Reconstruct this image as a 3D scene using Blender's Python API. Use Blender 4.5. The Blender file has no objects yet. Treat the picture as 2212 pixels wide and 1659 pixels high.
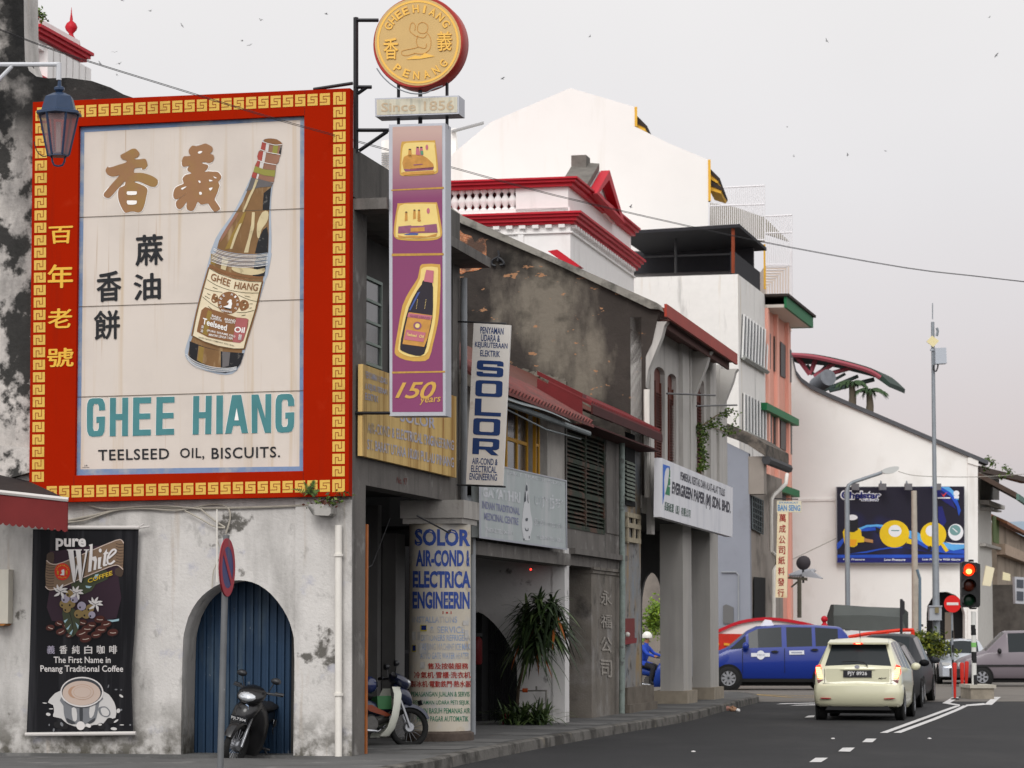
import bpy, bmesh, math, random
from math import sin, cos, tan, atan, atan2, radians, pi, sqrt
from mathutils import Vector, Matrix
from mathutils.geometry import tessellate_polygon
random.seed(7)
SC = bpy.context.scene
COL = SC.collection

# ---------------------------------------------------------------- camera, sky, sun, exposure
FOC, CU, CV, EYE, HORIZON = 6000.0,1106.0,829.5,1.65,1368.0      # photograph measured on a 2212 x 1659 grid
PITCH = atan((HORIZON - CV) / FOC)
cd = bpy.data.cameras.new('street_camera')
cam = bpy.data.objects.new('street_camera', cd); COL.objects.link(cam)
cam.location = (0,0, EYE)
cam.rotation_euler = (pi / 2 + PITCH, 0,0)
cd.sensor_fit = 'HORIZONTAL'; cd.sensor_width = 17.3
cd.lens = 17.3 * FOC / 2212.0
cd.clip_start = 0.5; cd.clip_end = 4000
cd.dof.use_dof = True; cd.dof.focus_distance = 35.5; cd.dof.aperture_fstop = 2.6
SC.camera = cam

SUN_DIR = Vector((-0.28,-1.0,0.85)).normalized()
w = bpy.data.worlds.new("World"); SC.world = w; w.use_nodes = True
nt = w.node_tree; nt.nodes.clear()
def wn(t, **k):
    n = nt.nodes.new(t)
    for a, b in k.items(): setattr(n, a, b)
    return n
sky = wn('ShaderNodeTexSky', sky_type='NISHITA', sun_disc=False)
sky.sun_elevation = math.asin(SUN_DIR.z); sky.sun_rotation = atan2(SUN_DIR.x, SUN_DIR.y)
sky.air_density = 1.5; sky.dust_density = 6
tc = wn('ShaderNodeTexCoord'); sep = wn('ShaderNodeSeparateXYZ')
nt.links.new(tc.outputs['Generated'], sep.inputs[0])
ramp = wn('ShaderNodeValToRGB')                                     # overcast: darker pinkish band low down, pale above
cr = ramp.color_ramp
cr.elements[0].position = 0.0; cr.elements[0].color = (0.50,0.50,0.53,1)
cr.elements[1].position = 1.0; cr.elements[1].color = (0.86,0.85,0.86,1)
for p, col in ((0.035, (0.54,0.53,0.56,1)),(0.065, (0.635,0.575,0.575,1)),(0.11, (0.685,0.655,0.67,1)),(0.16, (0.745,0.73,0.745,1)),(0.24, (0.815,0.80,0.80,1))):
    e = cr.elements.new(p); e.color = col
nt.links.new(sep.outputs['Z'], ramp.inputs[0])
cl = wn('ShaderNodeTexNoise'); cl.inputs['Scale'].default_value = 5; cl.inputs['Detail'].default_value = 4
nt.links.new(tc.outputs['Generated'], cl.inputs['Vector'])
clr = wn('ShaderNodeMapRange'); clr.inputs[1].default_value = .3; clr.inputs[2].default_value = .7
clr.inputs[3].default_value = .965; clr.inputs[4].default_value = 1.03
nt.links.new(cl.outputs['Fac'], clr.inputs[0])
back = wn('ShaderNodeMapRange')                                     # the cloud behind the viewer, where the sun is, is brighter
back.inputs[1].default_value = 0.2; back.inputs[2].default_value = -1.0
back.inputs[3].default_value = 1.0; back.inputs[4].default_value = 1.9
nt.links.new(sep.outputs['Y'], back.inputs[0])
mul = wn('ShaderNodeMath', operation='MULTIPLY')
nt.links.new(clr.outputs[0], mul.inputs[0]); nt.links.new(back.outputs[0], mul.inputs[1])
vm = wn('ShaderNodeVectorMath', operation='SCALE')
nt.links.new(ramp.outputs[0], vm.inputs[0]); nt.links.new(mul.outputs[0], vm.inputs['Scale'])
bg1 = wn('ShaderNodeBackground'); bg1.inputs[1].default_value = 0.05
nt.links.new(sky.outputs[0], bg1.inputs[0])
bg2 = wn('ShaderNodeBackground'); bg2.inputs[1].default_value = 1.12
nt.links.new(vm.outputs[0], bg2.inputs[0])
mx = wn('ShaderNodeMixShader'); mx.inputs[0].default_value = 0.94
nt.links.new(bg1.outputs[0], mx.inputs[1]); nt.links.new(bg2.outputs[0], mx.inputs[2])
wo = wn('ShaderNodeOutputWorld'); nt.links.new(mx.outputs[0], wo.inputs[0])

sl = bpy.data.lights.new('sun', 'SUN'); sl.energy = 1.4; sl.angle = radians(25); sl.color = (1,.98,.955)
so = bpy.data.objects.new('sun', sl); COL.objects.link(so)
so.rotation_euler = SUN_DIR.to_track_quat('Z', 'Y').to_euler(); so.location = (-10,-30,30)
SC.view_settings.view_transform = 'Standard'; SC.view_settings.look = 'None'
SC.view_settings.exposure = 0.0; SC.view_settings.gamma = 1.0
SC.cycles.max_bounces = 6; SC.cycles.use_denoising = True

# ---------------------------------------------------------------- measuring: photograph pixel -> point in the place
EYEP = Vector((0,0, EYE))
def ray(u, v):
    x, y = (u - CU) / FOC, (CV - v) / FOC
    return Vector((x, cos(PITCH) - y * sin(PITCH), sin(PITCH) + y * cos(PITCH)))
def hit(u, v, p0, n):
    r = ray(u, v); return EYEP + r * ((p0 - EYEP).dot(n) / r.dot(n))
def FR(Y): return lambda u, v: hit(u, v, Vector((0, Y, 0)), Vector((0,1,0)))
def GD(u, v, z=0.0): return hit(u, v, Vector((0,0, z)), Vector((0,0,1)))
A0 = Vector((-1.98,34.4,0)); SV = Vector((.2167,.97624,0)); NV = Vector((.97624,-.2167,0)); ZV = Vector((0,0,1))
def S(t, d, z=0.0): return A0 + SV * t + NV * d + ZV * z            # along the street, out towards the road, up
def FP(d=0.0): return lambda u, v: hit(u, v, S(0, d), NV)           # plane parallel to the shop fronts
def SP(t=0.0): return lambda u, v: hit(u, v, S(t, 0), SV)           # plane across the street direction
def toS(p): q = p - A0; return q.dot(SV), q.dot(NV), q.z
def VP(p0, dr): return lambda u, v: hit(u, v, p0, Vector((dr.y, -dr.x, 0)))
FRAMES = {1: (0,0,.3472), 2: (0,548.6,.3472), 3: (0,1083,.3472), 4: (713.2,0,.3472), 5: (713.2,548.6,.3472), 6: (713.2,1083,.3472),
          7: (1444,0,.3472), 8: (1444,548.6,.3472), 9: (1444,1083,.3472), 'a': (208.5,285.3,.13393), 'b': (197.5,493.8,.15875),
          'c': (384,285.3,.1587), 'd': (384,537.6,.17193), 'e': (54.9,1130.1,.15872), 'f': (54.9,1371.5,.13889),
          'g': (713.2,1316.7,.19836), 'h': (1536.1,1261.8,.19836), 'i': (1865.3,1261.8,.19847), 'j': (822.9,274.3,.1653),
          'k': (1009.4,1009.4,.11245), 'l': (1404.4,965.5,.13228), 'm': (471.8,1404.4,.14555), 'n': (1788.4,1031.4,.14881),
          'o': (1634.8,1053.3,.16535), 'p': (2040.8,987.5,.2316), 'v': (0,0,1)}
def q(k, *pts):
    ox, oy, s = FRAMES[k]; return [(ox + s * x, oy + s * y) for x, y in pts]
def sm(pts, n=3, closed=True):                                      # smooth curve through points
    out = []; N = len(pts)
    for i in range(N if closed else N - 1):
        p = [pts[(i + j) % N] if closed else pts[min(max(i + j, 0), N - 1)] for j in (-1,0,1,2)]
        for a in range(n):
            t = a / n
            out.append(tuple(.5 * (2 * p[1][k] + (p[2][k] - p[0][k]) * t + (2 * p[0][k] - 5 * p[1][k] + 4 * p[2][k] - p[3][k]) * t * t
                       + (3 * p[1][k] - p[0][k] - 3 * p[2][k] + p[3][k]) * t ** 3) for k in range(len(p[0]))))
    if not closed: out.append(tuple(pts[-1]))
    return out
def ell(cx, cy, rx, ry, n=24, rot=0):
    return [(cx + rx * cos(a) * cos(rot) - ry * sin(a) * sin(rot), cy + rx * cos(a) * sin(rot) + ry * sin(a) * cos(rot)) for a in (2 * pi * i / n for i in range(n))]
def lerp(a, b, t): return tuple(x + (y - x) * t for x, y in zip(a, b))
def bil(Q, x, y):                                                   # Q = TL, TR, BR, BL; y up
    return lerp(lerp(Q[3], Q[2], x), lerp(Q[0], Q[1], x), y)

# ---------------------------------------------------------------- mesh builder
class MB:
    def __init__(s): s.v, s.f, s.m = [], [], []
    def add(s, vs, fs, mi=0):
        b = len(s.v); s.v += [Vector(x) for x in vs]
        for f in fs: s.f.append(tuple(b + i for i in f)); s.m.append(mi)
        return s
    def poly(s, pts, mi=0):
        pts = [Vector(p) for p in pts]
        if len(pts) <= 4: return s.add(pts, [tuple(range(len(pts)))], mi)
        return s.add(pts, tessellate_polygon([pts]), mi)
    def plate(s, loops, vec, mi=0, si=None):
        loops = [[Vector(p) for p in l] for l in loops]; flat = [p for l in loops for p in l]
        tri = tessellate_polygon(loops); n = len(flat); vec = Vector(vec)
        s.add(flat + [p + vec for p in flat], [], mi); b = len(s.v) - 2 * n
        for f in tri:
            s.f.append(tuple(b + i for i in f)); s.m.append(mi)
            s.f.append(tuple(b + n + i for i in reversed(f))); s.m.append(mi)
        o = 0
        for l in loops:
            k = len(l)
            for i in range(k):
                j = (i + 1) % k
                s.f.append((b + o + i, b + o + j, b + n + o + j, b + n + o + i)); s.m.append(mi if si is None else si)
            o += k
        return s
    def bx(s, p, e1, e2, e3, mi=0):
        p, e1, e2, e3 = Vector(p), Vector(e1), Vector(e2), Vector(e3)
        vs = [p, p + e1, p + e1 + e2, p + e2, p + e3, p + e1 + e3, p + e1 + e2 + e3, p + e2 + e3]
        return s.add(vs, [(0,3,2,1),(4,5,6,7),(0,1,5,4),(1,2,6,5),(2,3,7,6),(3,0,4,7)], mi)
    def sb(s, t0, t1, d0, d1, z0, z1, mi=0): return s.bx(S(t0, d0, z0), SV * (t1 - t0), NV * (d1 - d0), ZV * (z1 - z0), mi)
    def ab(s, x0, x1, y0, y1, z0, z1, mi=0): return s.bx((x0, y0, z0),(x1 - x0,0,0),(0, y1 - y0,0),(0,0, z1 - z0), mi)
    def tube(s, pts, r, n=8, mi=0, caps=True):
        pts = [Vector(p) for p in pts]; rs = r if isinstance(r, (list, tuple)) else [r] * len(pts)
        rings = []; up = None
        for i, p in enumerate(pts):
            t = (pts[min(i + 1, len(pts) - 1)] - pts[max(i - 1,0)]).normalized()
            if up is None or abs(up.dot(t)) > .95: up = Vector((0,0,1)) if abs(t.z) < .9 else Vector((1,0,0))
            x = t.cross(up).normalized(); y = x.cross(t).normalized(); up = y
            rings.append([p + (x * cos(2 * pi * k / n) + y * sin(2 * pi * k / n)) * rs[i] for k in range(n)])
        return s.rings(rings, mi, caps)
    def rings(s, rings, mi=0, caps=True, closed=True):
        n = len(rings[0]); vs = [p for r in rings for p in r]; fs = []
        for i in range(len(rings) - 1):
            for k in range(n if closed else n - 1):
                j = (k + 1) % n; fs.append((i * n + k, i * n + j, (i + 1) * n + j, (i + 1) * n + k))
        if caps: fs += [tuple(reversed(range(n))), tuple((len(rings) - 1) * n + k for k in range(n))]
        return s.add(vs, fs, mi)
    def lathe(s, prof, o, ax=(0,0,1), n=16, mi=0, caps=True):     # prof: (radius, distance along the axis)
        ax = Vector(ax).normalized(); x = ax.cross(Vector((1,0,0)) if abs(ax.x) < .8 else Vector((0,1,0))).normalized(); y = ax.cross(x); o = Vector(o)
        return s.rings([[o + ax * h + (x * cos(2 * pi * k / n) + y * sin(2 * pi * k / n)) * max(r, 1e-4) for k in range(n)] for r, h in prof], mi, caps)
    def sph(s, c, r, n=12, mi=0):
        r = (r, r, r) if not isinstance(r, (tuple, list)) else r; c = Vector(c)
        return s.rings([[c + Vector((r[0] * sin(a) * cos(b), r[1] * sin(a) * sin(b), r[2] * cos(a))) for b in (2 * pi * k / n for k in range(n))]
                        for a in (max(pi * i / (n // 2), 1e-3) if i < n // 2 else pi - 1e-3 for i in range(n // 2 + 1))], mi)
    def strip(s, pts, width, up, mi=0):                             # flat ribbon along a path
        pts = [Vector(p) for p in pts]; up = Vector(up); L, R = [], []
        for i, p in enumerate(pts):
            t = (pts[min(i + 1, len(pts) - 1)] - pts[max(i - 1,0)]).normalized(); w_ = width[i] if isinstance(width, (list, tuple)) else width
            x = t.cross(up).normalized() * w_ / 2; L.append(p + x); R.append(p - x)
        n = len(pts); return s.add(L + R, [(i, i + 1, n + i + 1, n + i) for i in range(n - 1)], mi)
    def build(s, name, mats, parent=None, smooth=None, label=None):
        me = bpy.data.meshes.new(name); off = Vector((0,0,0)); p = parent
        while p is not None: off += Vector(p.location); p = p.parent
        me.from_pydata([v - off for v in s.v], [], s.f)
        mats = mats if isinstance(mats, (list, tuple)) else [mats]
        for m in mats: me.materials.append(m)
        me.polygons.foreach_set('material_index', [min(i, len(mats) - 1) for i in s.m])
        bm = bmesh.new(); bm.from_mesh(me); bmesh.ops.recalc_face_normals(bm, faces=bm.faces); bm.to_mesh(me); bm.free()
        if smooth:
            me.polygons.foreach_set('use_smooth', [True] * len(me.polygons)); me.set_sharp_from_angle(angle=radians(smooth))
        me.update()
        o = bpy.data.objects.new(name, me); COL.objects.link(o)
        if parent is not None: o.parent = parent
        if label: o['label'] = label
        return o
def tag(o, label, cat, group=None, kind=None):
    if label: o['label'] = label
    if cat: o['category'] = cat
    if group: o['group'] = group
    if kind: o['kind'] = kind
    return o
def thing(name, label, cat, loc=(0,0,0), group=None):
    o = bpy.data.objects.new(name, None); COL.objects.link(o); o.location = Vector(loc); o.empty_display_size = .2
    return tag(o, label, cat, group)
def copy_tree(o, parent=None):
    c = o.copy(); COL.objects.link(c)
    if parent is not None: c.parent = parent
    for ch in list(o.children): copy_tree(ch, c)
    return c
def glyphs(body, bold=0.0, res=3, space=1.0, shear=0.0):
    cu = bpy.data.curves.new('lettering', 'FONT'); cu.body = body; cu.offset = bold; cu.resolution_u = res; cu.space_character = space; cu.shear = shear
    o = bpy.data.objects.new('lettering', cu); COL.objects.link(o)
    me = bpy.data.meshes.new_from_object(o.evaluated_get(bpy.context.evaluated_depsgraph_get()))
    vs = [v.co.copy() for v in me.vertices]; fs = [tuple(p.vertices) for p in me.polygons]
    bpy.data.objects.remove(o); bpy.data.curves.remove(cu); bpy.data.meshes.remove(me)
    return vs, fs
def text(mb, body, fn, Q, mi=0, bold=0.0, space=1.0, shear=0.0):    # lettering fitted into a quad TL, TR, BR, BL
    cjk = any(ord(ch) > 0x2000 for ch in body)
    vs, fs = glyphs(body, 0 if cjk else bold, 3, space, shear)
    if not vs: return
    x0, x1 = min(v.x for v in vs), max(v.x for v in vs); y0, y1 = min(v.y for v in vs), max(v.y for v in vs)
    w_, h_ = max(x1 - x0,1e-6), max(y1 - y0,1e-6)
    sh = ((0,0),(bold, 0),(-bold, 0),(0, bold * .7),(0,-bold * .7)) if cjk and bold else ((0,0),)   # thick brush: overlaid coats of paint
    for i, (ox, oy) in enumerate(sh):
        P = [fn(*bil(Q, (v.x + ox - x0) / w_, (v.y + oy - y0) / h_)) for v in vs]
        mb.add([p + (EYEP - p).normalized() * (.0012 * i) for p in P], fs, mi)
def art(mb, fn, pts, mi=0, smooth=0):
    if smooth: pts = sm(pts, smooth)
    pts = [Vector(fn(*p)) for p in pts]
    mb.add(pts, tessellate_polygon([pts]), mi)
def line(mb, fn, pts, wpx, mi=0, smooth=0):                         # a painted stroke of wpx photograph pixels
    if smooth: pts = sm(pts, smooth, False)
    ws = wpx if isinstance(wpx, (list, tuple)) else [wpx] * len(pts)
    if len(ws) != len(pts): ws = [ws[0] + (ws[-1] - ws[0]) * i / (len(pts) - 1) for i in range(len(pts))]
    L, R = [], []
    for i, p in enumerate(pts):
        a, b = pts[max(i - 1,0)], pts[min(i + 1, len(pts) - 1)]
        dx, dy = b[0] - a[0], b[1] - a[1]; l = sqrt(dx * dx + dy * dy) or 1
        ox, oy = -dy / l * ws[i] / 2, dx / l * ws[i] / 2
        L.append(fn(p[0] + ox, p[1] + oy)); R.append(fn(p[0] - ox, p[1] - oy))
    n = len(pts); mb.add(L + R, [(i, i + 1, n + i + 1, n + i) for i in range(n - 1)], mi)

# ---------------------------------------------------------------- materials
def c(r, g, b): return tuple(((x / 255) / 12.92 if x <= 10 else ((x / 255 + .055) / 1.055) ** 2.4) for x in (r, g, b))
MATS = {}
def mat(name, col, rough=.7, metal=0., spec=.3, var=0., vs=4., layers=(), bump=0., bs=30., emit=None, es=1., coat=0., trans=0., alpha=1., wave=None, brick=None):
    if name in MATS: return MATS[name]
    m = bpy.data.materials.new(name); m.use_nodes = True; MATS[name] = m
    T = m.node_tree; N, L = T.nodes, T.links; b = N['Principled BSDF']
    b.inputs['Roughness'].default_value = rough; b.inputs['Metallic'].default_value = metal; b.inputs['Specular IOR Level'].default_value = spec
    b.inputs['Coat Weight'].default_value = coat; b.inputs['Coat Roughness'].default_value = .08
    b.inputs['Transmission Weight'].default_value = trans; b.inputs['Alpha'].default_value = alpha
    b.inputs['Base Color'].default_value = (*col, 1)
    if emit: b.inputs['Emission Color'].default_value = (*emit, 1); b.inputs['Emission Strength'].default_value = es
    if not (var or layers or bump or wave or brick): return m
    geo = N.new('ShaderNodeNewGeometry'); cur = None
    def noise(scale, st=(1,1,1), det=4., rot=0, off=0.):
        mp = N.new('ShaderNodeMapping'); mp.inputs['Scale'].default_value = st; mp.inputs['Location'].default_value = (off, off * .7, off * 1.3)
        L.new(geo.outputs['Position'], mp.inputs[0])
        n = N.new('ShaderNodeTexNoise'); n.inputs['Scale'].default_value = scale; n.inputs['Detail'].default_value = det; n.inputs['Roughness'].default_value = .6
        L.new(mp.outputs[0], n.inputs['Vector']); return n.outputs['Fac']
    def rng(x, a, b_, lo=0., hi=1.):
        r = N.new('ShaderNodeMapRange'); r.inputs[1].default_value = a; r.inputs[2].default_value = b_; r.inputs[3].default_value = lo; r.inputs[4].default_value = hi
        L.new(x, r.inputs[0]); return r.outputs[0]
    def mix(fac, a, colr):
        x = N.new('ShaderNodeMix'); x.data_type = 'RGBA'; L.new(fac, x.inputs[0])
        if a is None: x.inputs[6].default_value = (*col, 1)
        else: L.new(a, x.inputs[6])
        x.inputs[7].default_value = (*colr, 1); return x.outputs[2]
    if brick:
        tc_ = N.new('ShaderNodeMapping'); L.new(geo.outputs['Position'], tc_.inputs[0]); tc_.inputs['Rotation'].default_value = brick.get('rot', (pi / 2,0,0))
        bk = N.new('ShaderNodeTexBrick'); L.new(tc_.outputs[0], bk.inputs['Vector'])
        bk.inputs['Color1'].default_value = (*col, 1); bk.inputs['Color2'].default_value = (*brick['c2'], 1); bk.inputs['Mortar'].default_value = (*brick['m'], 1)
        bk.inputs['Scale'].default_value = brick.get('s', 4); cur = bk.outputs[0]
    if var:
        f = rng(noise(vs, det=5), .3,.7); cur = mix(f, cur, tuple(x * (1 - var) for x in col))
    for i, l in enumerate(layers):
        f = rng(noise(l.get('s', 2), l.get('st', (1,1,1)), l.get('d', 6.), off=l.get('o', i * 3.7)), l['lo'], l['hi'], 0, l.get('a', 1.))
        if 'z0' in l:
            sp_ = N.new('ShaderNodeSeparateXYZ'); L.new(geo.outputs['Position'], sp_.inputs[0])
            g = rng(sp_.outputs['Z'], l['z0'], l['z1']); mm = N.new('ShaderNodeMath'); mm.operation = 'MULTIPLY'
            L.new(f, mm.inputs[0]); L.new(g, mm.inputs[1]); f = mm.outputs[0]
        cur = mix(f, cur, l['c'])
    if wave:
        wv = N.new('ShaderNodeTexWave'); wv.inputs['Scale'].default_value = wave['s']; wv.bands_direction = wave.get('dir', 'Z'); wv.inputs['Distortion'].default_value = wave.get('dist', 0)
        L.new(geo.outputs['Position'], wv.inputs['Vector']); cur = mix(rng(wv.outputs['Fac'], .0, wave.get('w', .25), wave.get('a', 1.), 0), cur, wave['c'])
    if cur is not None: L.new(cur, b.inputs['Base Color'])
    if bump:
        bn = N.new('ShaderNodeBump'); bn.inputs['Strength'].default_value = bump; bn.inputs['Distance'].default_value = .02
        L.new(noise(bs, det=6), bn.inputs['Height']); L.new(bn.outputs[0], b.inputs['Normal'])
    return m
K = (0.004,0.004,0.005)
mould = dict(c=(.035,.033,.03), s=2.2, lo=.56, hi=.70, d=9)
M_plaster = mat('old_white_plaster', c(205,202,198), .92, var=.16, vs=1.3, bump=.5, bs=22, layers=[
    dict(c=(.27,.26,.245), s=1.0, lo=.45, hi=.63, a=.85, st=(1.3,1.3,.4), d=12),
    dict(c=(.30,.20,.10), s=1.6, lo=.60, hi=.75, a=.55, st=(2.5,2.5,.2), d=4),
    dict(c=(.07,.065,.055), s=1.25, lo=.625, hi=.66, a=.9, d=13, o=11), dict(c=(.16,.155,.145), s=5, lo=.60, hi=.72, a=.55, d=12, o=17, st=(1,1,.6)),
    dict(c=(.42,.42,.47), s=2.0, lo=.60, hi=.66, a=.7, d=10, o=23),
    dict(c=(.05,.045,.03), s=4.5, lo=.40, hi=.58, a=.9, d=10, z0=.85, z1=.15, o=5)])
M_mould = mat('mouldy_white_plaster', c(200,194,188), .95, var=.2, vs=1.5, bump=.8, bs=14, layers=[
    dict(c=(.13,.125,.12), s=1.0, lo=.44, hi=.62, a=.9, st=(1.4,1.4,.6), d=9, o=2),
    dict(c=(.018,.018,.017), s=1.9, lo=.485, hi=.545, a=.95, d=14, o=4.4),
    dict(c=(.012,.012,.012), s=2.0, lo=.30, hi=.52, a=.96, d=12, z0=7.6, z1=8.3, o=9)])
M_conc = mat('grey_render', c(112,108,104), .9, var=.25, vs=2, bump=.3, bs=25, layers=[
    dict(c=(.07,.066,.06), s=1.5, lo=.5, hi=.7, a=.8, st=(2.5,2.5,.3), d=8), dict(c=(.42,.41,.39), s=2.2, lo=.58, hi=.72, a=.5, d=8, o=8)])
M_conc_l = mat('pale_render', c(178,174,168), .9, var=.2, vs=2, bump=.3, bs=25, layers=[
    dict(c=(.13,.12,.11), s=1.3, lo=.52, hi=.74, a=.75, st=(2.5,2.5,.3), d=8), dict(c=(.05,.05,.045), s=3.2, lo=.62, hi=.72, a=.6, d=9, o=6)])
M_white = mat('white_painted_render', c(236,234,230), .85, var=.06, vs=1.2, bump=.12, bs=18, layers=[
    dict(c=(.45,.42,.36), s=.7, lo=.55, hi=.78, a=.5, st=(2,2,.3), d=7)])
M_white_far = mat('bright_white_render', c(236,234,230), .85, var=.04, vs=.5, layers=[
    dict(c=(.62,.58,.50), s=.45, lo=.56, hi=.75, a=.5, st=(2,2,.25), d=6)])
M_shop_white = mat('arcade_whitewash', c(214,212,210), .9, var=.1, vs=1.5, bump=.2, bs=20, layers=[
    dict(c=(.25,.24,.23), s=1.6, lo=.55, hi=.75, a=.7, d=8), dict(c=(.06,.06,.055), s=3, lo=.62, hi=.7, a=.8, d=9, o=5)])
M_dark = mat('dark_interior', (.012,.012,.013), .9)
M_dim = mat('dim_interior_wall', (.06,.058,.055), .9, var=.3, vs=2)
M_black = mat('black_steel', (.012,.013,.016), .45, spec=.5)
M_red = mat('sign_red', c(160,30,2), .8, spec=.04, var=.10, vs=.8, layers=[dict(c=c(120,30,14), s=1.3, lo=.56, hi=.75, a=.5, st=(3,3,.2)), dict(c=c(190,70,40), s=2.0, lo=.60, hi=.75, a=.25, o=6)])
M_gold = mat('sign_gold', c(218,178,82), .6, var=.12, vs=1.2, layers=[dict(c=c(150,110,44), s=2.2, lo=.58, hi=.75, a=.5)])
M_redpaint = mat('glossy_red_paint', c(178,14,34), .5, var=.12, vs=2)
M_alu = mat('aluminium_trim', c(176,178,184), .4, metal=.6, var=.1)
M_galv = mat('galvanised_steel', c(140,146,152), .55, metal=.3, var=.15, vs=6)
M_pipe = mat('grey_plastic_pipe', c(150,154,158), .6, var=.15, vs=5)
M_wpipe = mat('white_plastic_pipe', c(222,218,210), .6, var=.1, vs=5)
M_cable = mat('grey_cable', c(150,146,138), .7)
M_rope = mat('dark_wire', (.03,.03,.032), .6)
# ================================================================ ground, roads, pavement, painted lines, hills
M_asph = mat('asphalt', (.0235,.0235,.025), .88, var=.3, vs=.8, bump=.35, bs=90, layers=[dict(c=(.05,.049,.048), s=.5, lo=.5, hi=.75, a=.5, st=(1,.25,1)), dict(c=(.02,.02,.02), s=.9, lo=.6, hi=.75, a=.5, o=7)])
M_cross = mat('worn_pale_asphalt', (.165,.15,.132), .9, var=.2, vs=.7, layers=[dict(c=(.09,.085,.08), s=.4, lo=.5, hi=.7, a=.6)])
M_pave = mat('paving_stone', (.115,.115,.113), .9, var=.25, vs=1.6, bump=.3, bs=40, layers=[dict(c=(.06,.058,.055), s=.9, lo=.52, hi=.66, a=.7, d=8), dict(c=(.24,.235,.225), s=1.4, lo=.58, hi=.66, a=.5, o=8)])
M_kerb = mat('stained_kerb', (.15,.142,.13), .92, var=.3, vs=3, bump=.6, bs=18, layers=[dict(c=(.03,.028,.024), s=2.2, lo=.45, hi=.6, a=.85, d=9), dict(c=(.22,.19,.14), s=3, lo=.6, hi=.7, a=.6, o=4)])
M_paint = mat('road_paint', (.62,.61,.60), .7, var=.15, vs=5, layers=[dict(c=(.12,.12,.12), s=7, lo=.62, hi=.72, a=.8, d=8)])
M_ypaint = mat('yellow_road_paint', (.45,.30,.10), .8, var=.3, vs=4)
M_hill = mat('haze_tinted_forest', (.26,.33,.40), .95, var=.25, vs=.03)  # distance haze is mixed into the blue grey of the slopes

def struct(name, mb, m, **k):
    o = mb.build(name, m, **k); o['kind'] = 'structure'; return o
struct('ground', MB().add([(-1500,-300,-.06),(1500,-300,-.06),(1500,2600,-.06),(-1500,2600,-.06)], [(0,1,2,3)]), M_asph)
struct('road', MB().add([S(-45,-14), S(-45,40), S(75,40), S(75,-14)], [(0,1,2,3)]), M_asph)
struct('cross_street', MB().add([(x, y, .004) for x, y in ((-30,67.5),(5.95,67.4),(60,70.5),(60,140),(-30,116))], [(0,1,2,3,4)]), M_cross)

KB = [(940,1668),(998,1652.5),(1130,1624.7),(1303.5,1591),(1481,1559.5),(1548,1541.3),(1611,1524.5),(1634,1518.8),(1640,1514),(1622,1509),(1585,1506.5)]
kp = [GD(u, v) for u, v in KB]
kp = [kp[0] - SV * 12 - NV * .1, kp[0] - SV * 4 - NV * .05] + kp
PZ = .15
kl = sm([tuple(p) for p in kp], 3, False); kl = [Vector(p) for p in kl]
inn = []
for i, p in enumerate(kl):
    t = (kl[min(i + 1, len(kl) - 1)] - kl[max(i - 1,0)]).normalized(); inn.append(p + Vector((-t.y, t.x, 0)) * .16)
mb = MB(); rg = []
for p, i_ in zip(kl, inn):
    p2 = p + (i_ - p) * .12
    rg.append([p - ZV * .05, p2 + ZV * (PZ - .02), p2 + (i_ - p2) * .2 + ZV * PZ, i_ + ZV * PZ, i_ - ZV * .05])
mb.rings(rg, 0, True); struct('kerb', mb, M_kerb, smooth=40)
out = [p + ZV * (PZ - .003) for p in inn]
loop = out + [S(31.9,-9, PZ - .003), S(-.02,-9, PZ - .003), S(-.02,-.62, PZ - .003), S(-.85,-.62, PZ - .003), S(-.85,-9, PZ - .003), S(-16,-9, PZ - .003)]
mb = MB(); mb.plate([loop], -ZV * .19); struct('pavement', mb, M_pave)
struct('drain_apron', MB().add([S(-.02,-9,.03), S(-.02,-.62,.03), S(-.85,-.62,.03), S(-.85,-9,.03)], [(0,1,2,3)]), M_pave)
mb = MB()                                                           # slabs of paler granite let into the footway
for t in (2.1,4.6,7.3,9.6,11.9,14.6,17.0,19.6,22.4,25.4):
    mb.add([S(t, .06, PZ + .002), S(t, .86, PZ + .002), S(t + 1.05,.86, PZ + .002), S(t + 1.05,.06, PZ + .002)], [(0,1,2,3)])
struct('pavement_slabs', mb, mat('pale_granite_slab', (.15,.148,.144), .85, var=.25, vs=3))
def gd(z): return lambda u, v: GD(u, v, z)
mb = MB(); g8 = gd(.009)
for P in (((875,1622),(915,1595),(993,1595),(950,1622)),((1055,1555),(1085,1532),(1160,1532),(1130,1557)),((1205,1498),(1230,1476),(1295,1476),(1270,1498)),
          ((845,1345),(870,1333),(910,1331),(905,1343)),((670,1262),(700,1257),(960,1251),(960,1256)),((750,1271),(800,1266),(960,1261),(960,1267))):
    art(mb, g8, q(9, *P))
def gline(k, pts, w): mb.strip([GD(u, v, .009) for u, v in q(k, *pts)], w, (0,0,1))
gline(9, ((1338,1440),(1580,1352),(1735,1295),(1800,1272)), .125); gline(9, ((1422,1440),(1660,1352),(1795,1297),(1852,1270)), .125)
for P in (((1812,1272),(1705,1256),(1725,1250),(1812,1264)),((1703,1256),(1765,1219),(1812,1219),(1745,1258)),((1850,1274),(1985,1265),(1960,1255),(1850,1265)),((1965,1264),(2020,1217),(2068,1217),(2012,1266))):
    art(mb, g8, q(9, *P))
struct('road_markings', mb, M_paint)
mb = MB()
for P in (((350,1193),(700,1206),(960,1212)),((500,1199),(760,1219),(960,1222)),((350,1165),(960,1172))):
    mb.strip([GD(u, v, .011) for u, v in q(9, *P)], .16, (0,0,1))
struct('yellow_road_markings', mb, M_ypaint)
mb = MB(); n = 40; R = random.Random(3)
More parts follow.
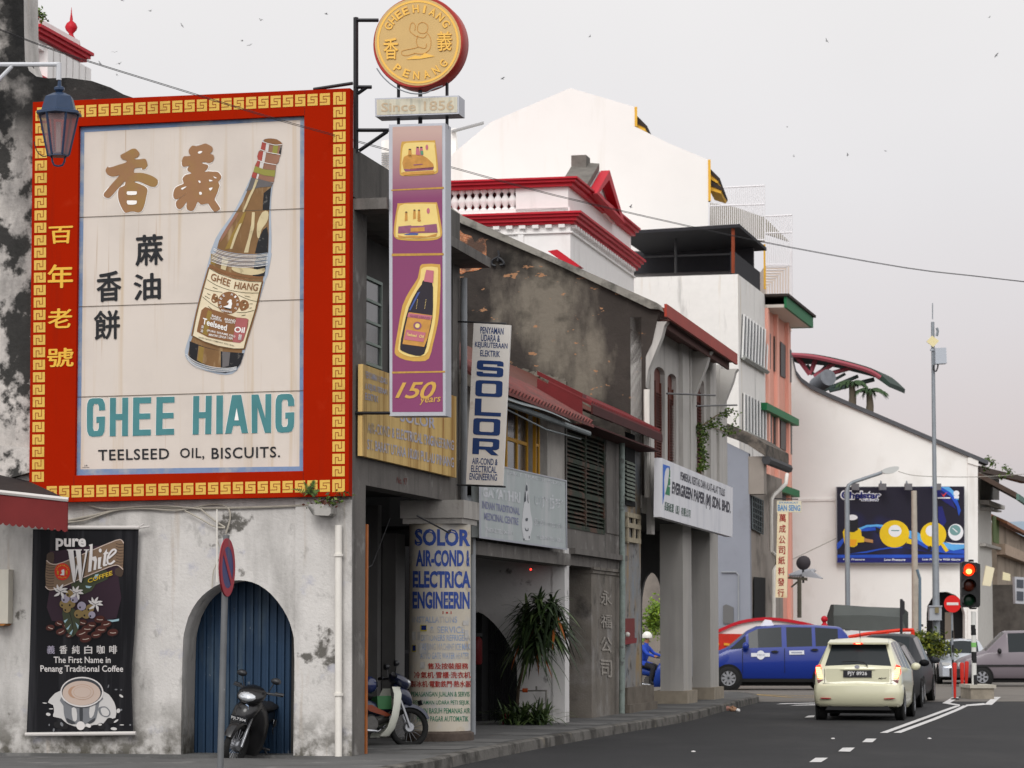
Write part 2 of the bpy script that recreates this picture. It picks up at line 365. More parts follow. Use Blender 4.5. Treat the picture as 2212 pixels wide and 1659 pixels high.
pr = [(380 + (x - 0) * 26,900 + 60 * sin(x * .5), 10 + 55 * max(0, sin((x + 6) / 46 * pi)) + 5 * sin(x * .9) + R.uniform(-2,2)) for x in range(-30, n)]
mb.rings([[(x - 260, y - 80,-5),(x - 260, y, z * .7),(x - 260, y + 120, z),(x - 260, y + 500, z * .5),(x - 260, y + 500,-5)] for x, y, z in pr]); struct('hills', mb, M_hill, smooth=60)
# ================================================================ corner shophouse
GH = .35
corner = thing('corner_shophouse', 'old corner shophouse with mouldy white gable wall, blue arched shutter and dark arcade', 'building', S(2.5,-3,0))
w0 = SP(0.0)
top = [(-60,1660),(-60,-40),(50,-40),(51,60),(53,130),(62,155),(80,168),(105,172),(150,171),(200,178),(240,192),(268,207),(300,218),(300,330),(757,330),(757,1660)]
base = [S(0, toS(w0(-60,1500))[1], -.05)]
def wl(pts): return [w0(u, v) for u, v in pts]
arch = q(3, (1124,1640),(1128,1300),(1134,1000),(1140,850)) + sm(q(3, (1144,825),(1172,720),(1225,625),(1290,560),(1370,512),(1450,492),(1530,494),(1610,520),(1690,580),(1760,670),(1805,760),(1828,850)), 2, False) + q(3, (1832,1000),(1828,1300),(1824,1640))
mb = MB(); mb.plate([wl(top), wl(arch)], SV * .5); mb.build('gable_wall', M_plaster, corner)
mb = MB()                                                           # blackened upper part of the gable, a skim coat thicker than the wall below
mb.plate([wl([(-60,1005),(-60,-42),(51,-42),(52,60),(54,130),(63,153),(80,166),(105,170),(150,169),(201,176),(241,190),(269,205),(301,216),(301,290),(120,290),(105,1000)])], -SV * .03)
mb.build('gable_skim', M_mould, corner)
mb = MB(); mb.plate([wl([(-60,1060),(-60,968),(-20,962),(50,966),(112,975),(112,1010)])], -SV * .13); mb.build('string_course', M_mould, corner)
f3 = SP(-.03)
mb = MB(); mb.plate([wl(q(3, (1840,1640),(1843,-10),(2192,-10),(2192,1640)))], -SV * .035); mb.build('corner_pilaster', M_plaster, corner)
mb = MB(); mb.plate([wl(q(3, (1955,40),(1965,22),(2100,28),(2100,80),(2085,95),(1990,92)))], -SV * .30); mb.build('drain_ledge', mat('ledge_plaster', c(168,165,160), .9, var=.2, vs=6, layers=[dict(c=(.05,.05,.045), s=4, lo=.5, hi=.62, a=.8)]), corner)
# folding steel shutter behind the arch
M_shut = mat('blue_steel_shutter', c(30,56,82), .6, var=.25, vs=1.2, layers=[dict(c=(.07,.10,.12), s=1.4, lo=.5, hi=.7, a=.6, st=(2,2,.5)), dict(c=(.3,.32,.33), s=5, lo=.66, hi=.72, a=.5)])
fs = SP(.5); x0 = toS(fs(404,1500))[1]; x1 = toS(fs(625,1500))[1]; nr = 13
rg = []; pw = (x1 - x0) / nr
for i in range(nr):
    a = x0 + i * pw
    for dx, dt in ((0,.5),(.03,.5),(.035,.535),(pw * .88,.535),(pw * .9,.57),(pw * .97,.57)): rg.append((a + dx, dt))
mb = MB(); mb.add([S(t + .01, d, .0) for d, t in rg] + [S(t + .01, d, 2.72) for d, t in rg], [(i, i + 1, len(rg) + i + 1, len(rg) + i) for i in range(len(rg) - 1)]); mb.build('folding_shutter', M_shut, corner)
mb = MB(); mb.sb(.6,.65, x0 - .3, x1 + .3,0,2.8); mb.sb(0,.6, x0 - .4, x1 + .4,-.02,.03); mb.build('shutter_backing', M_dim, corner)
mb = MB(); mb.tube(wl(q(3, (2120,150),(2120,1590))), .05 * .9,10); 
for y in (335,1200): mb.tube(wl(q(3, (2120, y - 8),(2120, y + 8))), .062,10)
for p in range(len(mb.v)): mb.v[p] = mb.v[p] - SV * .1
mb.build('rain_pipe', M_wpipe, corner, smooth=40)
# street side
def T(u, d=0.): return toS(FP(d)(u, 1000))[0]
def Zf(u, v, d=0.): return toS(FP(d)(u, v))[2]
tE = 5.65; zslab = Zf(758,449); ztop = Zf(758,316)
mb = MB()
mb.sb(0.0, tE, -.3,0, zslab + .16, ztop)                            # parapet
mb.sb(0.0, tE, -9,-.31, zslab + .1, zslab + .25)                      # roof slab
mb.build('parapet', mat('dark_cement', c(104,101,97), .9, var=.25, vs=2, bump=.3, layers=[dict(c=(.05,.048,.045), s=1.4, lo=.48, hi=.68, a=.8, st=(2.5,2.5,.3))]), corner)
mb = MB(); mb.plate([[S(.02,-.3, zslab), S(.02,.42, zslab), S(tE + .15,.42, zslab), S(tE + .15,-.3, zslab)]], ZV * .14); mb.build('canopy_slab', M_conc, corner)
zb1 = Zf(783,985) - .03; zlint = Zf(780,1046)
mb = MB()
mb.sb(0.0,.62,-.3,0,0.0, zslab); mb.sb(tE - .42, tE, -.3,0,3.2, zslab)
mb.sb(.62, tE - .42,-.3,0, zlint, zb1 + .85)                       # beam
mb.build('facade_frame', M_conc, corner)
mb = MB(); mb.sb(.62, tE - .42,-.6,-.5, zb1 + .8, zslab); mb.sb(.62, tE - .42,-.5,-.3, zb1 + .8, zb1 + .86); mb.build('recessed_wall', mat('dark_recess_render', c(92,90,88), .9, var=.3, vs=1.5), corner)
M_wframe = mat('grey_green_window_paint', c(128,140,132), .6, var=.2, vs=8)
M_glass = mat('grimy_glass', (.05,.055,.06), .18, spec=.5, var=.4, vs=3)
def window(parent, t0, t1, d, z0, z1, rows, cols, fr=.04, fm=M_wframe, gm=None, dep=.06):
    f = MB(); f.sb(t0, t1, d, d + dep, z0, z0 + fr); f.sb(t0, t1, d, d + dep, z1 - fr, z1)
    for i in range(cols + 1):
        a = t0 + (t1 - t0 - fr) * i / cols; f.sb(a, a + fr, d + .003, d + dep - .003, z0 + .004, z1 - .004)
    for i in range(1, rows):
        a = z0 + (z1 - z0 - fr) * i / rows; f.sb(t0 + .004, t1 - .004, d + .008, d + dep - .008, a, a + fr * .8)
    w_ = f.build('window', fm, parent)
    g = MB(); g.sb(t0 + .01, t1 - .01, d + .02, d + .03, z0 + .01, z1 - .01); g.build('pane', gm or M_glass, w_)
    return w_
za, zb_ = Zf(783,785,-.1), Zf(783,592,-.1)
window(corner, T(780,-.1), T(822,-.1), -.14, za, zb_, 4,1)
window(corner, T(838,-.5), T(900,-.5), -.48, za, zb_ - .05,4,2)
# round painted column with its cap and foot
dc, rc = -.15,.435; tc_ = T(951, dc)
cyc = S(tc_, dc)
M_col = mat('painted_column_cream', c(206,198,182), .8, var=.1, vs=2, bump=.1, layers=[dict(c=(.55,.54,.53), s=1.4, lo=.50, hi=.6, a=.8, d=6, z0=1.9, z1=.6), dict(c=(.33,.2,.08), s=2.6, lo=.6, hi=.72, a=.7, d=8), dict(c=(.5,.49,.47), s=2.2, lo=.55, hi=.62, a=.8, d=9, o=5)])
zc0, zc1 = toS(FP(0)(951,1581))[2] , Zf(951,1130)
mb = MB(); mb.lathe([(rc, zc0),(rc, zc1)], cyc, n=48); shaft = mb.build('round_column', M_col, corner, smooth=40)
mb = MB(); mb.lathe([(rc + .05,0.1),(rc + .05, zc0 - .03),(rc - .01, zc0)], cyc, n=40); mb.build('column_foot', mat('bare_brick_foot', (.11,.085,.07), .95, var=.4, vs=6, bump=.6), corner, smooth=40)
mb = MB(); mb.sb(tc_ - .48, tc_ + .48, dc - .46, dc + .46, Zf(951,1118), zlint + .0); mb.sb(tc_ - .45, tc_ + .45, dc - .43, dc + .43, Zf(951,1130), Zf(951,1118)); mb.build('column_capital', M_conc_l, corner)
def cyl(off):
    def fn(u, v):
        r = ray(u, v); o = EYEP - cyc; R_ = rc + off
        a = r.x ** 2 + r.y ** 2; b = o.x * r.x + o.y * r.y; cc = o.x ** 2 + o.y ** 2 - R_ * R_; D = b * b - a * cc
        if D < 0: D = 0
        D = max(D, (.30 * R_) ** 2 * a)
        return EYEP + r * ((-b - sqrt(D)) / a)
    return fn
cf = cyl(.004)
def col_lines(m, rows, bold=.012):
    for body, Q in rows:
        n_ = len(body); mb_ = MB()
        text(mb_, body, cf, Q, 0, bold); mb_.build('lettering', m, shaft)
def qd(k, x0, y0, x1, y1, dy=0): return q(k, (x0, y0),(x1, y0 + dy),(x1, y1 + dy),(x0, y1))
M_cblue = mat('column_blue_paint', c(58,84,160), .7, var=.2, vs=6, layers=[dict(c=(.45,.42,.36), s=6, lo=.62, hi=.7, a=.7)])
M_cfade = mat('column_faded_blue', c(150,168,196), .8, layers=[dict(c=(.55,.5,.42), s=5, lo=.45, hi=.6, a=.9)])
M_cred = mat('column_red_paint', c(176,52,44), .7, var=.2, vs=6)
M_cgreen = mat('column_green_paint', c(66,128,100), .7, var=.2, vs=6, layers=[dict(c=(.5,.46,.38), s=6, lo=.58, hi=.68, a=.7)])
col_lines(M_cblue, [('SOLOR', qd(6,526,170,872,276,4)),('AIR-COND', qd(6,533,302,832,406,0)),('&', qd(6,848,303,868,406)),('ELECTRICA', qd(6,514,432,874,538,2)),('ENGINEERIN', qd(6,512,560,868,668,2))], .038)
mb = MB(); art(mb, cf, q(6, (578,690),(705,683),(705,702))); art(mb, cf, q(6, (750,683),(845,694),(750,702))); art(mb, cf, ell(*q(6, (727,693))[0], 2.4,2.4,12)); mb.build('painted_divider', M_cred, shaft)
col_lines(M_cfade, [('INSTALLATIONS', qd(6,512,716,790,755)),('& SERVICE', qd(6,620,778,838,820)),('DITIONERS REFRIGERA', qd(6,565,830,872,868)),('WASHING MACHINE ICE MAK', qd(6,545,884,872,926)),('AUTO GATE WATER HEATER', qd(6,560,940,866,980))], .01)
col_lines(M_cred, [('售及按裝服務', qd(6,608,1006,860,1044)),('冷氣机·雪櫃·洗衣机', qd(6,522,1060,874,1100)),('製冰机·電動鉄門·熱水器', qd(6,500,1116,876,1156))], .015)
col_lines(M_cgreen, [('PEMASANGAN JUALAN & SERVIS', qd(6,504,1184,868,1224)),('PENYAMAN UDARA PETI SEJUK', qd(6,518,1238,868,1272)),('MESIN BASUH PEMANAS AIR', qd(6,534,1286,872,1320)),('PINTU PAGAR AUTOMATIK', qd(6,540,1336,862,1370))], .012)
cf2 = cyl(.008)
for X in ((510,812,560,862),(556,880,610,950),(560,1000,590,1040),(826,742,862,772),(836,800,860,850)): mb = MB(); art(mb, cf2, qd(6, *X)); mb.build('torn_poster', mat('torn_paper', c(196,194,190), .9, var=.2, vs=20), shaft)
mb = MB(); art(mb, cf2, qd(6,561,768,600,808)); art(mb, cf2, qd(6,508,892,534,936)); k_ = mb.build('sticker', mat('yellow_sticker', c(196,184,70), .7), shaft)
mb = MB(); cf3 = cyl(.011); art(mb, cf3, qd(6,567,772,598,800)); art(mb, cf3, qd(6,512,896,532,930)); mb.build('sticker_print', mat('navy_print', c(28,44,110), .7), shaft)
# inside of the covered footway
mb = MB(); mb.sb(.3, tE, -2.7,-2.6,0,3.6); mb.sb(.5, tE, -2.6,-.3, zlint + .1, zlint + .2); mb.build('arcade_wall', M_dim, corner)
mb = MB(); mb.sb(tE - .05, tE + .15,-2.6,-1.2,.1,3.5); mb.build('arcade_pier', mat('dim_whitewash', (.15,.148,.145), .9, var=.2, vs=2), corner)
mb = MB()
for i in range(34): mb.sb(2.4 + i * .09,2.43 + i * .09,-2.52,-2.48,.14,2.6)
mb.build('folding_grille', M_black, corner)
mb = MB(); mb.sb(.66,.73,-.05,0.01,.13,3.02); mb.build('door_post', mat('orange_brown_wood', c(170,98,44), .6, var=.3, vs=6), corner)
mb = MB(); pts = [FP(.08)(u, v) for u, v in q(5, (832,150),(832,1500),(838,1570))] + [FP(.08)(u, v) for u, v in q(6, (868,-20),(884,20),(884,400),(884,1450))]
mb.tube(pts, .05,10); mb.build('downpipe', M_pipe, corner, smooth=50)
mb = MB(); mb.tube([S(tE - .2,.05,3.3), S(4.6,.1,3.05), S(4.1,.1,3.1), S(3.6,-.1,3.25)], .012,6); mb.tube([S(3.3,-.4,3.2), S(2.4,-.4,2.55), S(1.2,-.3,2.4), S(.8,-.3,2.5)], .006,6); mb.build('loose_cable', M_rope, corner)
mb = MB(); mb.sb(3.6,4.1,-2.35,-2.0,1.5,2.6); mb.sb(3.55,4.15,-2.3,-1.95,1.25,1.5); tag(mb.build('fire_hose_box', mat('dull_red_box', (.09,.008,.01), .6, var=.3)), 'dark red hose box hanging inside the corner shop arcade', 'hose box')
# meter box on the left of the gable wall and the plants in the ledge
mb = MB(); mb.plate([wl(q(3, (-10,425),(84,425),(80,760),(-10,760)))], -SV * .16); bx_ = mb.build('meter_box', mat('beige_meter_paint', c(188,184,172), .6, var=.1)); tag(bx_, 'beige electric meter box on the white wall left of the coffee banner', 'meter box')
mb = MB(); mb.plate([[p - SV * .16 for p in wl(q(3, (5,445),(22,445),(22,540),(5,540)))]], -SV * .012); mb.build('meter_label', mat('blue_label', c(50,70,120), .7), bx_)
mb = MB(); mb.plate([wl(q(3, (-10,762),(74,762),(60,774),(-10,774)))], -SV * .2); mb.build('meter_shelf', mat('wood_shelf', c(150,100,50), .8), bx_)
# ================================================================ the big painted advertising board
B0 = -.16
bp = lambda off=0.: SP(B0 - off)
board = thing('advertising_board', 'huge red framed wall board with gold key border, oil bottle and teal lettering', 'sign board', S(0,-2,3.3))
OUT = [(71,220.5),(756,190.3),(753.4,1071),(62.5,1086)]
INN = [(170,272.5),(657.2,249.3),(654.5,1017.3),(161.4,1027)]
f0 = bp(); mb = MB(); mb.plate([[f0(*p) for p in OUT], [f0(*p) for p in INN]], SV * .155); mb.build('frame', M_red, board)
fi = SP(B0 + .07)
M_panel = mat('cream_board_paint', c(209,199,189), .7, var=.04, vs=2, layers=[dict(c=(.50,.36,.20), s=1.5, lo=.555, hi=.70, a=.55, st=(4.5,4.5,.12), d=5), dict(c=(.45,.40,.36), s=1.0, lo=.5, hi=.75, a=.35, o=4), dict(c=(.35,.2,.08), s=2.4, lo=.66, hi=.74, a=.6, st=(6,6,.1), d=3, o=9)])
mb = MB(); mb.plate([[fi(*p) for p in OUT[:0] + [(165,268),(662,245),(659,1022),(157,1032)]]], SV * .05); panel = mb.build('panel', M_panel, board)
def pa(off): return SP(B0 + .07 - off)
a1 = pa(.004)
M_bord = mat('blue_grey_border', c(118,142,178), .7, var=.3, vs=3, layers=[dict(c=(.35,.38,.40), s=3, lo=.45, hi=.6, a=.8), dict(c=(.12,.18,.28), s=2, lo=.55, hi=.65, a=.7, o=3)])
IB = q(1, (525,822),(1868,745)) + q(2, (1863,1322),(500,1340))
mb = MB(); lo = [Vector(a1(*p)) for p in INN]; li = [Vector(a1(*p)) for p in IB]; mb.add(lo + li, [(i, (i + 1) % 4,4 + (i + 1) % 4,4 + i) for i in range(4)]); mb.build('painted_border', M_bord, panel)
a7 = pa(.010); mb = MB()
for k, P in ((1, ((492,1352),(1890,1297))),(2, ((485,328),(1888,283))),(2, ((476,890),(1886,850)))): line(mb, a7, q(k, *P), 1.3)
mb.build('panel_seam', mat('dark_seam', (.10,.075,.05), .8), panel)
# gold key border: one relief, every unit a squared S
ft = bp(.004); mb = MB(); mg = MB()
def key(Q, rot, corner_=False):
    P = lambda x, y: ft(*bil(Q, x, y))
    mb.add([P(0,0), P(1,0), P(1,1), P(0,1)], [(0,1,2,3)])
    f2 = bp(.008); 
    segs = [((-.02,.26),(.66,.26)),((.66,.235),(.66,.55)),((.685,.52),(.33,.52)),((.33,.5),(.33,.785)),((.305,.76),(1.02,.76))]
    w_ = .055
    for (xa, ya),(xb, yb) in segs:
        pts = [(xa, ya - w_ / 2),(xb, ya - w_ / 2),(xb, ya + w_ / 2),(xa, ya + w_ / 2)] if ya == yb else [(xa - w_ / 2, ya),(xa + w_ / 2, ya),(xa + w_ / 2, yb),(xa - w_ / 2, yb)]
        if rot: pts = [(1 - y, 1 - x) if rot == 1 else (y, x) for x, y in pts]
        mb.add([f2(*bil(Q, x, y)) for x, y in pts], [(0,1,2,3)], 1)
def row(c0, c1, n, w, h, rot):                                       # units from centre c0 to c1 in photograph pixels
    for i in range(n):
        t = i / (n - 1) if n > 1 else 0
        cx, cy = lerp(c0, c1, t); s = (c1[1] - c0[1]) / (c1[0] - c0[0]) if rot == 0 else -.044 + .03 * t
        key([(cx - w / 2, cy - h / 2 - s * w / 2),(cx + w / 2, cy - h / 2 + s * w / 2),(cx + w / 2, cy + h / 2 + s * w / 2),(cx - w / 2, cy + h / 2 - s * w / 2)], rot)
row(q(1, (262,704))[0], q(1, (2021,617))[0], 24,22.0,25.4,0)
row(q(2, (322,1481))[0], q(2, (2021,1443))[0], 23,22.0,25.4,0)
row((89.5,250),(82.0,1030), 30,25.6,21.5,1)
row(q(1, (2112,697))[0], q(2, (2106,1352))[0], 30,26.6,22.0,1)
for P in (q(1, (2112,612))[0], q(2, (2106,1441))[0]): key([(P[0] - 13.5, P[1] - 13),(P[0] + 13.5, P[1] - 14),(P[0] + 13.5, P[1] + 13),(P[0] - 13.5, P[1] + 14)], 1)
kb = mb.build('key_border', [M_gold, mat('groove_brown', c(150,72,20), .7)], board)
mb = MB(); f2_ = bp(.0025)
for P in (q(1, (1897,562),(1895,716)), q(2, (1886,1352),(1888,1516)), q(2, (460,1380),(458,1534))): line(mb, f2_, P, .8)
mb.build('frame_seam', mat('red_seam', c(96,22,8), .8), board)
# four gold characters on the frame
M_gchar = mat('gold_character', c(224,176,62), .6)
for ch, Q in (('百', q(1, (305,1412),(452,1406),(440,1512),(318,1516))),('年', q(2, (298,68),(455,64),(450,208),(300,212))),('老', q(2, (300,342),(450,338),(440,458),(300,462))),('號', q(2, (297,588),(455,584),(455,700),(297,704)))):
    mb = MB(); text(mb, ch, ft, Q, 0,.02); mb.build('gold_lettering', M_gchar, board)
# painted matter on the panel
def paint(name, m, parts, off, parent=None, smooth=0):
    fn = pa(off); mb = MB()
    for p in parts: art(mb, fn, p, 0, smooth)
    return mb.build(name, m, parent or panel)
M_brown = mat('brown_character_paint', c(152,112,78), .7, var=.12, vs=2.5, layers=[dict(c=(.30,.19,.05), s=1.6, lo=.48, hi=.62, a=.6)])
M_halo = mat('white_halo_paint', c(240,236,232), .7)
def grow(pts, d):
    n = len(pts); A = sum(pts[i][0] * pts[(i + 1) % n][1] - pts[(i + 1) % n][0] * pts[i][1] for i in range(n)); sg = 1 if A > 0 else -1; out = []
    for i in range(n):
        a, b = pts[i - 1], pts[(i + 1) % n]; dx, dy = b[0] - a[0], b[1] - a[1]; l = sqrt(dx * dx + dy * dy) or 1
        out.append((pts[i][0] + sg * dy / l * d, pts[i][1] - sg * dx / l * d))
    return out
XIANG = q('a', (385,378),(400,362),(480,320),(560,275),(610,265),(645,280),(690,335),(690,365),(660,405),(615,425),(625,440),(700,440),(760,430),(795,440),(815,490),(822,530),(800,580),(760,605),(725,600),(735,580),(700,572),(625,580),(605,610),(608,655),(700,655),(800,672),(890,705),(965,750),(990,790),(985,840),(955,875),(915,885),(860,875),(760,830),(670,795),(602,800),(680,830),(770,870),(810,905),(822,950),(800,1050),(780,1150),(745,1245),(710,1285),(660,1298),(600,1282),(540,1285),(480,1303),(440,1280),(390,1190),(355,1090),(345,1000),(355,930),(385,890),(455,860),(458,790),(400,850),(330,930),(270,1000),(215,1055),(170,1062),(125,1040),(115,1000),(150,950),(260,820),(370,695),(310,715),(240,718),(185,690),(150,640),(150,600),(180,555),(195,572),(260,560),(360,525),(475,490),(478,455),(430,445),(395,415))
YI = q('a', (1485,300),(1500,265),(1545,218),(1610,228),(1680,208),(1750,184),(1790,195),(1860,235),(1875,280),(1860,320),(1830,350),(1880,365),(1897,420),(1870,475),(1810,502),(1740,482),(1700,495),(1740,515),(1785,525),(1803,555),(1785,595),(1742,640),(1800,632),(1880,638),(1955,642),(2000,690),(2015,725),(1995,770),(1965,805),(1985,860),(1965,920),(1945,990),(1905,1075),(1920,1115),(1990,1220),(1980,1255),(1925,1280),(1880,1270),(1830,1200),(1800,1155),(1745,1160),(1700,1172),(1665,1155),(1630,1125),(1600,1200),(1560,1262),(1510,1272),(1465,1250),(1448,1200),(1455,1125),(1400,1205),(1345,1245),(1300,1225),(1283,1180),(1290,1110),(1400,1030),(1465,970),(1370,1045),(1280,1088),(1240,1050),(1240,975),(1270,900),(1340,860),(1405,830),(1385,760),(1410,715),(1450,685),(1530,665),(1480,635),(1463,600),(1480,565),(1510,540),(1420,562),(1380,540),(1375,480),(1390,420),(1420,388),(1515,385),(1490,340))
hl = q('a'); dd = .13393
def holes(L): return [[(208.5 + .13393 * x, 285.3 + .13393 * y) for x, y in h] for h in L]
H = holes([[(490,965),(510,955),(640,955),(650,975),(635,1010),(500,1012)], [(490,1110),(520,1103),(640,1105),(650,1125),(630,1165),(505,1168)],
           [(1635,325),(1670,305),(1708,312),(1680,342),(1645,345)], [(1885,715),(1940,740),(1910,745)], [(1820,765),(1878,785),(1820,795)], [(1640,785),(1670,785),(1680,810),(1660,822)],
           [(1815,905),(1875,895),(1840,945),(1818,925)], [(1655,970),(1690,965),(1700,1000),(1665,1012)], [(1365,905),(1455,875),(1385,930)]])
fn5, fn8, fn10 = pa(.004), pa(.008), pa(.012)
mb = MB(); art(mb, fn5, grow(sm(XIANG, 2), 1.6)); mb.build('character_halo', M_halo, panel); mb = MB(); art(mb, fn5, grow(sm(YI, 2), 1.6)); mb.build('character_halo', M_halo, panel)
mb = MB(); art(mb, fn8, XIANG, 0,2); ch1 = mb.build('painted_character', M_brown, panel); mb = MB(); art(mb, fn8, YI, 0,2); ch2 = mb.build('painted_character', M_brown, panel)
mb = MB(); [art(mb, fn10, h, 0,2) for h in H[:2]]; mb.build('character_gap', M_halo, ch1)
mb = MB(); [art(mb, fn10, h, 0,2) for h in H[2:]]; mb.build('character_gap', M_halo, ch2)
M_ink = mat('black_character_paint', (.012,.013,.016), .6)
for ch, P in (('蔴', (605,85,970,495)),('油', (580,612,935,965)),('香', (75,585,400,985)),('餅', (40,1115,380,1505))):
    Q = q('b', (P[0], P[1] + 12),(P[2], P[1] - 12),(P[2], P[3] - 12),(P[0], P[3] + 12)); mb = MB(); text(mb, ch, fn8, Q, 0,.022); mb.build('black_lettering', M_ink, panel)
M_teal = mat('teal_letter_paint', c(72,132,136), .6, var=.18, vs=3)
# big teal letters, each built from its own strokes (unit square, y up)
def G_(): return [[(1,.72),(.98,.86),(.86,.98),(.7,1),(.3,1),(.12,.97),(.02,.86),(0,.72),(0,.28),(.02,.14),(.12,.03),(.3,0),(.7,0),(.88,.03),(.98,.14),(1,.28),(1,.52),(.52,.52),(.52,.36),(.66,.36),(.66,.22),(.6,.15),(.4,.15),(.34,.22),(.34,.78),(.4,.85),(.6,.85),(.66,.78),(.66,.68),(1,.68)]]
def rc_(a, b, c_, d): return [(a, b),(c_, b),(c_, d),(a, d)]
LET = {'G': G_(), 'H': [rc_(0,0,.33,1), rc_(.67,0,1,1), rc_(.33,.42,.67,.58)], 'E': [rc_(0,0,.36,1), rc_(.36,.84,1,1), rc_(.36,.43,.96,.58), rc_(.36,0,1,.16)], 'I': [rc_(0,0,1,1)],
       'A': [[(0,0),(.3,1),(.7,1),(1,0),(.72,0),(.645,.2),(.355,.2),(.28,0)]], 'N': [[(0,0),(0,1),(.36,1),(.70,.38),(.70,1),(1,1),(1,0),(.68,0),(.3,.66),(.3,0)]]}
mb = MB(); halo = MB(); tri = MB()
for i, (ch, P) in enumerate((('G', ((540,898),(655,896),(652,1134),(540,1138))),('H', ((684,895),(798,893),(796,1132),(682,1134))),('E', ((828,893),(940,890),(938,1129),(825,1132))),('E', ((973,890),(1086,887),(1083,1124),(969,1128))),
              ('H', ((1202,884),(1318,881),(1314,1120),(1198,1124))),('I', ((1346,880),(1388,879),(1386,1118),(1344,1120))),('A', ((1400,879),(1544,875),(1544,1114),(1400,1118))),('N', ((1564,875),(1688,871),(1686,1112),(1566,1115))),('G', ((1714,872),(1832,869),(1830,1108),(1712,1114))))):
    Q = q(2, *P)
    if i == 4: mb.build('teal_lettering', M_teal, panel); halo.build('lettering_halo', M_halo, panel); mb = MB(); halo = MB()
    for s_ in LET[ch]:
        pts = [bil(Q, x, y) for x, y in s_]; art(halo, fn5, grow(pts, .9)); art(mb, fn8, pts)
    if ch == 'A': art(tri, fn10, [bil(Q, x, y) for x, y in ((.405,.34),(.595,.34),(.5,.66))])
mb.build('teal_lettering', M_teal, panel); halo.build('lettering_halo', M_halo, panel); tri.build('letter_gap', M_halo, panel)
for body, P in (('TEELSEED', ((610,1218),(1052,1208),(1052,1276),(612,1286))),('OIL,', ((1120,1208),(1272,1205),(1270,1280),(1120,1278))),('BISCUITS.', ((1316,1206),(1742,1197),(1742,1265),(1316,1276)))): mb = MB(); text(mb, body, fn8, q(2, *P), 0,.012,1.1); mb.build('black_lettering', M_ink, panel)
mb = MB(); text(mb, 'J.B.', fn8, q(2, (524,1312),(546,1311),(546,1321),(524,1322)), 0,.01); line(mb, fn8, q(2, (512,1329),(556,1328)), .7)
mb.build('painter_signature', M_ink, panel)
# the bottle
C_, D_ = (lambda *p: q('c', *p)),(lambda *p: q('d', *p))
neck_l = [(1130,230),(1095,270),(1080,330),(1090,375),(1070,430),(1030,530),(1000,600),(940,735),(870,880),(790,1040),(720,1150),(640,1260),(570,1355),(515,1450),(480,1540),(440,1640)]
neck_r = [(1405,200),(1400,300),(1388,322),(1388,350),(1370,410),(1342,440),(1335,480),(1320,600),(1308,660),(1290,760),(1272,900),(1266,1060),(1268,1200),(1275,1400),(1275,1520),(1268,1640)]
bot_l = [(420,40),(380,180),(320,400),(270,600),(220,800),(160,1050),(110,1200),(88,1290),(95,1345),(120,1395)]
bot_r = [(1180,60),(1160,180),(1130,330),(1105,380),(1085,450),(1040,600),(990,760),(940,930),(890,1080),(840,1300),(790,1450)]
bottom = [(740,1530),(680,1570),(600,1583),(500,1572),(350,1530),(200,1455)]
OUTL = C_((1150,120),(1190,90),(1265,83),(1350,96),(1415,140),(1420,168)) + C_(*neck_r) + D_(*bot_r) + D_(*bottom) + D_(*reversed(bot_l)) + C_(*reversed(neck_l))
def bmat(n, r, g, b, **k): return mat('bottle_' + n, c(r, g, b), .6, **k)
MBT = [bmat('glass_edge', 168,178,190, var=.15, vs=6), bmat('amber', 132,98,60, var=.3, vs=4, layers=[dict(c=(.42,.30,.16), s=5, lo=.55, hi=.68, a=.7, st=(1.5,1.5,.35))]), bmat('ink', 26,26,30, var=.3, layers=[dict(c=(.3,.28,.25), s=9, lo=.6, hi=.7, a=.6)]),
       bmat('cream', 206,190,150, var=.2, layers=[dict(c=(.15,.1,.05), s=8, lo=.58, hi=.7, a=.6)]), bmat('ochre', 150,122,56, var=.25), bmat('copper', 150,108,86, var=.2), bmat('red', 168,72,62, var=.2), bmat('olive', 140,136,62), bmat('silver', 206,202,198, var=.1),
       bmat('label', 226,212,182, var=.06, layers=[dict(c=(.5,.38,.2), s=2, lo=.5, hi=.7, a=.5)]), bmat('label_brown', 134,92,56, var=.15), bmat('label_pink', 166,92,92, var=.15), bmat('label_green', 74,72,40), bmat('white', 236,234,230), bmat('smoke', 108,104,104, var=.3)]
EDGE, AMB, INK, CRM, OCH, COP, RD, OLV, SIL, LBL, LBR, LPK, LGR, WHT, SMK = range(15)
bot = MB(); art(bot, pa(.005), OUTL, EDGE)
def bt(off, mi, pts, smooth=0): art(bot, pa(off), pts, mi, smooth)
inner = C_((1010,610),(1300,690),(1270,760),(1250,900),(1246,1060),(1240,1200),(1238,1400),(1230,1640)) + D_((1120,60),(1080,330),(1060,440),(960,760),(850,1080),(800,1330),(740,1480),(640,1545),(500,1540),(330,1495),(170,1410),(130,1330),(150,1200),(210,1040),(290,740),(380,400),(450,60)) + C_((520,1640),(560,1480),(620,1370),(740,1180),(880,950),(960,770))
bt(.009, AMB, inner)
bt(.012, SMK, C_((1000,620),(1150,650),(1290,690),(1275,740),(1100,755),(980,790),(930,800),(960,740)))
bt(.015, CRM, C_((1060,640),(1095,650),(1040,790),(1000,870),(940,1010),(900,1090),(880,1080),(960,880),(1020,760)))
bt(.012, INK, C_((1170,830),(1270,750),(1255,900),(1245,1060),(1155,1060),(1160,950)))
bt(.012, INK, C_((1160,1330),(1215,1290),(1232,1400),(1225,1650),(1050,1650),(1090,1480)))
bt(.0125, CRM, C_((1150,1090),(1230,1080),(1230,1180),(1190,1260),(1140,1330),(1110,1440),(1080,1420),(1080,1250)), 2)
bt(.013, CRM, C_((1010,1090),(1050,1090),(1040,1300),(990,1480),(960,1640),(900,1640),(960,1440),(1000,1250)))
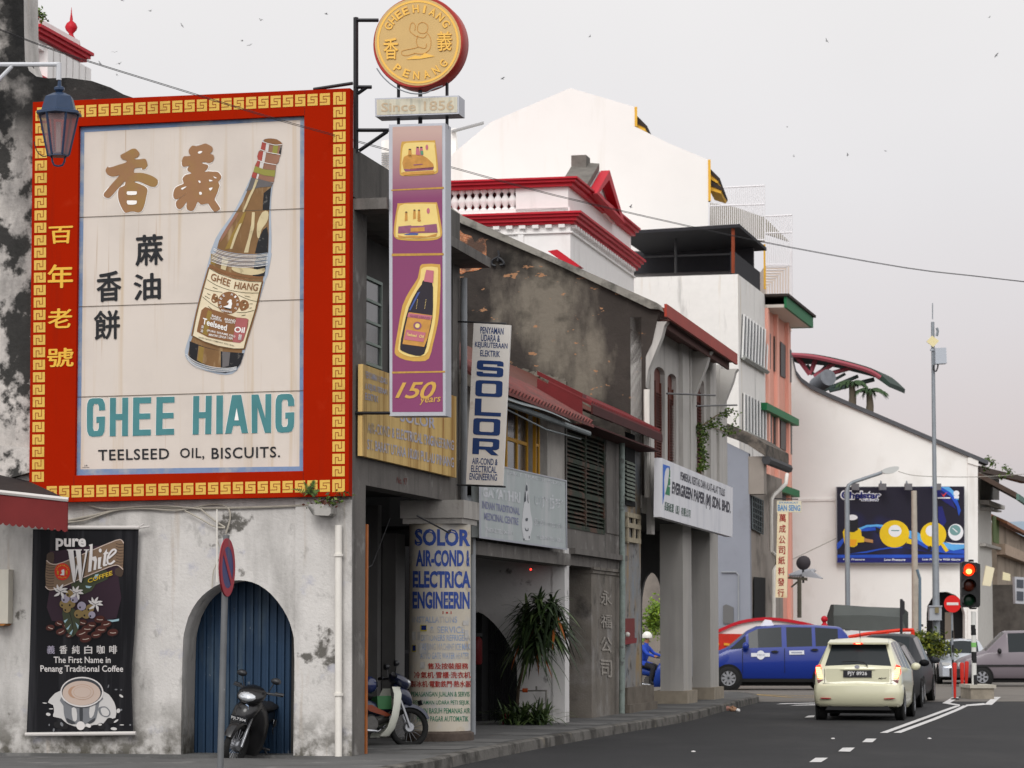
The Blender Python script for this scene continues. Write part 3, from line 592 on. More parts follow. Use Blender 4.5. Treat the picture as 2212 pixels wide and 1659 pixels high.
bt(.013, OCH, C_((900,1090),(930,1090),(880,1240),(800,1400),(720,1580),(640,1600),(740,1380),(840,1200)))
bt(.0135, CRM, C_((840,1250),(870,1240),(800,1420),(740,1590),(710,1590),(770,1400)))
bt(.013, COP, C_((660,1300),(760,1150),(800,1100),(830,1110),(740,1260),(640,1420),(580,1500),(590,1420)))
# cap and foil
CL, CR = (lambda y: lerp((1160,110),(1080,335), 0)), None
bt(.009, COP, C_((1155,125),(1420,170),(1400,305),(1270,290),(1130,235)))
bt(.012, RD, C_((1150,130),(1205,155),(1190,250),(1128,232))); bt(.012, SIL, C_((1205,155),(1245,165),(1230,268),(1190,252))); bt(.012, OLV, C_((1300,180),(1370,185),(1350,300),(1285,292))); bt(.012, INK, C_((1395,190),(1416,180),(1402,305),(1375,300)))
bt(.014, LBR, C_((1168,108),(1200,92),(1265,86),(1350,100),(1412,142),(1416,162),(1340,168),(1240,150),(1180,128)), 2)
mbw = [((1150,128),(1220,152),(1330,176),(1420,170))]
bt(.009, COP, C_((1100,262),(1130,240),(1270,292),(1400,312),(1386,345),(1372,410),(1340,440),(1210,420),(1090,382),(1080,330)))
bt(.012, RD, C_((1105,268),(1165,262),(1145,395),(1092,380),(1082,330))); bt(.012, SIL, C_((1165,264),(1205,276),(1180,410),(1140,396)))
bt(.009, COP, C_((1085,385),(1210,425),(1340,445),(1330,520),(1180,505),(1045,465))); bt(.012, RD, C_((1088,386),(1120,398),(1095,480),(1055,465))); bt(.012, SIL, C_((1125,400),(1175,412),(1155,500),(1110,485)))
bt(.0125, OLV, C_((1050,460),(1180,508),(1330,522),(1318,606),(1180,590),(1028,540)))
bt(.009, COP, C_((1026,540),(1180,592),(1316,608),(1306,682),(1160,660),(1002,606))); bt(.012, RD, C_((1022,545),(1078,562),(1060,635),(1004,608))); bt(.012, SIL, C_((1085,565),(1108,572),(1090,642),(1065,636)))
fw = pa(.018); 
for P in (((1150,128),(1220,152),(1330,176),(1420,168)),((1125,235),(1230,275),(1395,305)),((1090,382),(1200,420),(1340,445))): line(bot, fw, C_(*P), 1.1, WHT, 3)
for i in range(11):                                                 # moulded ribs of the glass
    o = i * 17.5; line(bot, fw, D_((455 - i * 4,-25 + o * 1.0),(560,25 + o),(760,62 + o * .95),(960,70 + o * .88),(1130,50 + o * .86)), 1.05, WHT if i % 3 else EDGE, 3)
bt(.0125, OCH, D_((420,60),(520,70),(470,200),(410,190))); bt(.0125, CRM, D_((560,100),(640,130),(600,270),(540,250))); bt(.0125, INK, D_((1000,60),(1120,60),(1090,340),(940,350),(960,200))); bt(.013, CRM, D_((700,220),(900,240),(1000,260),(1090,240),(1080,300),(920,330),(760,300),(680,260)), 2); bt(.0127, LBR, D_((400,190),(560,270),(760,320),(1060,352),(1070,365),(900,365),(620,320),(390,230)))
# label
lab = D_((395,240),(520,310),(700,370),(900,405),(1060,412),(1020,560),(980,740),(920,940),(870,1100),(830,1250),(700,1250),(500,1215),(330,1160),(185,1085),(240,820),(310,540))
bt(.014, LBR, grow(lab, 3.2)); bt(.017, LBL, lab)
bt(.0135, INK, D_((150,1160),(330,1230),(560,1290),(830,1310),(790,1440),(740,1500),(600,1560),(420,1530),(240,1450),(140,1370))); bt(.0155, AMB, D_((260,1215),(380,1250),(540,1285),(540,1500),(430,1490),(240,1400))); bt(.016, OCH, D_((270,1220),(330,1240),(310,1440),(250,1400))); bt(.0158, SMK, D_((560,1290),(660,1300),(640,1470),(560,1490)))
for i in range(6): line(bot, fw, D_((100 + i * 6,1320 + i * 16),(220,1415 + i * 13),(420,1480 + i * 11),(620,1500 + i * 9),(740,1480 + i * 7)), .9, EDGE if i % 2 else WHT, 3)
fl = pa(.021)
for P in (((395,243),(520,313),(700,373),(900,408),(1060,415)),((368,385),(480,455),(660,520),(860,552),(1015,553)),((335,490),(430,525),(560,545)),((760,580),(900,640),(1000,660)),((310,600),(420,690),(520,745)),((740,795),(840,800),(960,770)),((185,1088),(330,1163),(500,1218),(700,1253),(830,1252)),((395,243),(310,545),(240,822),(188,1080)),((1058,415),(1018,562),(978,742),(918,942),(868,1102),(830,1250))): line(bot, fl, D_(*P), 1.0, LGR, 2)
bt(.020, LBR, ell(*D_((641,678))[0], 24.2,24.2,28)); 
for P in (((420,640),(450,560),(500,590),(505,660),(450,680)),((770,700),(810,640),(880,660),(890,740),(800,780))): bt(.019, LBR, D_(*P), 2)
bt(.024, WHT, D_((648,640),(665,634),(678,645),(676,664),(684,690),(674,720),(668,750),(600,736),(572,724),(632,706),(636,672),(618,676),(632,655)), 2)
bt(.026, INK, D_((580,735),(610,738),(668,752),(650,762),(600,750)))
bt(.020, LBR, D_((298,770),(345,730),(560,800),(740,860),(860,872),(890,890),(880,980),(825,1150),(780,1180),(600,1160),(380,1110),(240,1040),(245,1000)))
bt(.0215, OCH, D_((380,770),(430,790),(370,1090),(300,1060))); bt(.0222, LPK, D_((735,865),(885,880),(870,980),(825,1140),(780,1180),(690,1170)))
ft_ = pa(.025)
def bq(x0, y0, x1, y1, s, h): return D_((x0, y0),(x1, y1),(x1 - h * .22 * s, y1 + h),(x0 - h * .22 * s, y0 + h))
text(bot, 'GHEE', ft_, bq(428,300,668,390,1,88), LBR, .012); text(bot, 'HIANG', ft_, bq(722,412,1018,440,1,88), LBR, .012)
text(bot, 'Teelseed', ft_, bq(318,865,622,955,.6,78), WHT, .022); text(bot, 'Oil', ft_, bq(716,975,846,985,.6,72), WHT, .022)
text(bot, 'BABY', ft_, bq(430,822,545,862,.5,28), WHT, .01); text(bot, 'BRAND', ft_, bq(592,868,728,892,.5,28), WHT, .01)
text(bot, 'SUPERIOR', ft_, bq(412,858,556,890,.5,24), WHT, .01); text(bot, 'QUALITY', ft_, bq(596,902,722,922,.5,26), WHT, .01)
text(bot, '(PURE SESAME OIL)', ft_, bq(368,1010,722,1085,.4,32), WHT, .01); text(bot, 'MINYAK LENGA TAIN', ft_, bq(392,1062,690,1112,.4,30), WHT, .01)
text(bot, '麻', ft_, bq(300,955,328,962,.4,42), WHT, .01); text(bot, '油', ft_, bq(288,1002,318,1010,.4,42), WHT, .01); text(bot, '標商', ft_, D_((768,1070),(806,1074),(796,1148),(756,1142)), WHT, .01)
text(bot, 'GHEE HIANG COMPANY SDN. BHD.', ft_, bq(262,1100,712,1210,.4,16), LGR, .005)
for i, ch in enumerate('GHEE HIANG'):
    if ch != ' ':
        a = pi * (1.18 - 1.0 * i / 9 * 1.0 + -.0) ; a = radians(205 - i * 27); x, y = 641 + 112 * cos(a), 678 - 112 * sin(a) ; ux, uy = -sin(a) * -1,-cos(a) * -1
        tx, ty = sin(a), cos(a); nx, ny = cos(a), -sin(a); h_ = 15
        text(bot, ch, ft_, D_(*[(x + tx * sx * 11 + nx * sy * h_, y + ty * sx * 11 + ny * sy * h_) for sx, sy in ((-1,1),(1,1),(1,-1),(-1,-1))]), WHT, .01)
text(bot, 'PENANG', ft_, D_((548,758),(682,784),(676,808),(542,782)), WHT, .01)
for P in (((370,560),(410,580)),((340,590),(400,625)),((470,640),(500,610)),((820,680),(840,660)),((830,740),(850,720)),((440,480),(500,505)),((840,590),(910,605)),((380,720),(430,760)),((800,840),(850,830)),((900,690),(940,690)),((900,745),(930,740))): line(bot, fl, D_(*P), 1.2, LGR)
for P in (((440,640),(460,660)),((470,600),(490,590)),((820,740),(835,725)),((840,690),(855,680))): line(bot, ft_, D_(*P), 2.6, LBL)
bot.build('bottle_painting', MBT, panel)
# ================================================================ hanging signs on the street corner
ts = .12
fsn = SP(ts)
# steel frame that carries the three hanging signs
hang = thing('sign_bracket', 'black steel post with arms carrying the hanging signs beside the big board', 'bracket', fsn(769,330))
mb = MB(); P = lambda k, *a: [fsn(*x) for x in q(k, *a)]
def beam(pts, w): mb.tube(pts, w, 4)
off = SV * .16
beam(P(4, (160,108),(160,950)), .032)
for a, b in (((160,126),(300,126)),((160,810),(365,810)),((180,938),(356,818)),((150,542),(258,542)),((172,582),(225,545))): beam(P(4, a, b), .024)
for x in (405,708): beam([p + off for p in P(4, (x, 500),(x, 790))], .02)
beam([p + off for p in P(4, (541,540),(541,790))], .026)
mb.build('post', M_black, hang)
mb = MB(); mb.tube([SP(.02)(*x) for x in q(1, (1950,556),(2195,518))], .022,4); mb.build('stay_bar', M_black, hang)
mb = MB(); mb.tube(P(5, (140,990),(372,990)), .02,4); mb.tube(P(5, (145,978),(145,1003)), .03,6); mb.build('lower_arm', M_black, hang)
# round sign
ring = thing('round_sign', 'round gold and red rimmed sign with raised company name at top of post', 'sign', fsn(902,190))
cx, cy, R_ = 902.6,90.5,97.5
o = Vector(fsn(cx, cy)); ex = (Vector(fsn(cx + 1, cy)) - o); ey = (Vector(fsn(cx, cy - 1)) - o)
def rf(off): 
    f = SP(ts - off); return f
mb = MB(); mb.lathe([(R_ * ex.length * .97,.34),(R_ * ex.length, .30),(R_ * ex.length, .02),(R_ * ex.length * .985,0),(R_ * ex.length * .965,0.0)], o, SV, 56); mb.build('rim', mat('faded_red_rim', c(176,48,36), .45, var=.25, vs=3), ring, smooth=40)
M_face = mat('sign_face_sand', c(206,172,112), .5, var=.06, vs=4)
mb = MB(); art(mb, rf(.004), ell(cx, cy, 93,94.5,56)); face = mb.build('face', M_face, ring)
M_emb = mat('raised_gold', c(238,188,88), .45); M_embd = mat('gold_shadow', c(196,138,62), .5)
mb = MB(); fo, fi_ = ell(cx, cy, 88.5,90,56), ell(cx, cy, 84,85.5,56); n = 56
mb.add([rf(.008)(*p) for p in fo] + [rf(.008)(*p) for p in fi_], [(i, (i + 1) % n, n + (i + 1) % n, n + i) for i in range(n)]); mb.build('gold_ring', M_emb, face)
def arc_text(body, a0, a1, r, w, h, inv, bold=.02, up=None):
    m1, m2 = MB(), MB(); N = len(body)
    for i, ch in enumerate(body):
        if ch == ' ': continue
        a = radians(a0 + (a1 - a0) * i / (N - 1)); x, y = cx + r * cos(a), cy - r * sin(a)
        nx, ny = cos(a), -sin(a); tx, ty = sin(a), cos(a)
        if inv: nx, ny, tx, ty = -nx, -ny, -tx, -ty
        wc = w * (.35 if ch == 'I' else 1)
        Q = [(x + tx * sx * wc / 2 + nx * sy * h / 2, y + ty * sx * wc / 2 + ny * sy * h / 2) for sx, sy in ((-1,1),(1,1),(1,-1),(-1,-1))]
        text(m2, ch, rf(.008), [(p[0] + .9, p[1] + .9) for p in Q], 0, bold + .012); text(m1, ch, rf(.014), Q, 0, bold)
    m2.build('lettering_shadow', M_embd, face); m1.build('raised_lettering', M_emb, face)
arc_text('GHEE', 152,112,72,13.5,17, False); arc_text('HIANG', 94,33,72,13.5,17, False); arc_text('PENANG', 232,320,72,13,17, True)
for ch, Q in (('香', q(4, (328,238),(424,236),(418,366),(338,368))),('義', q(4, (662,196),(760,196),(752,312),(670,316)))):
    mb = MB(); text(mb, ch, rf(.008), [(x + .9, y + .9) for x, y in Q], 0,.02); mb.build('lettering_shadow', M_embd, face)
    mb = MB(); text(mb, ch, rf(.014), Q, 0,.014); mb.build('raised_lettering', M_emb, face)
mb = MB()                                                           # seated figure emblem in thin raised lines
for P_ in (((500,150),(495,190),(520,215),(545,230)),((500,150),(515,140),(530,160),(525,190)),((548,150),(575,138),(605,155),(605,185),(590,205),(560,205),(542,185),(548,150)),((600,200),(625,240),(622,300),(590,330),(560,335),(520,330)),
           ((545,220),(535,260),(545,290),(520,300),(470,310),(445,320),(448,340),(480,345),(530,330)),((545,290),(590,300),(600,270)),((540,225),(580,235),(600,215))):
    line(mb, rf(.010), q(4, *P_), 1.2,0,3)
art(mb, rf(.012), q(4, (470,370),(530,345),(560,352),(590,330),(652,350),(560,366)), 1); mb.build('emblem', [M_embd, M_emb], face)
mb = MB(); mb.tube([Vector(rf(.1)(x, y)) for x, y in sm(q(4, (290,425),(330,480),(400,540),(500,580),(590,580),(640,555),(700,535)), 3, False)], .009,6); mb.build('lamp_wire', M_galv, ring)
# lightbox with the founding year
lb = thing('founding_year_lightbox', 'small pale lightbox with faded founding year under the round sign', 'sign', fsn(900,250))
BQ = q(4, (278,612),(800,593),(800,708),(280,725))
mb = MB(); mb.plate([[fsn(*p) for p in BQ]], SV * .32); mb.build('case', M_alu, lb)
mb = MB(); art(mb, SP(ts - .004), q(4, (289,620),(791,602),(791,699),(290,716))); pl = mb.build('face', mat('aged_acrylic', c(206,200,180), .5, var=.08, vs=6, layers=[dict(c=(.35,.36,.30), s=4, lo=.5, hi=.65, a=.5, st=(6,6,.5))]), lb)
mb = MB(); text(mb, 'Since 1856', SP(ts - .008), q(4, (318,640),(770,622),(770,684),(318,696)), 0,.012); mb.build('lettering', mat('faded_tan_letter', c(190,170,142), .7), pl)
# purple vertical lightbox
pb = thing('purple_lightbox', 'tall purple vertical lightbox showing biscuit boxes and an oil bottle', 'sign', fsn(902,900))
PQ = q(4, (365,775),(716,765)) + q(5, (718,1006),(370,1008))
mb = MB(); mb.plate([[fsn(*p) for p in PQ]], SV * .30); mb.build('case', M_alu, pb)
fp1, fp2, fp3, fp4 = SP(ts - .004), SP(ts - .007), SP(ts - .010), SP(ts - .014)
PF = [(848,274),(955,271),(956.5,889.5),(847.5,890)]
m = mat('purple_acrylic', c(128,54,98), .4, var=.05, spec=.4)
T_ = m.node_tree; geo = T_.nodes.new('ShaderNodeNewGeometry'); sx = T_.nodes.new('ShaderNodeSeparateXYZ'); T_.links.new(geo.outputs['Position'], sx.inputs[0])   # the face colour turns paler towards the top
mr = T_.nodes.new('ShaderNodeMapRange'); z_hi = Vector(fsn(900,285)).z; z_lo = Vector(fsn(900,430)).z
mr.inputs[1].default_value = z_lo; mr.inputs[2].default_value = z_hi; T_.links.new(sx.outputs['Z'], mr.inputs[0])
mm = T_.nodes.new('ShaderNodeMix'); mm.data_type = 'RGBA'; b_ = T_.nodes['Principled BSDF']; src = b_.inputs['Base Color'].links[0].from_socket
T_.links.new(mr.outputs[0], mm.inputs[0]); T_.links.new(src, mm.inputs[6]); mm.inputs[7].default_value = (*c(190,160,150), 1); T_.links.new(mm.outputs[2], b_.inputs['Base Color'])
mb = MB(); art(mb, fp1, PF); pf = mb.build('face', m, pb)
M_pg = mat('printed_gold_line', c(196,150,70), .6, var=.3, vs=20); M_pge = mat('printed_gold_edge', c(206,162,78), .6, var=.15, vs=10); M_py = mat('printed_yellow', c(232,206,128), .6, var=.08, vs=9); M_po = mat('printed_orange', c(206,150,74), .6, var=.3, vs=12)
M_pp = mat('printed_violet', c(150,92,120), .6, var=.3, vs=14); M_pk = mat('printed_black', c(40,34,44), .5, var=.2); M_pb = mat('printed_blue_black', c(22,26,48), .35, spec=.5); M_pr = mat('printed_pink', c(190,110,124), .6, var=.1)
def jq(*p): return q('j', *p)
for P_ in (jq((135,818),(820,782),(820,808),(135,834)), q(4, (383,1578),(705,1574),(705,1588),(383,1594)), q(5, (385,732),(715,727),(715,737),(385,744))):
    mb = MB(); art(mb, fp2, P_); mb.build('gold_rule', M_pg, pf)
tin = MB()
def ta(f, mi, P_, s_=0): art(tin, f, P_, mi, s_)
tin_m = [M_pge, M_py, M_po, M_pp, M_pk, M_pr, mat('printed_green', c(90,140,110), .6), mat('printed_blue', c(70,90,150), .6)]
ta(fp2,0, jq((270,200),(300,190),(480,178),(680,176),(710,190),(735,400),(748,560),(735,600),(680,620),(480,635),(280,640),(245,600),(245,500),(255,300)), 2)
ta(fp3,1, jq((300,225),(400,205),(680,200),(700,250),(725,520),(700,590),(480,605),(290,605),(265,560),(275,350)), 2)
ta(fp4,2, jq((300,390),(420,360),(560,380),(640,440),(690,520),(480,540),(295,545)), 2); ta(fp4,3, jq((295,552),(690,524),(680,560),(320,582))); ta(fp4,2, jq((280,590),(330,590),(700,570),(690,610),(300,630)))
ta(fp4,5, jq((380,545),(690,526),(680,542),(390,562)))
for x, y in ((378,292),(478,264),(526,264)): ta(SP(ts - .017), 4, ell(*jq((x, y))[0], 3.0,1.3,10)); ta(fp4,2 if x < 400 else 5, jq((x - 18, y + 8),(x + 18, y + 8),(x + 26, y + 110),(x - 24, y + 110)))
ta(SP(ts - .017), 6, jq((515,310),(550,310),(555,360),(520,365))); ta(fp4,5, ell(*jq((600,265))[0], 3,6,10)); ta(SP(ts - .017), 3, jq((425,490),(545,480),(545,492),(425,503)))
tin.build('printed_biscuit_box', tin_m, pf); tin = MB()
ta(fp2,0, jq((215,1020),(240,998),(480,985),(700,986),(735,1000),(770,1180),(800,1380),(770,1450),(680,1480),(480,1488),(260,1478),(190,1450),(165,1390),(180,1230)), 2)
ta(fp3,1, jq((245,1030),(400,1005),(690,1005),(720,1040),(750,1230),(775,1390),(740,1440),(500,1462),(230,1450),(190,1400),(205,1230)), 2)
ta(fp4,3, jq((228,1300),(390,1284),(400,1292),(550,1290),(560,1282),(728,1265),(742,1380),(222,1390))); ta(SP(ts - .017), 2, jq((388,1318),(570,1308),(572,1362),(386,1370)), 0)
ta(fp4,7, jq((300,1404),(400,1385),(490,1390),(480,1410),(330,1412)), 0); ta(fp4,2, jq((220,1410),(300,1430),(440,1420),(600,1430),(735,1390),(720,1430),(500,1455),(230,1445)))
for x, y in ((330,1112),(438,1086),(497,1086)): ta(SP(ts - .017), 4, ell(*jq((x, y))[0], 2.6,1.2,10)); ta(fp4,2, jq((x - 14, y + 8),(x + 14, y + 8),(x + 18, y + 110),(x - 20, y + 120)))
ta(fp4,5, ell(*jq((618,1095))[0], 3.5,6.5,10)); ta(fp4,2, ell(*jq((500,1220))[0], 4,3,10))
tin.build('printed_biscuit_box', tin_m, pf); tin = MB()
J5 = lambda *p: q(5, *p)
ta(fp2,0, J5((560,75),(590,62),(670,64),(687,90),(683,300),(670,430),(640,560),(615,650),(560,668),(470,660),(410,630),(402,590),(420,480),(450,320),(500,220),(545,150)), 2)
ta(fp3,1, J5((565,95),(600,80),(660,82),(672,110),(664,300),(650,440),(620,570),(590,630),(500,640),(430,610),(425,570),(440,480),(470,330),(520,230),(560,150)), 2)
ta(fp4,4, J5((578,165),(633,172),(640,260),(636,400),(610,520),(585,620),(530,632),(450,605),(435,575),(455,460),(490,330),(540,230),(570,190)), 2)
ta(SP(ts - .017), 5, J5((598,98),(645,104),(640,180),(582,170),(590,130))); ta(SP(ts - .017), 7, J5((545,240),(560,235),(500,350),(490,350)))
ta(SP(ts - .017), 2, J5((490,362),(636,382),(608,520),(585,578),(450,560),(468,450))); ta(SP(ts - .020), 5, J5((486,368),(634,386),(626,410),(480,392))); ta(SP(ts - .020), 5, J5((474,470),(595,490),(580,548),(460,532)))
ta(SP(ts - .020), 3, ell(*J5((543,446))[0], 9,8.5,16)); ta(SP(ts - .0225), 1, ell(*J5((543,446))[0], 5,5,14))
for x in (540,592): [ta(SP(ts - .017), 1, ell(*J5((x + 4 - i * 1.3,285 + i * 9))[0], .7,.9,6)) for i in range(7)]
text(tin, 'GHEE HIANG', SP(ts - .024), J5((498,376),(622,392),(618,406),(494,390)), 3,.02); text(tin, 'Teelseed', SP(ts - .024), J5((478,490),(540,500),(536,518),(474,508)), 1,.02); text(tin, 'Oil', SP(ts - .024), J5((556,502),(584,506),(580,524),(552,520)), 1,.02)
tin.build('printed_oil_bottle', tin_m, pf)
mb = MB(); text(mb, '150', fp3, J5((418,800),(664,792),(650,905),(404,896)), 0,.012,.9,.25); text(mb, 'years', fp3, J5((556,900),(688,888),(688,932),(556,940)), 0,.008,1,.2); mb.build('anniversary_lettering', M_pge, pf)
# white vertical sign
vs_ = 5.05; fv = SP(vs_)
vsg = thing('vertical_shop_sign', 'narrow white vertical sign with tall navy letters leaning out beside the drainpipe', 'sign', fv(1050,1050))
VQ = J5((893,430),(1123,443),(1073,1440),(845,1432))
mb = MB(); mb.plate([[fv(*p) for p in VQ]], SV * .06); vb = mb.build('panel', mat('white_sign_board', c(226,222,216), .6, var=.05, layers=[dict(c=(.4,.3,.2), s=4, lo=.62, hi=.72, a=.4)]), vsg)
M_navy = mat('navy_letter', c(34,62,116), .6, var=.1)
fv1 = SP(vs_ - .004)
def rq(k, x0, y0, x1, y1, x2, y2, x3, y3): return q(k, (x0, y0),(x1, y1),(x2, y2),(x3, y3))
for body, Q, b_ in (('PENYAMAN', (935,452,1080,460,1078,502,934,494), .015),('UDARA &', (940,500,1058,506,1056,548,938,542), .015),('KEJURUTERAAN', (902,545,1104,556,1102,600,900,588), .015),('ELEKTRIK', (935,598,1058,604,1056,642,933,636), .015),
                    ('AIR-COND &', (884,1266,1044,1276,1042,1316,882,1308), .015),('ELECTRICAL', (878,1314,1036,1322,1034,1364,876,1356), .015),('ENGINEERING', (868,1362,1040,1370,1036,1412,866,1404), .015)):
    mb = MB(); text(mb, body, fv1, rq(5, *Q), 0, b_); mb.build('lettering', M_navy, vb)
def ol(o, i_): return [o, i_]
def bigletter(ch, Q):
    mb = MB(); B = lambda x, y: fv1(*bil(Q, x, y)); P_ = lambda L: [B(x, y) for x, y in L]
    ro = [(.0,.14),(.03,.04),(.13,0),(.87,0),(.97,.04),(1,.14),(1,.86),(.97,.96),(.87,1),(.13,1),(.03,.96),(0,.86)]
    ri = [(.24,.24),(.30,.2),(.70,.2),(.76,.24),(.76,.76),(.70,.8),(.30,.8),(.24,.76)]
    if ch == 'O': mb.plate([P_(ro), P_(ri)], -SV * .001)
    elif ch == 'L': mb.plate([P_([(0,0),(1,0),(1,.22),(.25,.22),(.25,1),(0,1)])], -SV * .001)
    elif ch == 'S': mb.plate([P_([(0,.30),(0,.12),(.04,.03),(.13,0),(.87,0),(.97,.04),(1,.14),(1,.46),(.97,.55),(.87,.6),(.24,.62),(.24,.78),(.76,.78),(.76,.68),(1,.68),(1,.86),(.97,.96),(.87,1),(.13,1),(.03,.96),(0,.86),(0,.54),(.03,.45),(.13,.4),(.76,.38),(.76,.22),(.24,.22),(.24,.30)])], -SV * .001)
    else: mb.plate([P_([(0,0),(.25,0),(.25,.3),(.48,.3),(.72,0),(1,0),(.76,.3),(.92,.33),(1,.42),(1,.86),(.97,.96),(.87,1),(0,1)]), P_([(.25,.5),(.70,.5),(.76,.54),(.76,.76),(.70,.8),(.25,.8)])], -SV * .001)
    mb.build('large_lettering', M_navy, vb)
for ch, Q in (('S', (914,660,1080,668,1076,768,910,760)),('O', (906,784,1074,790,1070,892,902,884)),('L', (902,898,1066,906,1062,1012,898,1004)),('O', (892,1020,1060,1028,1056,1132,888,1124)),('R', (888,1144,1055,1152,1048,1254,884,1244))): bigletter(ch, rq(5, *Q))
mb = MB(); mb.tube([SP(vs_ + .03)(*x) for x in J5((795,421),(1095,433))], .014,6); mb.build('hanger_bar', M_black, vsg); mb = MB(); mb.tube([SP(vs_ + .03)(*x) for x in J5((788,1437),(1092,1449))], .014,6); mb.build('hanger_bar', M_black, vsg)
# old rusty yellow board on the corner shop front
def board_on(name, label, Q, d, m, th=.06):
    f = FP(d); r = thing(name, label, 'sign', f(Q[3][0], Q[3][1])); mb = MB(); mb.plate([[f(*p) for p in Q]], -NV * th); return r, mb.build('panel', m, r)
M_rust = mat('rust_streaked_yellow', c(216,184,118), .8, var=.1, layers=[dict(c=(.30,.15,.03), s=1.5, lo=.46, hi=.66, a=.85, st=(3.5,3.5,.16), d=7), dict(c=(.25,.07,.01), s=2.2, lo=.62, hi=.70, a=.8, st=(4,4,.12), o=6)])
yr, yb = board_on('rusty_shop_board', 'rust streaked yellow shop board with faded grey letters behind the purple lightbox', J5((203,685),(785,888),(785,1392),(200,1256)), .09, M_rust)
M_fad = mat('faded_lilac_letter', c(176,178,196), .8, layers=[dict(c=(.5,.36,.16), s=5, lo=.5, hi=.6, a=.9, st=(2,2,.4))])
fy = FP(.095)
for body, Q in (('PENYAMAN UDARA', (218,725,362,778,362,815,218,770)),('& KEJURUTERAAN', (218,800,362,845,362,890,218,850)),('ELEKTRIK', (218,862,300,885,300,925,218,905)),('SOLOR', (436,968,655,1020,655,1090,436,1040)),('AIR-COND & ELECTRICAL ENGINEERING', (232,1045,770,1160,770,1222,232,1112)),('ST. BARAT UTARA 10200 PULAU PINANG', (232,1150,770,1268,770,1330,232,1215))):
    mb = MB(); text(mb, body, fy, rq(5, *Q), 0,.02); mb.build('lettering', M_fad, yb)
mb = MB(); f_ = FP(.004); text(mb, 'No. 97', f_, rq(5,416,1384,480,1396,478,1440,414,1426), 0,.01); tag(mb.build('house_number', mat('faint_red_paint', c(112,66,62), .9, var=.3, vs=20)), 'faint red painted house number on the grey concrete beam', 'house number')
# ================================================================ low medicine shop next door
def eave(u, v, d): return toS(FP(d)(u, v))[2]
shop = thing('medicine_shop', 'low old shophouse with yellow window, pink tiled roof and white arched footway wall', 'building', S(9.5,-3,0))
M_tile = mat('faded_red_tiles', c(128,74,70), .9, var=.4, vs=6, layers=[dict(c=(.08,.06,.055), s=4, lo=.5, hi=.65, a=.7, d=9)])
M_zinc = mat('grey_zinc', c(134,142,144), .6, metal=.2, var=.2, vs=4)
M_redzinc = mat('red_painted_zinc', c(108,24,27), .65, var=.3, vs=3)
M_rustz = mat('rust_brown_zinc', c(96,52,40), .8, var=.3, vs=4)
def roof(parent, t0, t1, de, ze, dep, pitch, m, rib=.24, r=.07, name='roof'):
    mb = MB(); tp = tan(radians(pitch)); vec = Vector(-NV * dep + ZV * dep * tp)
    mb.bx(S(t0, de, ze), SV * (t1 - t0), vec, ZV * .05); n_ = int((t1 - t0) / rib)
    nrm = (SV.cross(vec)).normalized(); nrm = nrm if nrm.z > 0 else -nrm
    for i in range(n_):
        a = S(t0 + rib * (i + .5), de, ze + .05); b = a + vec
        rr = [[p + SV * r * cos(x) + nrm * r * sin(x) for x in (0,.8,1.57,2.34,3.14)] for p in (a, b)]; mb.rings(rr, 0, True, False)
    return mb.build(name, m, parent, smooth=50)
z2 = eave(1241,908,.5)
roof(shop, 5.75,13.35,.5, z2,.95,31, M_tile)
mb = MB(); mb.bx(S(5.75,-.44, z2 + .60), SV * 14.5,-NV * 1.6 + ZV * .95, ZV * .05); mb.build('upper_roof', M_rustz, shop)
mb = MB(); pts = [FP(.55)(u, v) for u, v in sm(q(5, (1100,905),(1200,940),(1300,965),(1400,1000),(1500,1048)), 3, False)]
mb.add([p for p in pts] + [p - NV * .2 + ZV * .16 for p in pts], [(i, i + 1, len(pts) + i + 1, len(pts) + i) for i in range(len(pts) - 1)]); mb.build('bent_valance', M_zinc, shop)
mb = MB(); mb.tube([S(5.8,.42, z2 - .1), S(13.3,.42, z2 - .1)], .045,8); mb.tube([S(6.9,.36, z2 - .16), S(9.5,.46, z2 - .3), S(13.2,.3, z2 - .2)], .012,6); mb.build('gutter', M_zinc, shop)
zs2 = eave(1225,1040,0); zb2 = eave(1100,1166,.0)
mb = MB(); mb.sb(5.8,13.3,-.3,0, zb2 - .1, zs2 - .1); mb.sb(5.8,13.3,-.34,.1, zb2 - .3, zb2 - .1); mb.build('upper_wall', M_conc, shop)
mb = MB(); mb.sb(T(1180), T(1217), -.32,.02, zs2 - .1, z2 + .1); mb.build('upper_pillar', M_conc_l, shop)
mb = MB(); mb.sb(5.8,6.9,-.32,.02, zs2 - .1, z2 + .1); mb.build('upper_pillar', M_conc_l, shop)
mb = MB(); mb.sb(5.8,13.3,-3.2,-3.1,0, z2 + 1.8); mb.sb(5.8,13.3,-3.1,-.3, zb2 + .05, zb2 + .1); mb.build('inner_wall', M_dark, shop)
M_yel = mat('yellow_window_paint', c(196,146,42), .6, var=.15, vs=6)
zt_ = eave(1140,885,-.12)
window(shop, T(1092,-.12), T(1139,-.12), -.16, zs2 - .1, zt_, 2,2,.07, M_yel)
window(shop, T(1141,-.12), T(1150,-.12), -.05, zs2 - .1, zt_, 2,1,.05, M_yel)
mb = MB(); mb.sb(T(1176,-.1), T(1179.5,-.1), -.14,-.06, zs2 - .1, zt_); mb.build('window_post', M_yel, shop)
mb = MB(); mb.sb(T(1000), T(1018), -1.2,-1.0,.1, zb2); mb.build('inner_pier', mat('dim_whitewash', (.26,.255,.25)), shop)
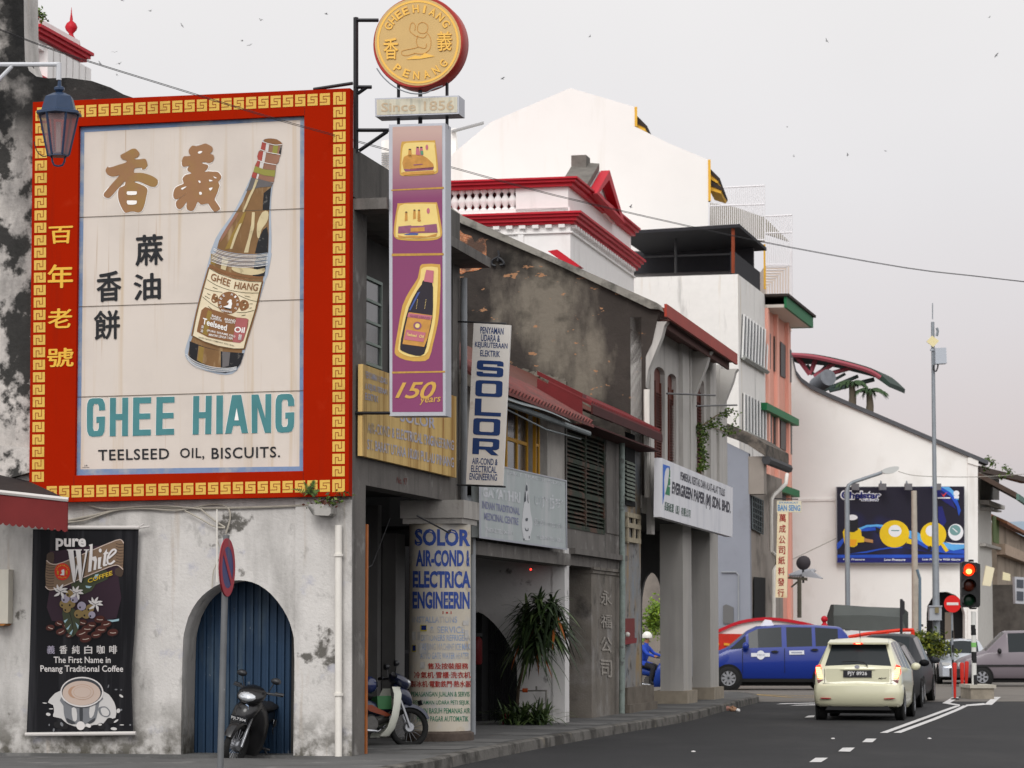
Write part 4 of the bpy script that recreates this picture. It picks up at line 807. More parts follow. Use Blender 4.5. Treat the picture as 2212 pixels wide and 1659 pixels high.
# wall with the arch across the covered footway
tw = 13.15; fw_ = SP(tw)
zc = q(6, (1383,240),(1383,1420)); 
mb = MB(); arcp = q(6, (790,1450),(790,800),(840,715),(905,686)) + sm(q(6, (905,686),(950,700),(1020,760),(1090,850),(1140,950),(1162,1030)), 2, False) + q(6, (1166,1200),(1166,1450))
outp = q(6, (700,1455),(700,240),(1392,240),(1392,1455)); mb.plate([[fw_(*p) for p in outp], [fw_(*p) for p in arcp]], SV * .25); mb.build('arched_wall', M_shop_white, shop)
mb = MB(); mb.sb(tw - .02, tw + .35, toS(fw_(*q(6, (1384,800))[0]))[1], .03,0, zb2); mb.build('wall_end', M_shop_white, shop)
mb = MB()
for i in range(26):
    x, y = q(6, (900 + i * 11,900))[0]; d = toS(SP(14.0)(x, y))[1]; mb.sb(14.0,14.03, d, d + .018,.14,2.7)
mb.sb(14.0,14.02,-3.1,-.6,1.3,1.36); mb.build('folding_grille', M_black, shop)
mb = MB(); mb.sb(14.4,14.5,-3.1,-.4,0,3.2); mb.build('inner_screen', M_dark, shop)
mb = MB(); mb.sb(13.9,13.93,-2.6,-2.36,1.5,2.7); mb.build('red_curtain', mat('dark_red_cloth', (.05,.004,.008), .9), shop)
for nm, X, Y, rx, ry, m_ in (('fire_extinguisher', 917,930,12,38, mat('dim_red_paint', (.16,.012,.014), .5)),):
    p = FP(-.5)(*q(6, (X, Y))[0]); p = SP(12.9)(*q(6, (X, Y))[0]); ex_ = thing(nm, 'small red fire extinguisher hanging in the dark arched footway', 'extinguisher', p)
    mb = MB(); mb.lathe([(.03,.24),(.07,.2),(.08,.15),(.08,-.2),(.06,-.23)], p, n=12); mb.build('cylinder', m_, ex_, smooth=40); mb = MB(); mb.bx(p + Vector((-.02,-.02,.24)),(.1,0,0),(0,.04,0),(0,0,.06)); mb.build('valve', M_black, ex_)
KM = lambda *p: q('k', *p)
M_mint = mat('faded_mint_board', c(174,182,182), .7, var=.08, vs=2, layers=[dict(c=(.52,.53,.54), s=1.2, lo=.48, hi=.62, a=.7, st=(2,2,.35), d=8), dict(c=(.12,.12,.11), s=3, lo=.66, hi=.72, a=.5)])
dm = .24
mr_, mbd = board_on('medicine_shop_sign', 'large faded pale green board for an Indian traditional medicine shop', [FRX for FRX in (lambda a: a)(KM((232,-110),(1905,262),(1915,1575),(236,1340)))], dm, M_mint, .12)
fm = FP(dm + .004); mb = MB(); EDGQ = KM((226,-125),(1912,250),(1922,1590),(228,1358)); INQ = KM((262,-95),(1893,272),(1905,1558),(266,1325))
mb.add([FP(dm + .01)(*p) for p in EDGQ + INQ], [(i, (i + 1) % 4,4 + (i + 1) % 4,4 + i) for i in range(4)]); mb.build('metal_edge', M_alu, mbd)
M_lil = mat('faded_lilac_serif', c(140,144,172), .8, var=.1, vs=9); M_ghost = mat('ghost_white_letter', c(206,208,212), .8, layers=[dict(c=(.36,.42,.42), s=4, lo=.5, hi=.6, a=.8, st=(2,2,.3))])
def kw(body, m, b_, *Q): mb = MB(); text(mb, body, fm, KM(*Q), 0, b_); mb.build('lettering', m, mbd)
kw('INDIAN TRADITIONAL', M_lil, .02, (290,640),(1010,780),(1012,918),(290,790)); kw('MEDICINAL CENTRE', M_lil, .02, (325,865),(985,975),(985,1115),(325,1005))
kw('GAYATHRI', M_ghost, .04, (290,380),(1020,480),(1020,690),(290,560)); kw('மருந்து', M_ghost, .03, (1300,470),(1860,560),(1860,880),(1300,800)); kw('இந்திய பாரம்பரிய', M_ghost, .01, (1290,970),(1850,1080),(1850,1220),(1290,1110))
kw('PHONE TEL: 04-2611', M_ghost, .03, (365,1150),(880,1225),(880,1300),(365,1245)); kw('TELEFON TEL: 04-2611', M_ghost, .03, (1340,1300),(1850,1370),(1850,1440),(1340,1370)); kw('UBAT TRADISI INDIA', M_ghost, .01, (780,60),(1830,290),(1830,350),(780,130))
mb = MB(); art(mb, fm, KM((1140,280),(1165,400),(1180,560),(1200,680),(1215,850),(1245,1000),(1250,1150),(1215,1300),(1200,1400),(1090,1390),(1070,1280),(1045,1150),(1055,1000),(1075,800),(1100,650),(1115,500),(1120,380)), 0,2)
fm2 = FP(dm + .008); [art(mb, fm2, KM(*P_), 1,2) for P_ in (((1135,335),(1155,360),(1160,440),(1140,460),(1125,430)),((1112,500),(1122,470),(1128,560),(1130,640),(1098,665)),((1165,480),(1172,620),(1180,690),(1160,640)),((1120,985),(1165,975),(1160,1030),(1125,1030)),((1110,1150),(1125,1190),(1160,1210),(1170,1160),(1175,1220),(1120,1215)),((1185,1320),(1198,1320),(1198,1365),(1185,1365)),((1080,1370),(1105,1370),(1100,1400),(1085,1400)))]
mb.build('painted_bottle_figure', [mat('ghost_white', c(206,208,210), .8), mat('grey_ink', c(84,90,96), .8)], mbd)
# ================================================================ third shop: louvred window and red sheet roof
tri_ = thing('louvred_shop', 'narrow grey shophouse with dark green louvres, red sheet roof and inscribed pillar', 'building', S(17,-3,0))
z3 = eave(1265,874,.35)
mb = MB(); rb = roof(tri_, 13.6,20.9,.4, z3,.75,27, M_redzinc, .2,.05)
mb = MB(); a = FP(.42)(*q(5, (1590,938))[0]); vec = (-NV * .78 + ZV * .78 * tan(radians(27))); mb.bx(a - SV * .3 + ZV * .1, SV * .36, vec, ZV * .07); mb.bx(a - SV * .3 - ZV * .22, SV * .03, vec, ZV * .26); mb.build('ridge_flashing', M_redzinc, tri_)
mb = MB(); mb.bx(S(13.5,.42, z3 - .15), SV * 7.3, NV * .03, ZV * .15); mb.bx(S(13.5,-.6, z3 - .34), SV * 7.3, NV * 1.0, ZV * .03); mb.build('eave_board', mat('dark_red_board', c(72,30,28), .8, var=.3), tri_)
zl0, zl1 = eave(1305,1085,0), z3 - .3
mb = MB(); mb.sb(13.5,18.9,-.3,-.02, zb2 - .25, zl0 - .55); mb.sb(13.5, T(1222), -.3,.0, zl0 - .55, zl1); mb.sb(T(1310), 18.8,-.3,0, zl0 - .55, zl1); mb.build('upper_wall', M_conc, tri_)
M_louv = mat('dark_green_louvre', c(50,60,48), .8, var=.35, vs=4, layers=[dict(c=(.10,.05,.035), s=3, lo=.5, hi=.62, a=.8)])
t0_, t1_ = T(1222), T(1307)
lv = MB()
for a in (t0_, (t0_ + t1_) / 2 - .04, t1_ - .08): lv.sb(a, a + .08,-.1,.0, zl0 - .55, zl1)
for k in range(4): 
    a = zl0 - .55 + (zl1 - zl0 + .5) * k / 3; lv.sb(t0_, t1_, -.09,-.005, a - .04, a + .04)
ns = 22
for i in range(ns):
    z = zl0 - .5 + (zl1 - zl0 + .45) * i / ns
    lv.bx(S(t0_ + .05,-.08, z), SV * (t1_ - t0_ - .1), NV * .07 - ZV * .05, ZV * .015)
lv.build('louvre_window', M_louv, tri_); mb = MB(); mb.sb(t0_, t1_, -.2,-.14, zl0 - .6, zl1); mb.build('louvre_backing', M_dark, tri_)
mb = MB(); mb.sb(13.5,18.6,-.02,.14, eave(1250,1192,.14) - .04, eave(1250,1192,.14) + .06); mb.sb(13.5,18.9,-.3,.02, eave(1250,1208,0) - .12, eave(1250,1192,0) + .0); mb.build('string_ledge', M_conc, tri_)
tp0, tp1 = T(1278), T(1343)
mb = MB(); mb.sb(tp0, tp1,-.62,-.01,0, eave(1300,1208,0) - .05); M_pil = mat('inscribed_pillar_plaster', c(122,116,108), .92, var=.3, vs=2, bump=.4, layers=[dict(c=(.30,.29,.28), s=1.4, lo=.52, hi=.68, a=.6), dict(c=(.03,.028,.026), s=2, lo=.55, hi=.7, a=.7, o=5)]); pil = mb.build('pillar', M_pil, tri_)
mb = MB(); mb.sb(tp0 - .06, tp1 + .05,-.68,.05, eave(1310,1234,0), eave(1310,1228,0)); mb.sb(tp0 - .03, tp1 + .03,-.65,.02, eave(1310,1241,0), eave(1310,1235,0)); mb.build('pillar_cap', M_pil, tri_)
fpl = FP(.006)
for ch, y0, y1 in (('永', 552,648),('福', 700,790),('公', 840,940),('司', 985,1095)):
    mb = MB(); text(mb, ch, fpl, q(6, (1685, y0),(1752, y0 + 6),(1752, y1),(1685, y1 - 6)), 0,.02); mb.build('lettering', mat('worn_pale_characters', c(156,150,142), .9, layers=[dict(c=(.16,.15,.13), s=7, lo=.5, hi=.62, a=.8)]), pil)
mb = MB(); mb.sb(13.5,20,-1.6,-1.5,0,3.6); mb.sb(13.6,20,-1.5,-.3, zb2 + .3, zb2 + .35); mb.sb(13.5,20.9,-4,-3.9,0, z3 + 2); mb.build('inner_wall', M_dark, tri_)
mb = MB(); mb.tube([FP(.12)(*x) for x in q(5, (1815,1140),(1815,1660)) + q(6, (1818,600),(1815,1320))], .055,8); mb.build('drainpipe', mat('mottled_green_pipe', c(140,152,146), .7, var=.3, vs=9, layers=[dict(c=(.08,.08,.08), s=6, lo=.55, hi=.65, a=.8)]), tri_, smooth=50)
mb = MB(); mb.sb(T(1335,-.05), T(1349,-.05), -.14,-.06, zl0 - .6, zl1); mb.build('dark_post', M_dim, tri_)
# ================================================================ paper merchant's shophouse with the dark party wall
ev = thing('arched_shutter_shophouse', 'tall white shophouse with brown arched shutters, red eave and blackened brick side wall', 'building', S(26.5,-3,0))
tpw = 21.0; f_p = SP(tpw)
M_party = mat('blackened_brick_wall', c(66,60,56), .95, var=.3, vs=1.2, bump=.8, bs=9, layers=[dict(c=(.20,.175,.14), s=.55, lo=.50, hi=.62, a=.85, d=11, o=2, st=(1.2,1.2,.5)), dict(c=(.012,.011,.010), s=.7, lo=.50, hi=.62, a=.85, d=12, o=8), dict(c=(.36,.19,.10), s=3.0, lo=.655, hi=.68, a=.95, d=3, st=(1,1,2.4), o=1), dict(c=(.30,.28,.25), s=1.5, lo=.66, hi=.74, a=.7, d=10, o=13)])
wallp = q(4, (640,1250),(815,1350)) + q(5, (2045,350),(2040,380),(2003,550),(1962,635),(1962,1500),(640,1500))
mb = MB(); mb.plate([[f_p(*p) for p in wallp]], SV * .3); mb.build('party_wall', M_party, ev)
mb = MB(); mb.plate([[SP(tpw - .14)(*p) for p in q(4, (640,1212),(815,1338)) + q(5, (2035,305),(2050,345),(1990,340),(1400,60)) + q(4, (815,1388),(640,1275))]], SV * .5); mb.build('coping', mat('weathered_coping', c(150,146,138), .9, var=.25, vs=2, bump=.5, layers=[dict(c=(.06,.058,.05), s=2.2, lo=.5, hi=.66, a=.8)]), ev)
M_brick = mat('exposed_brick', c(196,126,84), .9, brick=dict(c2=c(170,96,62), m=c(196,170,140), s=7, rot=(pi / 2,0,.215)), layers=[dict(c=(.05,.04,.035), s=2.2, lo=.52, hi=.62, a=.9)])
mb = MB(); mb.plate([[SP(tpw - .012)(*p) for p in sm(q(4, (790,1440),(830,1455),(880,1470),(900,1510),(930,1480),(965,1490),(972,1580),(960,1650),(920,1680),(850,1690),(790,1690)), 2)]], SV * .01); mb.build('brick_patch', M_brick, ev)
mb = MB()
for P_ in (((1045,1560),(1050,1590),(1042,1625)),((1045,1600),(1010,1620),(1005,1645),(1030,1655)),((1045,1600),(1075,1625),(1080,1645),(1055,1650))): mb.tube([SP(tpw - .06)(*p) for p in sm(q(4, *P_), 3, False)], .025,6)
mb.build('wall_anchor', M_black, ev)
mb = MB(); R = random.Random(5)
lo_ = q(5, (1115,735),(1200,745),(1290,775),(1400,800),(1440,830))
for i in range(60):
    t = i / 59 * 3.99; k = int(t); p = lerp(lo_[k], lo_[k + 1], t - k); w3 = SP(20.4 + R.uniform(-.4,.3))(p[0] + R.uniform(-3,3), p[1] + R.uniform(-2,14)); a = R.uniform(.05,.17)
    mb.bx(w3, (a, R.uniform(-.05,.05), R.uniform(-.04,.04)),(R.uniform(-.04,.04), .25,0),(R.uniform(-.04,.04), 0, R.uniform(.04,.12)))
mb.build('broken_masonry', mat('rubble', c(120,114,104), .95, var=.4, vs=7), ev)
mb = MB(); mb.plate([[SP(20.3)(*p) for p in q(5, (1100,745),(1220,770),(1400,870),(1360,960),(1105,850))]], SV * .05); mb.build('rusty_flashing', M_rustz, ev)
# front
zE = eave(1590,776,.6); tF1 = T(1563); tEa, tEb = T(1437,.6), T(1590,.6)
M_evw = mat('grey_white_front', c(188,185,180), .9, var=.1, vs=1.5, bump=.2, layers=[dict(c=(.22,.21,.2), s=1.1, lo=.52, hi=.72, a=.6, st=(2.2,2.2,.25)), dict(c=(.5,.48,.42), s=2, lo=.6, hi=.7, a=.4, o=4)])
fo_ = FP(0); zt3 = zE - .04; zbm = eave(1420,1116,0)
def archloop(u0, u1, vt, vb0, vb1):
    uc = (u0 + u1) / 2; r = (u1 - u0) / 2; pts = [(u0, vb0)] + [(u0, vt + r * 1.25)]
    for i in range(1,8): a = pi - pi * i / 8; pts.append((uc + r * cos(a), vt + r * 1.25 - r * 1.25 * sin(a) + .15 * (uc + r * cos(a) - u0)))
    pts += [(u1, vt + r * 1.25 + 4),(u1, vb1)]; return pts
ARC = [archloop(1413,1436,791,996,1004), archloop(1442,1461,806,1010,1018), archloop(1500,1521,815,1032,1042)]
mb = MB(); mb.plate([[S(21.0,0, zbm), S(21.0,0, zt3), S(tF1,0, zt3), S(tF1,0, zbm)]] + [[fo_(*p) for p in L_] for L_ in ARC], -NV * .22); mb.build('front_wall', M_evw, ev)
M_brn = mat('brown_louvre_paint', c(104,58,48), .7, var=.2, vs=5)
for L_ in ARC:
    P_ = [FP(-.1)(*p) for p in L_]; mb = MB(); mb.plate([P_], -NV * .03); ts_ = [toS(p) for p in P_]; ta_, tb_ = min(t[0] for t in ts_), max(t[0] for t in ts_); za_, zb3 = min(t[2] for t in ts_), max(t[2] for t in ts_) - .55
    for a in (ta_, (ta_ + tb_) / 2 - .025, tb_ - .05): mb.sb(a, a + .05,-.1,-.06, za_, zb3 + .2)
    for i in range(26): 
        z = za_ + (zb3 - za_) * i / 26; mb.bx(S(ta_ + .04,-.1, z + .04), SV * (tb_ - ta_ - .08), NV * .045 - ZV * .03, ZV * .012)
    mb.build('arched_shutter', M_brn, ev)
for a, b in ((T(1467), T(1481)),(T(1484), T(1497)),(T(1527), T(1540)),(T(1546), tF1)): mb = MB(); mb.sb(a, b, 0,.09, zbm, zt3); mb.build('pilaster', M_evw, ev)
mb = MB(); mb.sb(T(1396), T(1403), 0,.1, zbm - .4, zt3); mb.build('pilaster', M_evw, ev)
mb = MB(); vec = -NV * 5 + ZV * 5 * .43; mb.bx(S(21.4,.62, zE), SV * (tEb - 21.4), vec, ZV * .08); mb.build('roof', mat('old_clay_roof', c(120,62,48), .9, var=.3, vs=4), ev)
mb = MB(); mb.bx(S(tEa - .02,.6, zE - .14), SV * (tEb - tEa + .04), NV * .05, ZV * .25); mb.build('red_gutter', mat('red_gutter_paint', c(160,52,34), .6, var=.2, vs=2), ev)
mb = MB(); mb.bx(S(21.32,.42, zE - .26), SV * (tEb - 21.4), NV * .05, ZV * .2); mb.bx(S(21.32,0.0, zE - .10), SV * (tEb - 21.4), NV * .58, ZV * .03); mb.build('eave_soffit', mat('brown_soffit', c(96,66,60), .8, var=.2), ev)
for t in (21.02, T(1488), T(1547)):
    mb = MB(); pr_ = [(0,-1.5),(.08,-1.45),(.13,-1.1),(.40,-.45),(.46,-.22),(.52,-.14),(0,-.14)]; mb.plate([[S(t, d, zE + z) for d, z in pr_]], SV * .3); mb.build('eave_bracket', M_evw, ev)
mb = MB(); mb.tube([S(20.9,.12, zE - 1.5), S(20.9,.12, zbm + .3)], .06,8); mb.build('white_downpipe', M_wpipe, ev, smooth=40)
for P_ in (((-10,868),(290,880)),((175,946),(425,940))):
    mb = MB(); a, b = [FP(.55)(*p) for p in q(8, *P_)]; mb.tube([a, b], .02,5); mb.build('iron_rod', M_black, ev)
# columns and covered way
def column(t0, t1, d0, d1, vtop, m=M_evw):
    mb = MB(); mb.sb(t0, t1, d0, d1,0, vtop); r = mb.build('column', m, ev)
    mb = MB(); mb.sb(t0 - .12, t1 + .12, d0 - .12, d1 + .1,0,.42); mb.build('column_base', mat('stained_plinth', c(160,150,134), .9, var=.3, vs=4), r)
M_colm = mat('grey_column', c(176,173,168), .9, var=.12, vs=1.4, layers=[dict(c=(.26,.25,.24), s=1.0, lo=.52, hi=.7, a=.6, st=(2.5,2.5,.2)), dict(c=(.45,.40,.30), s=1.3, lo=.6, hi=.72, a=.5, st=(3,3,.2), o=7)])
column(26.1,27.3,-.5,0, zbm + .05, M_colm); column(30.05,31.35,-.42,0, zbm + .05, M_colm)
mb = MB(); mb.sb(T(1349), 21.0,-.4,-.03,0, z3 - .25); mb.build('weathered_pier', mat('ochre_blue_weathered_plaster', c(140,138,136), .95, var=.25, vs=2.2, bump=.5, layers=[dict(c=(.30,.20,.08), s=1.5, lo=.52, hi=.64, a=.8, st=(1.6,1.6,.4)), dict(c=(.20,.24,.28), s=1.8, lo=.5, hi=.64, a=.6, o=5), dict(c=(.03,.028,.025), s=2.4, lo=.56, hi=.66, a=.85, o=9)]), ev)
mb = MB(); mb.sb(T(1347), T(1404), -.45,.06,0,.62); mb.sb(T(1345), T(1405), -.45,.12,0,.3); mb.build('pier_foot', mat('stone_foot', c(118,110,100), .95, var=.4, vs=3, bump=.6), ev)
mb = MB()
for y in (95,160,250): a = FP(.0)(*q(6, (1835, y))[0]); mb.bx(a, SV * (T(1381) - T(1352)), NV * .05, ZV * .09)
for x in (1838,1880,1912): a = FP(.0)(*q(6, (x, 260))[0]); mb.bx(a, SV * .16, NV * .04, ZV * .55)
mb.build('timber_frame', mat('peeling_cream_timber', c(170,160,138), .9, var=.3, vs=5), ev)
mb = MB(); a = FP(.0)(*q(5, (1835,1560))[0]); mb.bx(a, SV * 1.0, NV * .02, ZV * 1.4); mb.build('dark_opening', M_dark, ev)
mb = MB()
for i in range(10): a = FP(.03)(*q(5, (1832,1290 + i * 25))[0]); mb.bx(a, SV * .9, NV * .05 - ZV * .04, ZV * .03)
mb.build('small_louvre', mat('grey_green_slats', c(120,128,118), .8, var=.3), ev)
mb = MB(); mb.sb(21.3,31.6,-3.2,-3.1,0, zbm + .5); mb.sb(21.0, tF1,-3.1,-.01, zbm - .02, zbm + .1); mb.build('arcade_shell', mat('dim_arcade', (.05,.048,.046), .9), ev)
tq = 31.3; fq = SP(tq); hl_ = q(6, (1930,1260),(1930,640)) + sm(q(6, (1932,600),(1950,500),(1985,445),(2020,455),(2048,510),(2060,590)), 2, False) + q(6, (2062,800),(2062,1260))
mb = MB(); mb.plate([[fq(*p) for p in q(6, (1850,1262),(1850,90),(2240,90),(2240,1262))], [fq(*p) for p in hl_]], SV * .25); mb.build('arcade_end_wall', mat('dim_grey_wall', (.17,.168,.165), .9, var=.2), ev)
mb = MB(); mb.sb(21.2, tF1,-8,-3.3,0, zE - .3); mb.build('rear_body', M_evw, ev)
# sign board of the paper merchant
KL = lambda *p: q('l', *p)
d_e = .5
er, eb = board_on('paper_merchant_sign', 'long white sign board with blue and green tree emblem above the grey columns', KL((185,178),(1350,665),(1343,1472),(172,1142)), d_e, mat('white_vinyl_board', c(224,224,228), .5, var=.06, vs=2, layers=[dict(c=(.42,.44,.50), s=.9, lo=.5, hi=.75, a=.5, st=(2,2,.5))]), .14)
fe, fe2 = FP(d_e + .004), FP(d_e + .008)
M_evk = mat('sign_ink', c(46,44,58), .6)
def le(body, b_, m, *Q): mb = MB(); text(mb, body, fe, KL(*Q), 0, b_); mb.build('lettering', m, eb)
le('PEMBEKAL KERTAS DAN ALAT-ALAT TULIS', .015, M_evk, (498,400),(1222,690),(1218,812),(496,535)); le('EVERGREEN PAPER (M) SDN. BHD.', .04, M_evk, (365,560),(1318,905),(1312,1140),(350,815)); le('長新紙業（馬）有限公司', .012, mat('sign_dark_green', c(40,84,66), .6),(240,885),(662,1025),(655,1165),(232,1035))
mb = MB(); art(mb, fe, KL((210,280),(322,318),(325,400),(300,335),(268,345),(245,400),(228,540),(235,780),(205,945))); mb.build('blue_emblem', mat('emblem_blue', c(44,104,200), .6), eb)
mb = MB(); art(mb, fe, KL((318,330),(330,400),(328,490),(305,500),(328,525),(328,625),(290,635),(326,655),(322,798),(246,770),(290,600),(312,430))); mb.build('green_emblem', mat('emblem_green', c(40,124,80), .6), eb)
# ================================================================ far side of the junction
def Zat(fn, u, v): return fn(u, v).z
# white and red colonial building with balustrade and pediment
p0 = FR(86)(1232,460); tcb, dcb, _ = toS(p0); ff, fsd = SP(tcb), FP(dcb)
rw = thing('red_trimmed_building', 'white colonial building with crimson cornices, balustrade and side pediment', 'building', S(tcb + 6, dcb - 6,0))
zz = lambda v: ff(1232, v).z
L12 = 11.4; WD = 16
M_rwhite = mat('fresh_white_render', c(234,232,230), .85, var=.05, layers=[dict(c=(.55,.53,.5), s=.9, lo=.56, hi=.75, a=.4, st=(2,2,.3))]); M_crim = mat('crimson_trim', c(186,12,36), .55, var=.1, vs=2)
mb = MB(); mb.sb(tcb, tcb + L12, dcb - WD, dcb, 0, zz(462)); mb.sb(tcb + .1, tcb + L12, dcb - WD, dcb - .1, zz(462), zz(454))
fd = lambda x: toS(ff(*q(4, (x, 1200))[0]))[1]
mb.sb(tcb + .15, tcb + .5, dcb - WD, dcb - .05, zz(462), zz(446)); mb.sb(tcb + .15, tcb + L12, fd(1148), dcb - .1, zz(462), zz(400)); mb.build('wall', M_rwhite, rw)
mb = MB()
for a, b, o in ((zz(464), zz(459.5), .42),(zz(470), zz(464), .34),(zz(478), zz(470), .24),(zz(484), zz(478), .14)): mb.sb(tcb - o, tcb + L12 + o * .3, dcb - WD, dcb + o, b if b < a else a, a if b < a else b)
mb.build('lower_cornice', M_crim, rw)
mb = MB()
for a, b, o in ((zz(383), zz(387), .36),(zz(387), zz(393), .28),(zz(393), zz(401), .16)): mb.sb(tcb - o + .15, tcb + L12, dcb - WD, dcb + o - .1, b, a)
mb.build('upper_cornice', M_crim, rw)
mb = MB()
for i in range(30): d = dcb - .15 - i * .42; mb.sb(tcb - .16, tcb, d - .2, d, zz(492), zz(485))
for i in range(26): t = tcb + .1 + i * .42; mb.sb(t, t + .2, dcb, dcb + .16, zz(492), zz(485))
mb.sb(tcb - .08, tcb, dcb - WD, dcb + .08, zz(503), zz(500)); mb.sb(tcb, tcb + L12, dcb, dcb + .08, zz(503), zz(500)); mb.sb(tcb - .06, tcb, fd(1170), fd(1205), zz(540), zz(485)); mb.build('dentil_course', M_rwhite, rw)
bprof = [(.10,0),(.10,.06),(.05,.12),(.12,.32),(.13,.42),(.05,.62),(.05,.68),(.11,.76),(.11,.85)]
hb = zz(401) - zz(446); x = 1128
for i in range(10):
    d = fd(1122 - i * 45); mb = MB(); mb.lathe([(r * 1.1, h / .85 * hb) for r, h in bprof], S(tcb + .3, d, zz(446)), n=12); mb.build('baluster', M_rwhite, rw, smooth=50)
mb = MB(); mb.sb(tcb + .9, tcb + 1.0, dcb - WD, fd(1148), zz(446), zz(420)); mb.build('roof_behind', M_crim, rw)
Pq = lambda *p: [fsd(*x) for x in q(4, *p)]
mb = MB(); tr = Pq((1592,1205),(1675,1062),(1772,1392)); ti = Pq((1612,1200),(1672,1120),(1745,1350)); mb.plate([[p + NV * .05 for p in tr], [p + NV * .05 for p in ti]], NV * .3); mb.build('pediment_frame', M_crim, rw)
mb = MB(); mb.plate([Pq((1592,1205),(1675,1062),(1772,1392))], -NV * .4); mb.build('pediment_wall', M_rwhite, rw)
mb = MB(); a = Pq((1675,1060))[0]; b = Pq((1590,1205))[0]; back_ = -NV * .85 + ZV * .12; mb.add([a, b, b + back_, a + back_ , a - ZV * .12, b - ZV * .12 + back_], [(0,1,2,3)]); mb.plate([[a + ZV * .03, b + ZV * .03, b + back_, a + back_]], ZV * .2); mb.sb(toS(a)[0] - .5, toS(a)[0] + .2, dcb - .85, dcb - .35, a.z - .1, a.z + .45); mb.build('pediment_roof', mat('mossy_cement', c(120,116,110), .95, var=.4, vs=3), rw)
mb = MB(); mb.plate([[SP(tcb - 1.2)(*x) for x in q(4, (1352,1562),(1412,1552),(1555,1655),(1500,1665))]], SV * .6); mb.build('window_hood', M_crim, rw)
# very large plain gable behind
gy = FR(108)
gb = thing('white_gable_building', 'large plain white gable wall with yellow edge rising behind the crimson cornices', 'building', gy(1230,1400))
GP = [(700,800),(700,500),(880,450),(940,400),(977,333),(1060,264),(1232,190),(1371,231),(1371,273),(1444,309),(1530,345),(1530,800)]
mb = MB(); mb.plate([[gy(*p) for p in GP]], (.6,12,0)); mb.build('gable_wall', M_white_far, gb)
M_yt = mat('yellow_trim', c(226,176,62), .7, var=.1)
mb = MB(); a, b = gy(1371,231), gy(1371,273); mb.bx(b + Vector((.0,-.03,0)),(.10,0,0),(0,.3,0),(0,0, a.z - b.z)); a, b = gy(1530,345), gy(1530,434); mb.bx(b + Vector((.0,-.03,0)),(.10,0,0),(0,.3,0),(0,0, a.z - b.z)); mb.build('yellow_edge', M_yt, gb)
M_dtile = mat('dark_tiles', c(62,54,50), .9, var=.3)
mb = MB()
for P_ in (((1376,250),(1398,272),(1396,277),(1374,266)),((1532,362),(1555,385),(1553,391),(1532,374)),((1532,388),(1563,406),(1561,412),(1532,400))): mb.plate([[FR(108.3)(*p) for p in P_]], (.4,3,0))
mb.build('side_roof', M_dtile, gb)
mb = MB()
for P_ in (((1376,262),(1394,277),(1394,283),(1376,277)),((1532,374),(1552,391),(1550,396),(1532,386)),((1532,398),(1559,411),(1557,418),(1532,410))): mb.plate([[FR(108.35)(*p) for p in P_]], (.4,2.6,0))
mb.build('yellow_board', M_yt, gb)
fa_ = FR(112); an = thing('rear_annex', 'low white rear annex with slatted side glimpsed left of the purple sign', 'building', fa_(900,1400))
mb = MB(); mb.plate([[fa_(*p) for p in ((824,800),(824,304),(985,276),(985,800))]], (0,6,0)); mb.build('wall', M_white_far, an)
mb = MB()
for i in range(7): mb.plate([[FR(111.9)(*p) for p in ((824,330 + i * 5),(842,329 + i * 5),(842,331 + i * 5),(824,332 + i * 5))]], (0,.05,0))
mb.plate([[FR(111.7)(*p) for p in ((975,281),(1045,262),(1045,266),(975,285))]], (0,.3,0)); mb.build('louvre_slats', mat('grey_slats', c(150,150,150)), an)
# white four storey block and the pink block, along the far frontage
S2 = Vector((.2425,.9702,0)); N2 = Vector((.9702,-.2425,0))
q0 = FR(101)(1597,1000); q0.z = 0
def F2(d=0.): return lambda u, v: hit(u, v, q0 + N2 * d, N2)
def X2(t=0.): return lambda u, v: hit(u, v, q0 + S2 * t, S2)
def t2(u, d=0.): return (F2(d)(u, 1000) - q0).dot(S2)
def b2(mb, t0, t1, d0, d1, z0, z1, mi=0): return mb.bx(q0 + S2 * t0 + N2 * d0 + ZV * z0, S2 * (t1 - t0), N2 * (d1 - d0), ZV * (z1 - z0), mi)
wb = thing('white_storey_block', 'stained white four storey block with barred window bands and a dark rooftop shed', 'building', q0)
zt4 = X2()(1597,592).z; tw2 = t2(1655)
M_w4 = mat('stained_white_block', c(230,228,224), .85, var=.06, layers=[dict(c=(.25,.24,.23), s=.8, lo=.56, hi=.72, a=.7, st=(2,2,.35), d=8), dict(c=(.5,.38,.22), s=.7, lo=.6, hi=.72, a=.5, st=(3,3,.2), o=4)])
mb = MB(); b2(mb, 0, tw2,-14,0,0, zt4); mb.build('wall', M_w4, wb)
for Pz in ((q(8, (460,375),(610,480),(600,735),(450,645))),(q(8, (462,865),(613,942),(615,1185),(462,1110)))):
    P3 = [F2(.02)(*p) for p in Pz]; mb = MB(); mb.plate([P3], -N2 * .015); wf = mb.build('window_band', mat('grey_window_band', c(84,88,92), .5, var=.2), wb); mb = MB()
    for i in range(9):
        s_ = i / 8; a, b = P3[0].lerp(P3[1], s_), P3[3].lerp(P3[2], s_); mb.tube([a + N2 * .06, b + N2 * .06], .036,4)
    mb.build('white_bar', mat('white_bar_paint', c(232,232,230)), wf)
    mb = MB(); mb.tube([P3[3] + N2 * .1, P3[2] + N2 * .1], .10,4); mb.build('sill', mat('grey_sill', c(140,142,138)), wf)
